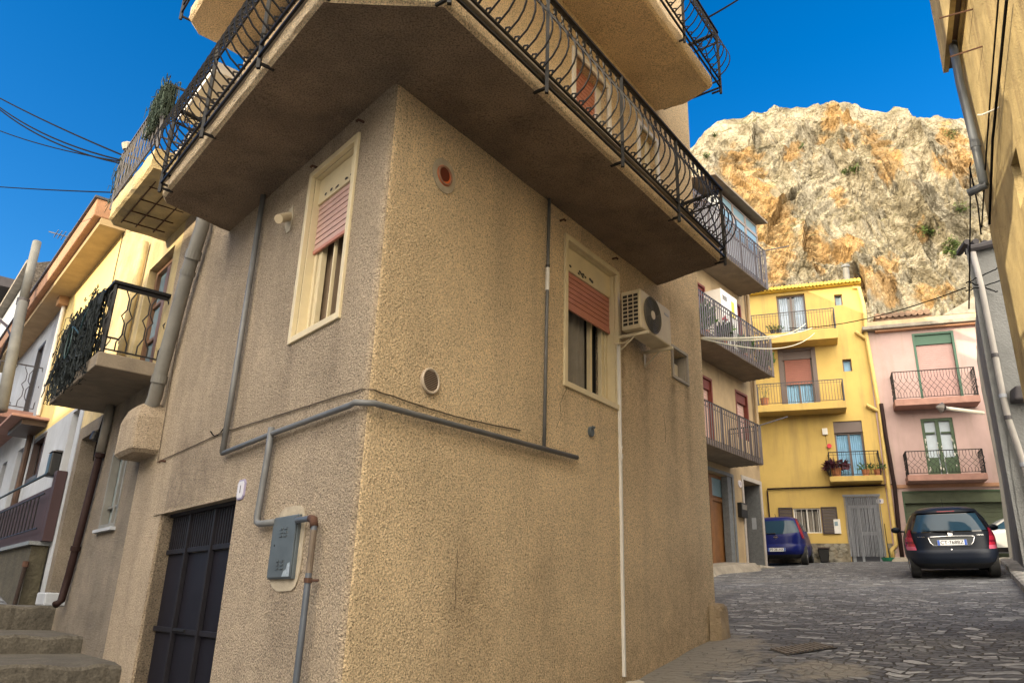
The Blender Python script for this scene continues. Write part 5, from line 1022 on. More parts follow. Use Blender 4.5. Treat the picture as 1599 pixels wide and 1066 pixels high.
for k, (u, v) in enumerate(((1190, 729), (1207, 587), (1198, 451))):
    sE = F2.px(u, v, O2)[0]; zb = (F2.px(u, v, O2)[1] + fz[k])/2; ends.append((sE, zb))
    c = MB(); c.box(F2, -4, sE, zb, zb+.16, -.03, O2); bb = c.build('balcony', M['slab'], h2, bevel=.012)
    zt = F2.px(*((1192, 667), (1211, 534), (1200, 397))[k], O2+.02)[1]
    r = MB(); rr = MB(); z0 = zb+.13
    def slats(A, B, n_):
        L = (B-A).length; t = (B-A).normalized(); kk = int(L/.135)
        for i in range(kk+1):
            q = A + t*(L*i/kk)
            for sgn in (0,): r.hexa([q + t*dx + n_*dn_ + Vector((0, 0, z)) for z in (z0-.13, zt-.01) for dx, dn_ in ((-.028, 0), (.028, 0), (.028, .012), (-.028, .012))])
            if i % 8 == 0: r.tube([q + n_*-.03 + Vector((0, 0, z0-.1)), q + n_*-.03 + Vector((0, 0, zt))], .03, 4)
        for z in (zt, z0+.04, zt-.14): rr.tube([A + Vector((0, 0, z)) - n_*.012, B + Vector((0, 0, z)) - n_*.012], .024 if z == zt else .012, 4)
    slats(F2.P(-4, 0, O2+.02), F2.P(sE+.02, 0, O2+.02), F2.n); slats(F2.P(sE+.02, 0, O2), F2.P(sE+.02, 0, .05), F2.d)
    ro = r.build('railing', mat('rosy_grey_slats', (.095, .08, .08), .5, var=.25, vscale=6), bb, recalc=False); rr.build('handrail', M['iron'], bb)
    print('f2 balcony', k, sE, zb, zt)
    p0 = F2.P(sE, zt, O2); d_ = at(*((1233, 655), (1240, 517), (1236, 392))[k], p0.y - .2)
    kx = MB(); kx.tube([p0, p0 + (F2.d*.75 + F2.n*.45 + Vector((0, 0, .32)))*1.2], .022, 5); tag(kx.build('drying_arm', M['iron_grey']), ('grey laundry arm sticking out from the lowest slatted balcony', 'grey laundry arm on the middle slatted balcony corner', 'dark laundry arm on the top slatted balcony')[k], 'laundry arm', 'laundry arms of the ochre house')
# veranda on top
zb = ends[2][1]; sE = ends[2][0]; zv0 = zb + 1.25; zv1 = F2.px(1197, 362, .9)[1]; print('veranda', zb, zv0, zv1)
vs_ = F2.px(1128, 330, .9)[0]
ver = MB(); ver.box(F2, vs_, sE-.08, zb+.17, zv1, .0, .80); vo = ver.build('veranda', M['offwhite'], h2)
c = MB(); k = 3; wdt = (sE-.08-vs_)/k
for i in range(k): frame_box(c, F2, vs_+i*wdt+.01, vs_+(i+1)*wdt-.01, zv0-.1, zv1-.45, .05, .802, .84); frame_box(c, F2, vs_+i*wdt+.01, vs_+(i+1)*wdt-.01, zv1-.44, zv1-.05, .04, .802, .835)
c.build('veranda_frame', mat('veranda_metal', (.30, .24, .21), .5, var=.2), vo)
c = MB()
for i in range(k): c.box(F2, vs_+i*wdt+.06, vs_+(i+1)*wdt-.06, zv0-.05, zv1-.50, .803, .815); c.box(F2, vs_+i*wdt+.05, vs_+(i+1)*wdt-.05, zv1-.40, zv1-.09, .803, .812)
c.box(F2, sE-.078, sE-.07, zv0, zv1-.5, .1, .7)
c.build('veranda_glass', M['glass_blue'], vo)
c = MB(); c.hexa([F2.P(s, z, o) for dz in (0, .07) for s, z, o in ((vs_-.9, zv1+.30+dz, -.1), (sE+.12, zv1+.30+dz, -.1), (sE+.12, zv1+.02+dz, 1.15), (vs_-.9, zv1+.02+dz, 1.15))]); c.build('veranda_roof', M['slab'], vo)
# white meter cabinet on the middle balcony, plants
zc = ends[1][1]+.16
s_, z_ = F2.px(1128, 460, .5); cb = thing('white_cabinet', 'white metal utility cabinet standing on the middle slatted balcony', 'cabinet', tuple(F2.P(s_, zc, .5)))
s0_ = F2.px(1113, 470, .35)[0]; s1_ = F2.px(1147, 470, .55)[0]; zt_ = F2.px(1127, 452, .6)[1]
c = MB(); c.box(F2, s0_, s1_, zc, zt_, .05, .62); c.build('case', M['white'], cb, bevel=.01); c = MB(); c.box(F2, s0_+(s1_-s0_)*.62, s0_+(s1_-s0_)*.80, zt_-.75, zt_-.2, .6205, .626); c.build('yellow_strip', mat('yellow_strip', (.6, .5, .05), .5), cb); c = MB()
for i in range(4): c.box(F2, s0_+.1, s0_+.4, zt_-.2-i*.04, zt_-.185-i*.04, .6205, .63)
c.build('vents', M['iron_grey'], cb)
def plant(name, label, base, r, h, n_, m, pot=None, potm=None, seed=1, blade=.12, up=.5, cat='potted plant', group=None):
    t = thing(name, label, cat, tuple(base), group=group); rd = random.Random(seed); zt = base.z
    if pot: c = MB(); c.tube([base, base + Vector((0, 0, pot*.9)), base + Vector((0, 0, pot))], [r*.38, r*.52, r*.55], 12); c.build('pot', potm or M['terracotta'], t); zt += pot
    c = MB()
    for _ in range(n_):
        a = rd.uniform(0, 6.283); q = rd.random()**.5*r; ctr = Vector((base.x + q*math.cos(a), base.y + q*math.sin(a), zt + rd.uniform(0, h)*(1.05-q/r*.4))); d_ = Vector((math.cos(a + rd.gauss(0, .5)), math.sin(a + rd.gauss(0, .5)), rd.gauss(up, .5))).normalized(); sd_ = d_.cross(Vector((rd.gauss(0, 1), rd.gauss(0, 1), 1))).normalized(); L = blade*rd.uniform(.6, 1.3)
        c.add((ctr, ctr + d_*L*.5 + sd_*L*.22, ctr + d_*L, ctr + d_*L*.5 - sd_*L*.22), ((0, 1, 2, 3),))
    c.build('foliage', m, t, recalc=False); c = MB()
    for _ in range(6): a = rd.uniform(0, 6.28); c.tube([Vector((base.x, base.y, zt-.02)), Vector((base.x + r*.5*math.cos(a), base.y + r*.5*math.sin(a), zt + h*.7))], .008, 4)
    c.build('stems', M['leaf'], t, recalc=False); return t
for k, (u, o_, r_, h_, lab, m_) in enumerate(((1100, .7, .22, .8, 'tall bright green spiky plant behind the slats of the middle balcony near the wall end', M['leaf']), (1129, .75, .18, .5, 'plant with a red flower behind the slats of the middle balcony', M['leaf']), (1160, .75, .2, .5, 'leafy plant behind the slats midway along the middle balcony', M['leaf']), (1190, .7, .2, .5, 'dark leafy plant at the street end of the middle slatted balcony', M['leaf']))):
    s_ = F2.px(u, 500, o_)[0]; t = plant('potted_plant', lab, F2.P(s_, zc, o_), r_, h_, 160, m_, .25, seed=k, blade=.22, up=1.2, group='plants on the middle slatted balcony')
    if k == 1: q = F2.P(s_, zc+.95, .8); c = MB(); [c.disc(q + Vector((random.gauss(0, .04), random.gauss(0, .04), random.gauss(0, .04))), Vector((random.gauss(0, 1), -1, random.gauss(0, 1))), .05, 7) for _ in range(8)]; c.build('flower', M['flower'], t, recalc=False)
kp = thing('downpipe', 'rough stained downpipe at the street end of the ochre house', 'downpipe', tuple(F2.P(L2-.2, 2, .05))); c = MB(); c.tube([F2.P(L2-.15, 12.0, .1), F2.P(L2-.15, 4.6, .1)], .06, 8); c.build('pipe', M['tan2'], kp)

# ---------------------------------------------------------------- yellow house
AY = at(1185, 872, 29.1); BY = at(1398, 876, 27.5); FY = Frame((AY.x, AY.y), to=(BY.x, BY.y)); LY = Vector((BY.x-AY.x, BY.y-AY.y, 0)).length
def RY(*p, o=0): return FY.rect(p, o)
hy = thing('yellow_house', 'four storey bright yellow house with three railed balconies and stone plinth', 'house', (AY.x, AY.y, AY.z))
yd = RY((1320, 775), (1372, 776), (1382, 880), (1330, 880)); yw = RY((1238, 793), (1280, 793), (1285, 832), (1242, 832))
y1 = RY((1301, 657), (1347, 657), (1354, 742), (1309, 742)); y2 = RY((1221, 548), (1266, 546), (1274, 628), (1228, 631)); y3 = RY((1212, 462), (1256, 458), (1262, 518), (1217, 523))
q1 = RY((1315, 561), (1329, 560), (1331, 579), (1317, 580)); q2 = RY((1302, 460), (1315, 459), (1316, 476), (1304, 477))
ZR = FY.px(1345, 444)[1]; print('yellow', LY, ZR, yd, yw, y1, y2, y3, q1, q2)
sb1 = FY.px(1340, 747, .55)[1]; sb2 = FY.px(1270, 636, .7)[1]; sb3 = FY.px(1260, 520, .8)[1]
hs_ = [(yd[0], yd[1], -1, yd[3], .12), (yw[0], yw[1], yw[2], yw[3], .15), (y1[0], y1[1], sb1+.05, y1[3], .22), (y2[0], y2[1], sb2+.05, y2[3], .22), (y3[0], y3[1], sb3+.05, y3[3], .22), q1 + (.2,), q2 + (.2,)]
c = MB(); wall_panel(c, FY, -1.5, LY, -1, ZR, hs_, back=5); c.build('wall', [M['yellow'], M['yellow']], hy, recalc=False)
c = MB(); n_ = 46
for i in range(n_):
    s = -1.6 + (LY+1.65)*i/n_; e = (LY+1.65)/n_; c.tube([FY.P(s+e/2, ZR+.12, -.4), FY.P(s+e/2, ZR+.10, .30)], e*.52, 8)
c.box(FY, -1.6, LY+.06, ZR+.002, ZR+.14, -5, .18); c.build('roof', M['yellow_roof'], hy)
pm = mat('rubble_plinth', (.22, .19, .14), .9, var=.35, vscale=4, bump=.8, bscale=6, bdist=.05, grain=(5, .5))
zp = FY.px(1300, 848)[1]
c = MB(); 
for a, b in ((-1.5, yd[0]-.02), (yd[1]+.12, LY+.01)): c.box(FY, a, b, -1, zp, -.1, .05)
rd = random.Random(5); c.cur = 1
for _ in range(170):
    s = rd.uniform(1.0, LY-.05); z = rd.uniform(1.0, zp-.05)
    if yd[0]-.12 < s < yd[1]+.2: continue
    r_ = rd.uniform(.05, .13); k = rd.randint(5, 7); P = [FY.P(s + r_*rd.uniform(.8, 1.2)*math.cos(6.283*i/k), z + r_*.75*rd.uniform(.8, 1.2)*math.sin(6.283*i/k), .048) for i in range(k)]; c.prism(P, FY.n*.02)
c.build('plinth', [pm, mat('plinth_stone', (.30, .275, .22), .9, var=.4, vscale=3)], hy)
def leaf_window(fr, h, z0, m_frame, parent, panes=2, curt=None, box=0, boxm=None, fw=.06, shut=0, name='window', dp=.2, shm=None):
    s0, s1, z1 = h[0], h[1], h[3]; c = MB(); c.box(fr, s0-.01, s1+.01, z0-.01, z1+.01, -dp-.05, -dp-.02); r = c.build(name, curt or M['glass_blue'], parent)
    c = MB(); top = z1-box; frame_box(c, fr, s0+.005, s1-.005, z0, top, fw, -dp+.01, -dp+.07)
    for i in range(1, panes): x_ = s0 + (s1-s0)*i/panes; c.box(fr, x_-fw*.6, x_+fw*.6, z0+fw, top-fw, -dp+.01, -dp+.065)
    c.build('frame', m_frame, r)
    if box: c = MB(); c.box(fr, s0+.002, s1-.002, top+.002, z1-.002, -dp, -.05); c.build('shutter_box', boxm, r)
    if shut: slat_shutter(fr, s0+.06, s1-.06, top-shut, top-.002, -dp+.11, shm or M['shutter_red'], r, pitch=.07)
    return r
brn = mat('taupe_window_metal', (.12, .085, .075), .5, var=.15)
blu = mat('blue_sheer', (.22, .42, .62), .5, var=.25, vscale=3)
r = leaf_window(FY, y1, sb1+.06, brn, hy, 2, M['glass'], box=.42, boxm=brn, name='balcony_door'); curtain(FY, y1[0]+.05, y1[1]-.05, sb1+.1, y1[3]-.45, -.20, blu, r, waves=13, amp=.012)
r = leaf_window(FY, y2, sb2+.06, brn, hy, 2, M['glass'], box=.35, boxm=brn, shut=1.0, shm=mat('brick_red_shutter', (.28, .10, .07), .6, var=.15), name='balcony_door'); curtain(FY, y2[0]+.05, y2[1]-.05, sb2+.1, y2[3]-1.35, -.20, blu, r, waves=13, amp=.012)
r = leaf_window(FY, y3, sb3+.06, brn, hy, 2, M['glass'], name='balcony_door'); w3 = y3[1]-y3[0]; wc = mat('white_sheer', (.42, .50, .60), .6, var=.2, vscale=3); curtain(FY, y3[0]+.03, y3[0]+w3*.38, sb3+.1, y3[3]-.02, -.19, wc, r, waves=5, amp=.02); curtain(FY, y3[0]+w3*.62, y3[1]-.03, sb3+.1, y3[3]-.02, -.19, wc, r, waves=5, amp=.02)
for q_ in (q1, q2): leaf_window(FY, q_, q_[2], brn, hy, 1, M['glass_blue'] if q_ is q2 else blu, fw=.04)
# frames standing proud round the first two balcony doors
c = MB(); frame_box(c, FY, y2[0]-.16, y2[1]+.16, sb2+.1, y2[3]+.14, .16, -.01, .02, bottom=False); c.build('door_surround', brn, hy)
# front door with bead curtain
c = MB(); c.box(FY, yd[0]-.01, yd[1]+.01, 0, yd[3]+.01, -.16, -.12); dr = c.build('front_door', mat('dark_doorway', (.05, .055, .075), .5), hy)
c = MB(); frame_box(c, FY, yd[0]+.06, yd[1]-.06, 1.5, yd[3]-.28, .10, -.115, -.07); c.box(FY, yd[0]+.38, yd[1]-.16, 2.6+.35, 2.6+.47, -.115, -.07); c.box(FY, yd[0]+.36, yd[0]+.44, 1.8, yd[3]-.38, -.115, -.07); c.build('inner_frame', M['offwhite'], dr)
c = MB(); kk = 34
for i in range(kk):
    s = yd[0] - .04 + (yd[1]-yd[0]+.08)*i/(kk-1); P = [FY.P(s + .035*noise.noise(Vector((i*.6, z*.7, 0))), z, .03 + .02*noise.noise(Vector((i*.8, z, 4)))) for z in (yd[3]+.04, yd[3]-.6, yd[3]-1.2, yd[3]-1.9, AY.z+.1)]; c.tube(P, .013, 4, caps=False)
c.box(FY, yd[0]-.08, yd[1]+.08, yd[3]+.02, yd[3]+.09, .005, .05); c.build('bead_curtain', M['fly_curtain'], dr, recalc=False)
# ground window with louvred shutters
r = leaf_window(FY, yw, yw[2], M['white'], hy, 2, M['dark'], fw=.04, dp=.12)
c = MB()
for i in range(5): x_ = yw[0] + (yw[1]-yw[0])*(i+.5)/5; c.tube([FY.P(x_, yw[2], -.03), FY.P(x_, yw[3], -.03)], .010, 4)
c.build('bars', M['white'], r); curtain(FY, yw[0]+.05, yw[1]-.05, yw[2]+.05, yw[3]-.1, -.13, M['curtain'], r, waves=8, amp=.01)
for s0_, s1_ in ((yw[0]-.52, yw[0]-.02), (yw[1]+.02, yw[1]+.56)):
    c = MB(); frame_box(c, FY, s0_, s1_, yw[2]-.03, yw[3]+.03, .05, .01, .05); k = 16
    for i in range(k): z = yw[2]+.03 + (yw[3]-yw[2]-.06)*i/k; c.hexa([FY.P(a, z+dz, o) for dz, oo in ((0, (.018, .04)), (.035, (.012, .030))) for a, o in ((s0_+.05, oo[0]), (s1_-.05, oo[0]), (s1_-.05, oo[1]), (s0_+.05, oo[1]))])
    c.build('louvred_shutter', M['louvre'], r)
def ybal(fr, u0, v0, u1, v1, z, o, m, parent, ztop_px, style='plain', th=.15, pitch=.12, mm=None, w=.018, posts=(), s0=None):
    a = fr.px(u0, v0, o)[0] if s0 is None else s0; b = fr.px(u1, v1, o)[0]; c = MB(); c.box(fr, a, b, z-th, z+.01, -.02, o); sl = c.build('balcony', m, parent, bevel=.01)
    straight_rail(fr, a+.04, b-.04, z+.02, fr.px(*ztop_px, o)[1], o-.04, sl, mm or M['iron_grey'], style=style, pitch=pitch, w=w, posts=posts, rail_w=.04); return a, b, sl
a3, b3, _ = ybal(FY, 1175, 545, 1307, 513, FY.px(1307, 513, .8)[1], .85, M['yellow'], hy, (1304, 480), 'double', th=.38, pitch=.10)
a2_, b2_, _ = ybal(FY, 1183, 640, 1321, 625, FY.px(1321, 626, .8)[1], .85, M['yellow'], hy, (1317, 591), 'double', th=.25, pitch=.10)
a1, b1_, _ = ybal(FY, 1296, 747, 1378, 743, FY.px(1378, 742, .55)[1], .6, M['yellow'], hy, (1370, 703), 'belly', th=.18, pitch=.14, mm=M['iron'])
zb1 = FY.px(1378, 742, .55)[1]; zb2 = FY.px(1321, 626, .8)[1]; zb3 = FY.px(1307, 513, .8)[1]
s_ = FY.px(1306, 735, .35)[0]; plant('potted_plant', 'bushy purple potted plant on the lowest yellow balcony', FY.P(s_, zb1+.02, .30), .34, .22, 260, M['leaf_purple'], .34, seed=31, blade=.2, up=.1)
for u, lab, sd_ in ((1352, 'wide terracotta planter on the lowest yellow balcony', 41), (1371, 'small terracotta pot with a dark plant at the railing end of the lowest yellow balcony', 42)):
    s_ = FY.px(u, 738, .3)[0]; plant('potted_plant', lab, FY.P(s_, zb1+.02, .30), .26, .22, 60, M['leaf'], .24, seed=sd_, blade=.12)
s_ = FY.px(1194, 628, .5)[0]; plant('potted_plant', 'terracotta pot with bare stems on the middle yellow balcony', FY.P(s_, zb2+.02, .5), .3, .5, 12, M['leaf'], .34, seed=51, blade=.08)
for k_, u in enumerate((1207, 1216)): s_ = FY.px(u, 520, .6)[0]; plant('potted_plant', ('small dark pot on the top yellow balcony nearer the ochre house', 'small dark pot on top yellow balcony beside the curtained door')[k_], FY.P(s_, zb3+.02, .6), .2, .25, 50, M['leaf'], .2, M['black'], seed=60+k_, blade=.1)
yp = thing('downpipe', 'long yellow painted downpipe with two branches on the corner of the yellow house', 'downpipe', tuple(FY.P(LY-.3, 2, .08)))
P = [FY.px(u, v, .1) for u, v in ((1341, 449), (1349, 478), (1352, 520), (1373, 640), (1390, 780), (1400, 850))]; c = MB(); c.tube([FY.P(P[0][0]-.2, P[0][1]+.05, .02)] + [FY.P(s, z, .1) for s, z in P] + [FY.P(P[-1][0]-.18, P[-1][1]-.18, .12), FY.P(P[-1][0]-.16, P[-1][1]-.45, .12)], .075, 10); c.build('pipe', M['yellow_pipe'], yp, smooth=True)
for (ua, va), (ub, vb) in (((1352, 528), (1336, 518)), ((1371, 641), (1353, 632))): c = MB(); c.tube([FY.P(*FY.px(ua, va, .1), .1), FY.P(*FY.px(ub, vb, .1), .1)], .065, 8); c.build('branch', M['yellow_pipe'], yp)
c = MB(); P = [FY.px(u, v, .06) for u, v in ((1198, 763), (1320, 759), (1398, 756))]; c.tube([FY.P(P[0][0], P[0][1]-1.6, .06), FY.P(P[0][0], P[0][1]-.1, .06)] + [FY.P(s, z, .06) for s, z in P], .03, 6); tag(c.build('gas_pipe', M['pipe_rust']), 'thin horizontal gas pipe above the ground floor of the yellow house', 'gas pipe')
mk = thing('chimney_pot', 'small metal flue on the yellow house roof', 'chimney', tuple(FY.P(FY.px(1320, 425)[0], ZR, -.6))); s_, z_ = FY.px(1320, 415, -.6); c = MB(); c.tube([FY.P(s_, ZR, -.6), FY.P(s_, z_-.1, -.6)], .12, 12); c.build('flue', M['pipe_big'], mk); c = MB(); c.tube([FY.P(s_, z_-.08, -.6), FY.P(s_, z_+.02, -.6)], .16, 12); c.build('cap', M['pipe_grey'], mk)
hn = thing('house_number', 'oval white number plaque beside the bead curtain door of the yellow house', 'number plaque', tuple(FY.P(0, 4, 0))); s_, z_ = FY.px(1374, 782); c = MB(); c.prism(octagon(FY, s_, z_, .115, .085, -.005, 0), FY.n*.02); c.build('plate', mat('enamel_white', (.62, .58, .60), .3), hn); text('numeral', '4', FY, s_, z_, .017, .12, M['ink_blue'], hn, bold=.004)
s_, z_ = FY.px(1307, 822); ib = thing('intercom_panel', 'white square wall panel beside the louvred ground floor shutter', 'panel', tuple(FY.P(s_, z_, 0))); c = MB(); c.box(FY, s_-.10, s_+.12, z_-.24, z_+.26, 0, .06); c.build('case', M['white'], ib, bevel=.01); c = MB(); c.box(FY, s_-.07, s_+.04, z_+.03, z_+.18, .0605, .066); c.build('screen', M['glass_blue'], ib)
s_, z_ = FY.px(1288, 674); ib = thing('alarm_box', 'small white box with a hanging red ornament on the yellow wall', 'wall box', tuple(FY.P(s_, z_, 0))); c = MB(); c.box(FY, s_-.09, s_+.09, z_-.12, z_+.12, 0, .09); c.build('case', M['white'], ib, bevel=.01); c = MB(); c.tube([FY.P(s_, z_-.12, .05), FY.P(s_+.05, z_-.9, .05)], .006, 4); c.build('string', M['cable'], ib); c = MB(); c.disc(FY.P(s_+.1, z_-.55, .06), FY.n, .09, 6, th=.02); c.build('ornament', M['flower'], ib)
s_, z_ = FY.px(1287, 870); bx = MB(); q = FY.P(s_, 0, .25); zg = gz(q.x, q.y); bx.hexa([FY.P(s_ + a*w_, zg + z, .3 + b*w_*.8) for z, w_ in ((0, .13), (.46, .18)) for a, b in ((-1, -1), (1, -1), (1, 1), (-1, 1))]); tb = thing('waste_bin', 'black bin standing against the stone plinth of the yellow house', 'bin', tuple(q)); bx.build('body', M['black'], tb, bevel=.02); c = MB(); c.box(FY, s_-.2, s_+.2, zg+.462, zg+.50, .12, .48); c.build('lid', M['louvre'], tb)
s_, _z = FY.px(1388, 872, .3); q = FY.P(s_, 0, .35); c = MB(); c.tube([Vector((q.x, q.y, gz(q.x, q.y))), Vector((q.x, q.y, gz(q.x, q.y)+.12))], [.2, .26], 14); tag(c.build('basin', M['plastic_green']), 'green plastic basin under the mouth of the yellow downpipe', 'basin')
c = MB(); P = [FY.px(u, v, .2) for u, v in ((1381, 817), (1387, 860), (1391, 875))]; c.tube([FY.P(s, z, .2) for s, z in P], .012, 5); tag(c.build('broom_stick', M['iron']), 'thin dark stick leaning on the yellow house by the basin', 'stick')
c = MB(); c.box(FY, yd[1]+.15, LY+1.0, -1, BY.z+.10, -.05, .55); tag(c.build('kerb', M['stone_pale'], bevel=.02), 'low stone kerb at the foot of the yellow house corner', kind='structure')

# ---------------------------------------------------------------- pink house
AP = at(1397, 878, 27.45); dv_ = FY.d; FP = Frame((AP.x, AP.y), to=(AP.x+dv_.x, AP.y+dv_.y)); LPk = 6.5
hp_ = thing('pink_house', 'pink two balcony house with green shutters and a green roller garage door', 'house', (AP.x, AP.y, AP.z))
def RP(*p, o=0): return FP.rect(p, o)
p3 = RP((1425, 522), (1487, 517), (1503, 612), (1438, 616)); p2 = RP((1437, 654), (1486, 651), (1502, 740), (1450, 742)); pg = RP((1412, 768), (1550, 762), (1560, 876), (1420, 878))
ZP = FP.px(1440, 512)[1]; zz2 = FP.px(1480, 742, .6)[1]; zz3 = FP.px(1480, 622, .6)[1]; print('pink', ZP, p3, p2, pg)
c = MB(); wall_panel(c, FP, .02, LPk, -1, ZP, [(p3[0], p3[1], zz3+.05, p3[3], .2), (p2[0], p2[1], zz2+.05, p2[3], .2), (pg[0], LPk-.9, -1, pg[3], .3)], back=5); c.build('wall', [M['pink'], M['pink']], hp_, recalc=False)
c = MB(); c.box(FP, -.1, LPk+.1, ZP+.002, ZP+.14, -5, .35); c.build('roof', M['concrete'], hp_, bevel=.02)
c = MB(); c.box(FP, 0.35, LPk+.1, ZP-.07, ZP-.002, -.1, .22); c.build('cornice', M['cornice_paint'], hp_)
c = MB(); c.box(FP, 0.1, LPk, ZP+.142, ZP+.38, -4, .1); c.build('parapet', mat('pinkish_parapet', (.5, .36, .22), .9, var=.3, vscale=3, bump=.4, bscale=15), hp_)
rt = MB()
for i in range(9): s = .5 + i*.21; rt.tube([FP.P(s, ZP+.62, -.6), FP.P(s, ZP+.58, .16)], .11, 8)
rt.box(FP, .42, 2.35, ZP+.382, ZP+.55, -.6, .05); tag(rt.build('tile_stack', M['roof_tile']), 'short run of weathered clay tiles on top of the pink house', 'roof tiles')
gm_ = mat('bottle_green', (.03, .10, .06), .5, var=.1)
c = MB(); c.box(FP, p3[0]-.01, p3[1]+.01, zz3, p3[3]+.01, -.25, -.22); r = c.build('balcony_door', M['dark'], hp_)
c = MB(); frame_box(c, FP, p3[0]-.02, p3[1]+.02, zz3+.05, p3[3]+.02, .08, -.1, .015, bottom=False); c.build('frame', gm_, r); c = MB(); c.box(FP, p3[0]+.065, p3[1]-.065, p3[3]-.42, p3[3]-.065, -.14, -.06); c.build('shutter_box', gm_, r)
slat_shutter(FP, p3[0]+.06, p3[1]-.06, zz3+.06, p3[3]-.43, -.12, mat('dusty_pink_shutter', (.42, .26, .24), .6, var=.15), r, pitch=.075)
r = leaf_window(FP, p2, zz2+.06, M['green'], hp_, 2, M['curtain_blue'], fw=.10, name='balcony_door', dp=.10)
c = MB(); w_ = (p2[1]-p2[0])/2
for i in range(2): 
    a = p2[0]+w_*i+.1; b = a+w_-.2; c = MB(); c.box(FP, a, b, zz2+.12, zz2+.75, -.10, -.05); c.build('lower_panel', M['green'], r); c = MB(); c.box(FP, a, b, p2[3]-.55, p2[3]-.49, -.10, -.05); c.build('glazing_bar', M['green'], r)
rd = random.Random(9); c = MB()
for _ in range(26): a = p2[0]+w_*rd.choice((.15, .9, 1.1, 1.85)) + rd.gauss(0, .03); z = rd.uniform(zz2+.2, p2[3]-.7); c.disc(FP.P(a, z, -.028), FP.n, rd.uniform(.01, .03), 6, ry=rd.uniform(.03, .09), th=.002)
c.build('peeling_paint', M['lichen'], r)
c = MB(); c.box(FP, pg[0], LPk-.9, pg[3]-.42, pg[3]-.02, -.12, .0); gdr = c.build('garage_door', M['green_shutter'], hp_)
slat_shutter(FP, pg[0]+.06, LPk-.95, AP.z-.05, pg[3]-.43, -.16, M['green_shutter'], gdr, pitch=.16, th=.03); c = MB(); frame_box(c, FP, pg[0]-.01, LPk-.89, 0, pg[3]-.005, .06, -.2, .02, bottom=False); c.build('frame', M['green'], gdr)
c = MB(); c.box(FP, .02, LPk, pg[3]+.10, pg[3]+.22, -.01, .05); c.build('string_course', M['cornice_paint'], hp_)
x0, x1, _ = ybal(FP, 1398, 632, 1530, 615, zz3+.02, .75, M['salmon'], hp_, (1480, 575), 'diamond', th=.22, pitch=.095, mm=M['iron'], w=.017)
x0, x1, _ = ybal(FP, 1419, 755, 1542, 738, zz2+.02, .75, M['salmon'], hp_, (1480, 702), 'diamond', th=.2, pitch=.095, mm=M['iron'], w=.017)
kp = thing('downpipe', 'dark peeling downpipe between the yellow and pink houses', 'downpipe', tuple(FP.P(.0, 2, .1))); P = [FP.px(u, v, .12) for u, v in ((1376, 630), (1383, 680), (1397, 760), (1404, 830), (1410, 878))]; c = MB(); c.tube([FP.P(s, z, .12) for s, z in P], .07, 8); c.build('pipe', M['pipe_rust'], kp, smooth=True)
rb = thing('hill_roof', 'small pale house roof peeping behind the pink house', 'house', tuple(FP.P(4.5, 9, -6))); sA, zA = FP.px(1478, 494, -8); sB, zB = FP.px(1500, 482, -8); c = MB(); c.box(FP, sA, sA+4, zA-5, zA, -11, -8); c.build('wall', M['white'], rb); c = MB(); c.prism([FP.P(sA-.2, zA+.01, -7.8), FP.P(sA+4.2, zA+.01, -7.8), FP.P(sA+2, zA+1.2, -7.8)], -FP.n*3.5); c.build('roof', M['concrete'], rb)

# ---------------------------------------------------------------- grey house and tall ochre house on the right
CG = at(1600, 890, 15.3); EG = at(1572, 870, 23.0); GS = Frame((CG.x, CG.y), to=(EG.x, EG.y)); 
hg = thing('grey_house', 'bare grey cement house side with a sunlit far edge and white downpipe', 'house', (CG.x, CG.y, CG.z)); LG = Vector((EG.x-CG.x, EG.y-CG.y, 0)).length
ZG = at(1506, 388, 15.3).z; fd = Vector((math.sin(math.radians(105)), math.cos(math.radians(105)), 0)); GF = Frame((CG.x, CG.y), to=(CG.x+fd.x, CG.y+fd.y))
print('grey', CG, EG, ZG, LG)
c = MB(); ns, nz_ = 24, 30
for i in range(ns+1):
    for j in range(nz_+1):
        s = LG*i/ns; z = -1 + (ZG+1)*j/nz_; bat = .10*max(0, 1-(z-1)/3.0); c.v.append(tuple(GS.P(s, z, .02 + bat - .16 + .035*noise.noise(Vector((s*.8, z*.5, 2))) + .012*noise.noise(Vector((s*2.5, z*2.5, 0))))))
for i in range(ns):
    for j in range(nz_): a = i*(nz_+1)+j; c.f.append((a, a+nz_+1, a+nz_+2, a+1)); c.m.append(0)
c.build('wall', M['grey_smooth'], hg, smooth=True, recalc=False, label='smooth bulging cement side wall')
c = MB(); wall_panel(c, GF, 0, 7, -1, ZG, [], back=0); b0 = GF.P(7, 0); e1 = GS.P(LG, 0, -.17); e2 = e1 + GF.d*7
for a, b in ((b0, e2), (e2, e1)): c.quad(Vector((a.x, a.y, -1)), Vector((b.x, b.y, -1)), Vector((b.x, b.y, ZG)), Vector((a.x, a.y, ZG)))
c.add([Vector((p.x, p.y, ZG)) for p in (GS.P(0, 0, -.17), b0, e2, e1)], ((0, 1, 2, 3),)); c.build('wall', [M['grey_render'], M['grey_render']], hg, recalc=False, label='rough grey front wall')
c = MB(); P = [GF.px(u, v, .1) for u, v in ((1512, 389), (1530, 386), (1552, 380))]; c.tube([GF.P(s, z, .12) for s, z in P] + [GF.P(P[-1][0]+3, P[-1][1], .12)], .085, 8); c.build('gutter', M['roof_dark'], hg); 
c = MB(); rd = random.Random(2)
for i in range(11): s = P[0][0] + i*.17; c.tube([GF.P(s, ZG+.12, -.5), GF.P(s, ZG+.05+rd.uniform(0, .06), .12)], .07, 6)
c.build('roof_tiles', M['roof_dark'], hg)
wd = thing('downpipe', 'long whitish grey downpipe with joints on the rough grey front wall', 'downpipe', tuple(GF.P(.5, 2, .1))); P = [GF.px(u, v, .1) for u, v in ((1519, 394), (1533, 450), (1554, 555), (1566, 618), (1574, 652), (1599, 725), (1612, 775))]
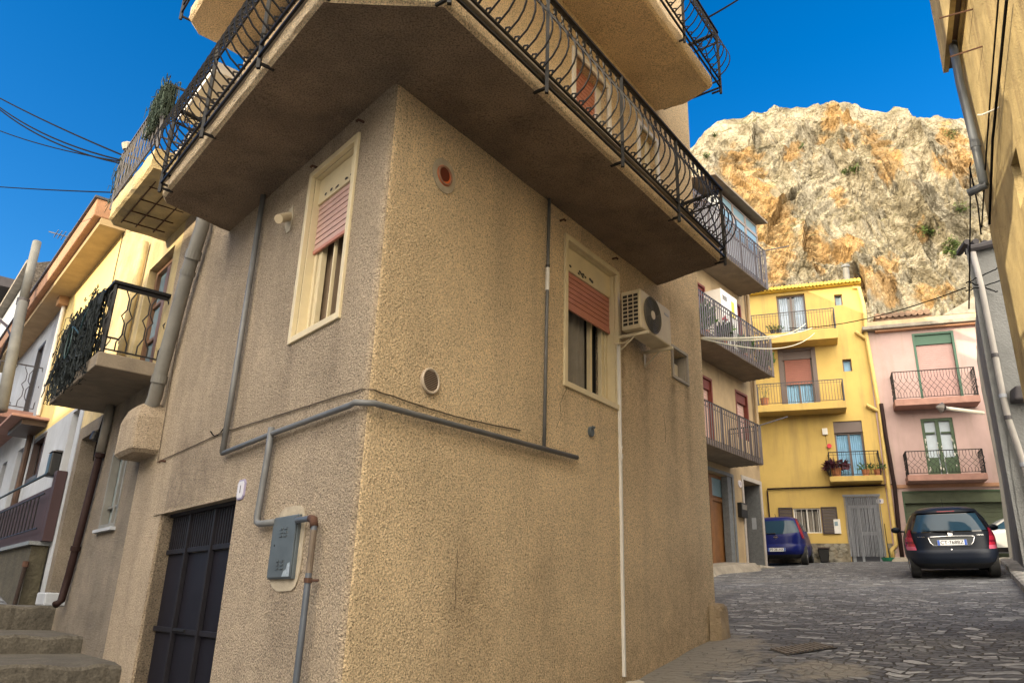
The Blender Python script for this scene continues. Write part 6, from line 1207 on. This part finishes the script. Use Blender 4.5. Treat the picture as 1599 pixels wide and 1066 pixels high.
P = [(s, z) for s, z in P]; P.append((P[-1][0]+.05, .9))
c = MB(); c.tube([GF.P(s, z, .1) for s, z in P], .062, 12); c.build('pipe', mat('chalky_pipe', (.34, .32, .30), .6, var=.15, vscale=3), wd, smooth=True)
for k in (2, 3, 4, 5): s, z = P[k]; c = MB(); c.tube([GF.P(s, z+.04, .1), GF.P(s, z-.04, .1)], .072, 12); c.build('collar', M['iron_grey'] if k in (2, 4) else M['offwhite'], wd)
s_, z_ = GF.px(1578, 625, .1); cp_ = MB(); cp_.prism([GF.P(s_, z_-.05, .0), GF.P(s_+.05, z_+.25, 0), GF.P(s_+3, z_+.30, 0), GF.P(s_+3, z_-.05, 0)], GF.n*.35); tag(cp_.build('dark_canopy', M['roof_dark'], bevel=.04), 'dark projecting canopy on the rough grey front wall by the downpipe', 'canopy')
for k, (ua, va, ub, vb) in enumerate(((1508, 442, 1562, 417), (1508, 455, 1565, 437), (1512, 440, 1558, 456))):
    a = GF.px(ua, va, .12); b = GF.px(ub, vb, .12); cable('wall_wires', ('highest tangled wire crossing the rough grey front wall', 'middle tangled wire on the rough grey front wall', 'lowest tangled wire crossing the rough grey front wall')[k], [GF.P(a[0]+(b[0]-a[0])*i/14, a[1]+(b[1]-a[1])*i/14 + .05*noise.noise(Vector((i*.9, k, 0))), .12) for i in range(15)], .014)
# kerb
c = MB(); N_ = 26
for i in range(N_+1):
    s = -7 + (LG+7)*i/N_; o = .22 + .05*noise.noise(Vector((s*2, 1, 0))); a = GS.P(s, 0, o); b = GS.P(s, 0, -.3); z = gz(a.x, a.y) + .13 + .02*noise.noise(Vector((s*3, 0, 0))); c.v += [(a.x, a.y, z-.4), (a.x, a.y, z-.02), tuple(GS.P(s, z, o-.04)), tuple(GS.P(s, z+.01, o-.12)), (b.x, b.y, z+.01)]
for i in range(N_):
    for j in range(4): c.f.append((i*5+j, (i+1)*5+j, (i+1)*5+j+1, i*5+j+1)); c.m.append(0)
tag(c.build('kerb', mat('kerb_stone', (.27, .26, .24), .8, var=.5, vscale=3, bump=.8, bscale=12, bdist=.03, grain=(6, .55)), recalc=False), 'raised stone kerb along the foot of the grey house', kind='structure')
lmp = thing('street_lamp', 'white street lamp arm reaching from the grey house in front of the pink wall', 'street lamp', (EG.x, EG.y, 6)); Q = at(1524, 643, EG.y-1.0); T = at(1476, 637, EG.y-1.0); c = MB(); c.tube([Q + (Q-T)*.25, T], .055, 8); c.build('arm', M['white'], lmp); c = MB(); T2 = at(1462, 635, EG.y-1.0); c.tube([T, T.lerp(T2, .4), T2], [.07, .16, .03], 10); c.build('head', M['iron_grey'], lmp)

# tall ochre house: nearest on the right
EN = at(1550, 380, 9.2); NAZ = math.radians(25.5); FN = Frame((EN.x, EN.y), az=NAZ + math.pi); ZN = 10.5
hn_ = thing('tall_ochre_house', 'tall sunlit ochre house wall rising at the right edge with cables and pipe', 'house', (EN.x, EN.y, 1))
c = MB(); wall_panel(c, FN, 0, 12, -1.5, ZN, [(1.95, 2.35, 4.35, 4.9, .12)]); bk = FN.P(0, 0, -4); b2_k = FN.P(12, 0, -4); f0 = FN.P(0, 0)
c.quad(Vector((f0.x, f0.y, -1.5)), Vector((bk.x, bk.y, -1.5)), Vector((bk.x, bk.y, ZN)), Vector((f0.x, f0.y, ZN))); c.quad(Vector((b2_k.x, b2_k.y, -1.5)), Vector((bk.x, bk.y, -1.5)), Vector((bk.x, bk.y, ZN)), Vector((b2_k.x, b2_k.y, ZN)))
c.build('wall', [M['ochre'], M['ochre']], hn_, recalc=False)
zE_ = at(1489, 108, EN.y).z
c = MB(); c.box(FN, -.02, 12, zE_, zE_+3, .12, .19); hh = c.build('eaves_board', M['ochre'], hn_); c = MB(); c.box(FN, .0, 12, zE_+.04, zE_+3, .05, .118); c.build('eaves_gap_shade', M['wood_dark'], hn_); c = MB(); c.box(FN, -.01, 12, zE_+.01, zE_+3, .002, .048); c.build('fascia', M['ochre'], hn_)  # dark box between the boards stands in for a shaded recess
ng = thing('downpipe', 'dark blue grey downpipe with an elbow spout on the tall ochre house', 'downpipe', tuple(FN.P(.1, 5, .1))); P = [FN.px(u, v, .10) for u, v in ((1481, 42), (1488, 68), (1499, 130), (1523, 226), (1537, 290), (1546, 300))]
c = MB(); c.tube([FN.P(s, z, .10) for s, z in P[1:5]], .055, 12); c.build('pipe', M['pipe_blue'], ng, smooth=True); c = MB(); c.tube([FN.P(s, z, .10) for s, z in P[:2]], .055, 12); c.build('upper_joint', M['offwhite'], ng)
q = FN.P(*P[4], .1); e_ = at(1512, 302, q.y + .15); c = MB(); c.tube([q + (q-e_)*.15, e_], .052, 12); c.build('spout', M['pipe_blue'], ng); s, z = P[3]; c = MB(); c.tube([FN.P(s, z-.05, .1), FN.P(s, z+.05, .1)], .065, 12); c.build('collar', M['pipe_blue'], ng)
def nline(name, lab, pts, r, o=.06, m=None, cat='cable'):
    P = [FN.px(u, v, o) for u, v in pts]; return cable(name, lab, [FN.P(s, z, o) for s, z in P], r, m, cat)
nline('hanging_cable', 'thick black cable bundle running down the tall ochre wall beyond the white insulator', ((1572, 0), (1562, 100), (1550, 220), (1545, 350)), .016)
nline('hanging_cable', 'slimmer black cable to the left of the thick bundle on the tall ochre wall', ((1559, 0), (1548, 130), (1540, 240), (1533, 355)), .010)
c = MB(); P = [at(u, v, 9.0) for u, v in ((1516, 254), (1514, 262), (1516, 270), (1527, 320), (1532, 366))]; tag(MB().tube(P, .010, 5).build('hanging_cable', M['cable']), 'free hanging black cable with a loop beside the elbow spout', 'cable')
tag(MB().tube([at(u, v, 9.3) for u, v in ((1515, 262), (1515, 340), (1514, 420), (1513, 482))], .010, 5).build('hanging_cable', M['cable']), 'long straight black cable dangling past the elbow spout towards the grey house', 'cable')
for k, (a, b) in enumerate((((1467, 29), (1518, 15)), ((1484, 89), (1533, 73)))):
    P1 = FN.px(*b, .01); A_ = FN.P(P1[0], P1[1], .0); Bq = at(a[0], a[1], A_.y + .30); tag(MB().tube([A_, Bq], .011, 5).build('iron_rod', M['rust']), ('upper rusty rod sticking out of the tall ochre wall', 'lower rusty rod sticking out of the tall ochre wall')[k], 'rod', 'rusty rods of the tall ochre house')
P1 = FN.px(1560, 168, .0); c = MB(); c.tube([FN.P(P1[0], P1[1], 0), FN.P(P1[0]-.05, P1[1]-.02, .16), FN.P(P1[0]-.1, P1[1]+.02, .2)], .012, 6); tag(c.build('insulator', M['white']), 'white cable insulator hook on the tall ochre wall', 'insulator')

# ---------------------------------------------------------------- overhead wires
def span(name, lab, A, B, sag, r=.012, m=None, k=16, cat='overhead wire', group=None):
    return cable(name, lab, [A.lerp(B, i/k) - Vector((0, 0, sag*4*(i/k)*(1-i/k))) for i in range(k+1)], r, m, cat, group)
G_ = 'wires over the stepped lane'
span('overhead_wire', 'upper of the four black wires reaching the upper lane balcony', at(-60, 120, 13), FL.P(6.03, 5.70, .76), .06, group=G_)
span('overhead_wire', 'second black wire from the top reaching the upper lane balcony', at(-60, 114, 13.2), FL.P(6.03, 5.62, .76), .28, group=G_)
span('overhead_wire', 'third black wire from the top sagging to the upper lane balcony', at(-60, 110, 13.4), FL.P(6.03, 5.57, .76), .34, group=G_)
span('overhead_wire', 'lone lower black wire sagging to the upper lane balcony', at(-60, 178, 13), FL.P(6.03, 5.60, .76), .12, r=.009, group=G_)
span('overhead_wire', 'lowest nearly level black wire left of the rough balcony', at(-60, 287, 13), FL.P(6.03, 5.12, .76), .02, r=.009, group=G_)
span('overhead_wire', 'black wire strung between the yellow house and the grey house', at(1232, 512, 26), GF.P(*GF.px(1508, 449, .15), .15), .25, r=.014)
span('clothes_line', 'upper white clothes line between tan house and the top yellow balcony', FR.P(5.84, FR.px(1088, 524)[1], .02), at(1268, 512, 27), .12, r=.016, m=M['rope'], cat='clothes line')
span('clothes_line', 'sagging middle white clothes line by the top yellow balcony', FR.P(5.84, FR.px(1088, 524)[1], .02), at(1258, 505, 27), .25, r=.014, m=M['rope'], cat='clothes line')
span('clothes_line', 'loose lower white clothes line by the top yellow balcony', FR.P(5.84, FR.px(1088, 524)[1]-.01, .02), at(1272, 520, 27), .34, r=.012, m=M['rope'], cat='clothes line')
span('overhead_wire', 'dark rod and wire leaving the topmost iron balcony at the picture top', at(1105, 28, 9.4), at(1160, -5, 10.5), .01, r=.016)
# ---------------------------------------------------------------- cars (local axes: x across, y forward, z up, origin on the ground under the rear bumper)
def build_car(name, label, loc, head, paint, W, L, H, tab, pitch=0.0, roll=0.0, rear_glass=None, lamps=None, plate=None, kind='black', group=None):
    """tab rows: z, half width, y of the rear face, y of the front face"""
    t = thing(name, label, 'car', loc, 0.0, group)
    t.scale = (1, 1, ZSC); t.rotation_euler = (pitch, roll, head); WM[t.name] = Matrix.Translation(Vector(loc)) @ t.rotation_euler.to_matrix().to_4x4()
    def row(z):
        if z <= tab[0][0]: return tab[0][1:]
        for a, b in zip(tab, tab[1:]):
            if z <= b[0]: f = (z-a[0])/(b[0]-a[0]); return tuple(p + (q-p)*f for p, q in zip(a[1:], b[1:]))
        return tab[-1][1:]
    def srow(z):
        r = [row(z + d) for d in (-.03, 0, .03)]; return tuple((a + 2*b + c)/4 for a, b, c in zip(*r))
    NX, NR, NF = 5.0, 3.2, 3.0
    def S(th, z, off=0.0):
        w, yr, yf = srow(z); c, s = math.cos(th), math.sin(th); n_ = NX
        k = (abs(c)**n_ + abs(s)**n_)**(-1/n_); x = w*k*c; ym = (yr+yf)/2; y = ym + (yf-yr)/2*k*s
        # soften the plan corners and bow the rear face
        if s < 0: y += .11*(abs(x)/max(w, .01))**3
        else: y -= .22*(abs(x)/max(w, .01))**3
        if off:
            e = 1e-3; P = Vector((x, y, z)); a = S(th+e, z) - P; b = S(th, z+e) - P; nn = a.cross(b); nn = nn.normalized() if nn.length > 1e-12 else Vector((c, s, 0)); return P + nn*off
        return Vector((x, y, z))
    def th_of(x, z):  # rear face angle for a given x
        lo, hi = -math.pi/2, 0.0; sg = 1 if x >= 0 else -1; X_ = abs(x)
        for _ in range(30):
            m_ = (lo+hi)/2
            if S(m_, z).x < X_: lo = m_
            else: hi = m_
        return lo if sg > 0 else -math.pi - lo
    zs = []; z = tab[0][0]
    while z < tab[-1][0]-1e-6: zs.append(z); z += .025
    zs.append(tab[-1][0]); NT = 96; c = MB()
    def dens(i): a = 2*math.pi*i/NT; return a
    for z in zs:
        for i in range(NT): c.v.append(tuple(S(dens(i), z)))
    for j in range(len(zs)-1):
        for i in range(NT): c.f.append((j*NT+i, j*NT+(i+1) % NT, (j+1)*NT+(i+1) % NT, (j+1)*NT+i)); c.m.append(0)
    # domed roof cap
    top = len(zs)-1; base = top*NT; ctr = sum((Vector(c.v[base+i]) for i in range(NT)), Vector())/NT; rings = [base]
    for k, (sc_, dz) in enumerate(((.9, .016), (.7, .030), (.4, .040))):
        b0 = len(c.v); [c.v.append(tuple(ctr + (Vector(c.v[base+i])-ctr)*sc_ + Vector((0, 0, dz)))) for i in range(NT)]
        for i in range(NT): c.f.append((rings[-1]+i, rings[-1]+(i+1) % NT, b0+(i+1) % NT, b0+i)); c.m.append(0)
        rings.append(b0)
    c.f.append(tuple(rings[-1]+i for i in range(NT))); c.m.append(0); c.f.append(tuple(i for i in range(NT))[::-1]); c.m.append(0)
    c.build('body', paint, t, smooth=True, local=True, recalc=True)
    def patch(nm, m, xs, zf, off=.006, n1=20, n2=12, parent=t, th=None):
        """patch on the rear face between x range (functions of v) and z range"""
        g_ = MB()
        for j in range(n2+1):
            v = j/n2
            for i in range(n1+1):
                u = i/n1; z0, z1 = zf(u) if callable(zf) else zf; z = z0 + (z1-z0)*v
                if th: a0, a1 = th(v) if callable(th) else th; a = a0 + (a1-a0)*u
                else: x0, x1 = xs(v) if callable(xs) else xs; a = th_of(x0 + (x1-x0)*u, z)
                g_.v.append(tuple(S(a, z, off)))
        for j in range(n2):
            for i in range(n1): g_.f.append((j*(n1+1)+i, j*(n1+1)+i+1, (j+1)*(n1+1)+i+1, (j+1)*(n1+1)+i)); g_.m.append(0)
        return g_.build(nm, m, parent, smooth=True, local=True, recalc=False)
    return t, S, patch, th_of, srow
def finish_car(t, S, patch, th_of, W, H, zw, wheel_r, track, wheelbase, y0, hub_m, lw=.19):
    for sx in (-1, 1):
        for y in (y0, y0+wheelbase):
            c = MB(); R = wheel_r; prof = [(-lw/2, R*.62), (-lw/2, R*.93), (-lw*.42, R), (lw*.42, R), (lw/2, R*.93), (lw/2, R*.62)]; n_ = 30
            for x, r in prof:
                for i in range(n_): a = 2*math.pi*i/n_; c.v.append((sx*track/2 + x, y + r*math.cos(a), R + r*math.sin(a)))
            for j in range(len(prof)-1):
                for i in range(n_): c.f.append((j*n_+i, j*n_+(i+1) % n_, (j+1)*n_+(i+1) % n_, (j+1)*n_+i)); c.m.append(0)
            w_ = c.build('wheel', M['rubber'], t, smooth=False, local=True)
            c = MB()
            xo = sx*(track/2 + lw*.36*1)
            c.tube([(xo - sx*.02, y, R), (xo, y, R)], R*.63, 24)
            for k in range(5): a = k*2*math.pi/5; c.tube([(xo + sx*.01, y, R), (xo + sx*.01, y + R*.55*math.cos(a), R + R*.55*math.sin(a))], R*.09, 5)
            c.build('rim', hub_m, w_, local=True)
            c = MB(); c.tube([(sx*(track/2+lw/2-.005), y, R+.02), (sx*(track/2+lw/2+.012), y, R+.02)], R*1.13, 26); 
# black hatchback
ZSC = .92
px = at(1496, 905, 15.75); ph = math.radians(-26.5)
tabB = [(.20, .74, .22, 3.60), (.30, .80, .06, 3.70), (.42, .845, -.01, 3.76), (.56, .855, -.015, 3.77), (.62, .852, .03, 3.74), (.72, .852, .075, 3.55), (.86, .84, .12, 3.05), (.95, .82, .16, 2.75), (1.05, .785, .20, 2.55), (1.20, .725, .27, 2.30), (1.33, .655, .34, 2.05), (1.42, .59, .40, 1.90), (1.465, .54, .46, 1.80), (1.49, .47, .56, 1.70)]
slope = (gz(px.x + math.sin(-ph)*2.4, px.y + math.cos(ph)*2.4) - gz(px.x, px.y))/2.4
def grnd_car(name, label, p, head, paint, W, L, H, tab, wb, y0, track, R, side_drop=0):
    f = Vector((-math.sin(head), math.cos(head), 0)); r = Vector((f.y, -f.x, 0))
    za = gz(*(p + f*y0).xy); zb = gz(*(p + f*(y0+wb)).xy); zl = gz(*(p + f*y0 - r*track/2).xy); zr = gz(*(p + f*y0 + r*track/2).xy)
    pt_ = math.atan2(zb-za, wb); return build_car(name, label,  (p.x, p.y, (zl+zr)/2 - math.tan(pt_)*y0 + .005), head, paint, W, L, H, tab, pitch=pt_, roll=-math.atan2(zr-zl, track)*.9)
car, S, patch, th_of, srow = grnd_car('parked_car', 'black hatchback parked with its rear to the viewer beside the grey house', Vector((px.x, px.y, 0)), ph, M['paint_black'], 1.7, 3.78, 1.5, tabB, 2.39, .62, 1.38, .30)
finish_car(car, S, patch, th_of, 1.7, 1.5,   .3, .30, 1.40, 2.39, .62, M['chrome'])
rgl = patch('rear_window', M['car_glass'], lambda v: (-.66+.13*v, .66-.13*v), (1.0, 1.36), .005)
patch('glass_edge', mat('black_gloss_trim', (.004, .004, .005), .1, coat=1), lambda v: (-.72+.14*v, .72-.14*v), (.975, 1.385), .003)
patch('roof_spoiler', M['paint_black'], lambda v: (-.56+.04*v, .56-.04*v), (1.385, 1.435), .03, n2=4)
patch('brake_light', mat('dim_red', (.20, .01, .02), .2), (-.16, .16), (1.392, 1.41), .034, n2=2)
def lamp(side):
    g_ = MB(); n1, n2 = 14, 16
    for j in range(n2+1):
        v = j/n2; z = .60 + .44*v; wo = .015 + .125*math.sin(math.pi*min(1, .25+v*.72))*(1-.35*v); cx_ = .69 + .055*math.sin(v*2.6) - .02*v
        for i in range(n1+1):
            u = i/n1; a0 = th_of(cx_ - wo*.55, z); a1 = a0 + .02 + wo*1.9
            a = a0 + (min(a1, -.10)-a0)*u; p_ = S(a, z, .012); g_.v.append((p_.x*side, p_.y, p_.z))
    for j in range(n2):
        for i in range(n1): g_.f.append((j*(n1+1)+i, j*(n1+1)+i+1, (j+1)*(n1+1)+i+1, (j+1)*(n1+1)+i)); g_.m.append(1 if .30 < j/n2 < .42 or j/n2 > .62 else (2 if j/n2 < .16 else 0))
    return g_.build('tail_lamp', [M['red_plastic'], mat('dark_red_lamp', (.22, .01, .03), .15), mat('pink_lamp', (.6, .12, .2), .15)], car, smooth=True, local=True, recalc=False)
lamp(-1); lamp(1)
patch('rear_bumper', M['bumper'], (-.80, .80), (.34, .60), .022, n1=40, n2=12)
patch('bumper_lip', M['black'], (-.74, .74), (.21, .335), .012, n1=30, n2=5)
pr = patch('plate_recess', mat('recess', (.03, .035, .04), .4), lambda v: (-.34-.06*v, .36+.06*v), (.69, .87), .004)
def flat_on(nm, m, xs, zs_, off, par, S, th_of, n_=1):
    c = MB(); P = [S(th_of(x, z), z, off) for x, z in ((xs[0], zs_[0]), (xs[1], zs_[0]), (xs[1], zs_[1]), (xs[0], zs_[1]))]; y = min(p.y for p in P); tilt = (P[3].y-P[0].y)
    P = [Vector((xs[0], y, zs_[0])), Vector((xs[1], y, zs_[0])), Vector((xs[1], y+tilt, zs_[1])), Vector((xs[0], y+tilt, zs_[1]))]; c.prism(P, (0, .012, 0)); return c.build(nm, m, par, local=True), P
pl, P = flat_on('number_plate', M['plate'], (-.25, .27), (.705, .815), .03, car, S, th_of)
def car_text(body, par, P, size, m, xc=None, dy=-.004, name='lettering', sx=.92):
    cu = bpy.data.curves.new(name, 'FONT'); cu.body = body; cu.size = size; cu.align_x = 'CENTER'; cu.align_y = 'CENTER'; cu.offset = .0012; cu.materials.append(m); ob = link(bpy.data.objects.new(name, cu))
    c_ = (P[0]+P[1]+P[2]+P[3])/4; x = (P[1]-P[0]).normalized(); u_ = (P[3]-P[0]).normalized(); n_ = x.cross(u_)
    c_ = Vector((xc if xc is not None else c_.x, c_.y+dy, c_.z)); ob = to_mesh(ob); ob.parent = par; ob.matrix_basis = Matrix(((x.x*sx, u_.x, n_.x, c_.x), (x.y*sx, u_.y, n_.y, c_.y), (x.z*sx, u_.z, n_.z, c_.z), (0, 0, 0, 1))); return ob
car_text('CT\u00b7768BZ', pl, P, .105, M['ink'], xc=.01)
for a, b in ((-.248, -.205), (.226, .268)): c = MB(); c.prism([Vector((x, P[0].y-.002 + (P[3].y-P[0].y)*f, z)) for x, z, f in ((a, .706, 0), (b, .706, 0), (b, .814, 1), (a, .814, 1))], (0, .001, 0)); c.build('plate_band', M['plate_blue'], pl, local=True)
c = MB()
pts = [S(th_of(-.40 + .82*i/16, .875 + .012*math.sin(math.pi*i/16)), .875 + .012*math.sin(math.pi*i/16), .012) for i in range(17)]; c.tube(pts, .013, 6); c.build('chrome_strip', M['chrome'], car, smooth=True, local=True)
c = MB(); pts = [S(th_of(x, z), z, .008) for x, z in ((-.40, .87), (-.37, .76), (-.31, .695), (0, .685), (.33, .695), (.38, .76), (.42, .87))]; c.tube(pts, .006, 5); c.build('recess_trim', M['chrome'], car, local=True)
c = MB(); base = S(th_of(.005, .93), .93, .008); nn = (S(th_of(.005, .93), .93, .1)-S(th_of(.005, .93), .93)).normalized(); u_ = Vector((0, -nn.z, nn.y)).normalized(); u_ = u_ if u_.z > 0 else -u_; sh = [(x*1.1, y*1.15) for x, y in ((-.032, .045), (-.012, .052), (0, .048), (.012, .052), (.032, .045), (.04, .02), (.034, -.018), (0, -.052), (-.034, -.018), (-.04, .02))]; c.prism([base + Vector((x, 0, 0)) + u_*y for x, y in sh], nn*.008); em = c.build('shield_emblem', M['chrome'], car, local=True)
c = MB(); c.tube([base + nn*.010 + Vector((.018*math.cos(a), 0, 0)) + u_*(.018*math.sin(a) + .003) for a in (i*math.pi/8 for i in range(16))], .0035, 4, closed=True); c.build('emblem_ring', M['ink_blue'], em, local=True)
for x, s_ in ((-.52, 'lettering'), (.52, 'lettering')):
    c = MB(); z = .90 if x > 0 else .885; pts = [S(th_of(x - .065 + .13*i/12, z + .009*math.sin(i*2.1)), z + .009*math.sin(i*2.1), .006) for i in range(13)]; c.tube(pts, .0035, 4); c.build('script_badge', M['chrome'], car, local=True)
c = MB(); pts = [S(th_of(x, z), z, .03) for x, z in ((.02, .985), (-.15, .99), (-.32, 1.0), (-.47, 1.02))]; c.tube(pts, [.022, .014, .010, .006], 6); c.tube([S(th_of(.04, .965), .965, .0), S(th_of(.04, .975), .975, .03)], .025, 10); c.build('wiper', M['black'], car, local=True)
c = MB(); c.tube([(-.02, .55, 1.52), (-.03, .52, 1.70)], .006, 5); c.build('aerial', M['black'], car, local=True)
for sx in (-1, 1):
    c = MB(); pts = []
    for a in range(7):
        for b in range(10): th, ps = math.pi*a/6, 2*math.pi*b/10; c.v.append((sx*(.97 + .10*math.sin(th)*math.cos(ps)), 2.25 + .05*math.sin(th)*math.sin(ps), 1.02 + .075*math.cos(th)))
    for a in range(6):
        for b in range(10): c.f.append((a*10+b, a*10+(b+1) % 10, (a+1)*10+(b+1) % 10, (a+1)*10+b)); c.m.append(0)
    c.tube([(sx*.76, 2.28, .97), (sx*.92, 2.26, 1.0)], .022, 6); c.build('door_mirror', M['paint_black'], car, smooth=True, local=True)
def side_glass(S, srow, car, z0, z1, y0, y1, m, rake=.35, nm='side_window'):
    for sx in (-1, 1):
        g_ = MB(); n1, n2 = 16, 8
        for j in range(n2+1):
            v = j/n2; z = z0 + (z1-z0)*v
            for i in range(n1+1):
                u = i/n1; yy0, yy1 = y0 + rake*.3*v, y1 - rake*2.0*v; y = yy0 + (yy1-yy0)*u; lo, hi = -math.pi/2, math.pi/2
                for _ in range(26):
                    m_ = (lo+hi)/2
                    if S(m_, z).y < y: lo = m_
                    else: hi = m_
                p_ = S(lo, z, .006); g_.v.append((p_.x*sx, p_.y, p_.z))
        for j in range(n2):
            for i in range(n1): g_.f.append((j*(n1+1)+i, j*(n1+1)+i+1, (j+1)*(n1+1)+i+1, (j+1)*(n1+1)+i)); g_.m.append(0)
        g_.build(nm, m, car, smooth=True, local=True, recalc=False)
side_glass(S, srow, car, .98, 1.36, .62, 2.45, M['car_glass'])
c = MB(); c.tube([S(th_of(-.02, .60), .60, .026), S(th_of(-.02, .60), .60, .032)], .012, 8); c.build('bumper_badge', M['chrome'], car, local=True)

# blue hatchback
ZSC = .97
pb = at(1216, 884, 25.0); phb = math.radians(-25)
tabU = [(.22, .76, .20, 3.9), (.32, .82, .04, 4.0), (.46, .845, -.02, 4.05), (.60, .85, .0, 4.05), (.66, .845, .05, 3.95), (.80, .845, .07, 3.6), (.95, .835, .10, 3.1), (1.02, .82, .13, 2.9), (1.15, .775, .20, 2.7), (1.30, .72, .29, 2.4), (1.42, .655, .37, 2.2), (1.50, .60, .44, 2.05), (1.53, .50, .54, 1.9)]
carb, S, patch, th_of, srow = grnd_car('parked_car', 'dark blue hatchback half hidden behind the ochre balcony house', Vector((pb.x, pb.y, 0)), phb, M['paint_blue'], 1.7, 4.0, 1.53, tabU, 2.5, .65, 1.46, .31)
car = carb
finish_car(carb, S, patch, th_of, 1.7, 1.53, .3, .31, 1.50, 2.5, .65, M['pipe_grey'])
patch('rear_window', M['car_glass'], lambda v: (-.70+.14*v, .70-.14*v), lambda u: (1.04 + .05*math.sin(math.pi*u)*-1, 1.42), .005)
for sx in (-1, 1):
    g_ = MB(); n1, n2 = 8, 12
    for j in range(n2+1):
        v = j/n2; z = .84 + .62*v
        for i in range(n1+1): u = i/n1; a0 = th_of(.755 - .17*v, z); a = a0 + (.13)*u; p_ = S(min(a, -.05), z, .010); g_.v.append((p_.x*sx, p_.y, p_.z))
    for j in range(n2):
        for i in range(n1): g_.f.append((j*(n1+1)+i, j*(n1+1)+i+1, (j+1)*(n1+1)+i+1, (j+1)*(n1+1)+i)); g_.m.append(0)
    g_.build('tail_lamp', MATS['dark_red_lamp'], carb, smooth=True, local=True, recalc=False)
patch('rear_bumper', M['paint_blue'], (-.80, .80), (.36, .64), .022, n1=30, n2=10); patch('bumper_lip', M['black'], (-.74, .74), (.23, .355), .012, n1=30, n2=5)
pl, P = flat_on('number_plate', M['plate'], (-.26, .26), (.45, .56), .05, carb, S, th_of); car_text('FE\u00b7281AX', pl, P, .105, M['ink'], xc=0)
for a, b in ((-.258, -.215), (.215, .258)): c = MB(); c.prism([Vector((x, P[0].y-.002 + (P[3].y-P[0].y)*f, z)) for x, z, f in ((a, .451, 0), (b, .451, 0), (b, .559, 1), (a, .559, 1))], (0, .001, 0)); c.build('plate_band', M['plate_blue'], pl, local=True)
base = S(th_of(0, .90), .90, .012); nn = Vector((0, -1, .15)).normalized(); u_ = Vector((0, .15, 1)).normalized()
c = MB(); c.tube([base + Vector((.05*math.cos(a), 0, 0)) + u_*.05*math.sin(a) for a in (i*math.pi/10 for i in range(20))], .008, 5, closed=True); c.tube([base + Vector((-.075, 0, 0)), base + Vector((.075, 0, 0))], .007, 4); c.build('ring_emblem', M['chrome'], carb, local=True)
c = MB(); pts = [S(th_of(x, z), z, .006) for x, z in ((-.62, .80), (-.50, .80), (-.50, .77), (-.62, .77))]; c.tube(pts, .006, 4); c.build('script_badge', M['chrome'], carb, local=True)
c = MB(); pts = [S(th_of(x, z), z, .006) for x, z in ((-.70, .66), (0, .665), (.70, .66))]; c.tube(pts, .006, 4); c.build('seam', M['black'], carb, local=True)
c = MB(); pts = [S(th_of(x, z), z, .03) for x, z in ((.0, 1.0), (-.2, 1.0), (-.5, 1.03))]; c.tube(pts, [.02, .012, .006], 6); c.build('wiper', M['black'], carb, local=True)
side_glass(S, srow, carb, 1.06, 1.40, .62, 2.75, M['car_glass'])
c = MB(); c.tube([(0, .62, 1.56), (-.01, .60, 1.66)], .008, 5); c.build('aerial', M['black'], carb, local=True)

# white car: seen side on behind the black one
pw = at(1555, 872, 25.2); phw = math.radians(75)
tabW = [(.22, .78, .15, 4.1), (.34, .84, .02, 4.2), (.60, .86, -.02, 4.22), (.85, .85, .06, 4.05), (.95, .83, .15, 3.0), (1.10, .78, .35, 2.75), (1.28, .70, .62, 2.4), (1.40, .62, .85, 2.1), (1.45, .50, 1.05, 1.9)]
carw, S, patch, th_of, srow = grnd_car('parked_car', 'white car mostly hidden between the black hatchback and the grey house', Vector((pw.x + 2.7, pw.y-.6, 0)), phw, M['paint_white'], 1.7, 4.2, 1.45, tabW, 2.6, .75, 1.46, .31)
finish_car(carw, S, patch, th_of, 1.7, 1.45, .3, .31, 1.54, 2.6, .75, M['pipe_grey'])
side_glass(S, srow, carw, .96, 1.36, .62, 2.9, M['car_glass']); patch('rear_window', M['car_glass'], lambda v: (-.66+.14*v, .66-.14*v), (1.0, 1.34), .005)
for sx in (-1, 1): c = MB(); c.box(Frame((0, 0), 0), 0, 0, 0, 0, 0, 0) if False else c.cube((sx*.865, 2.0, .33), (.02, 2.2, .14)); c.build('side_skirt', M['black'], carw, local=True)
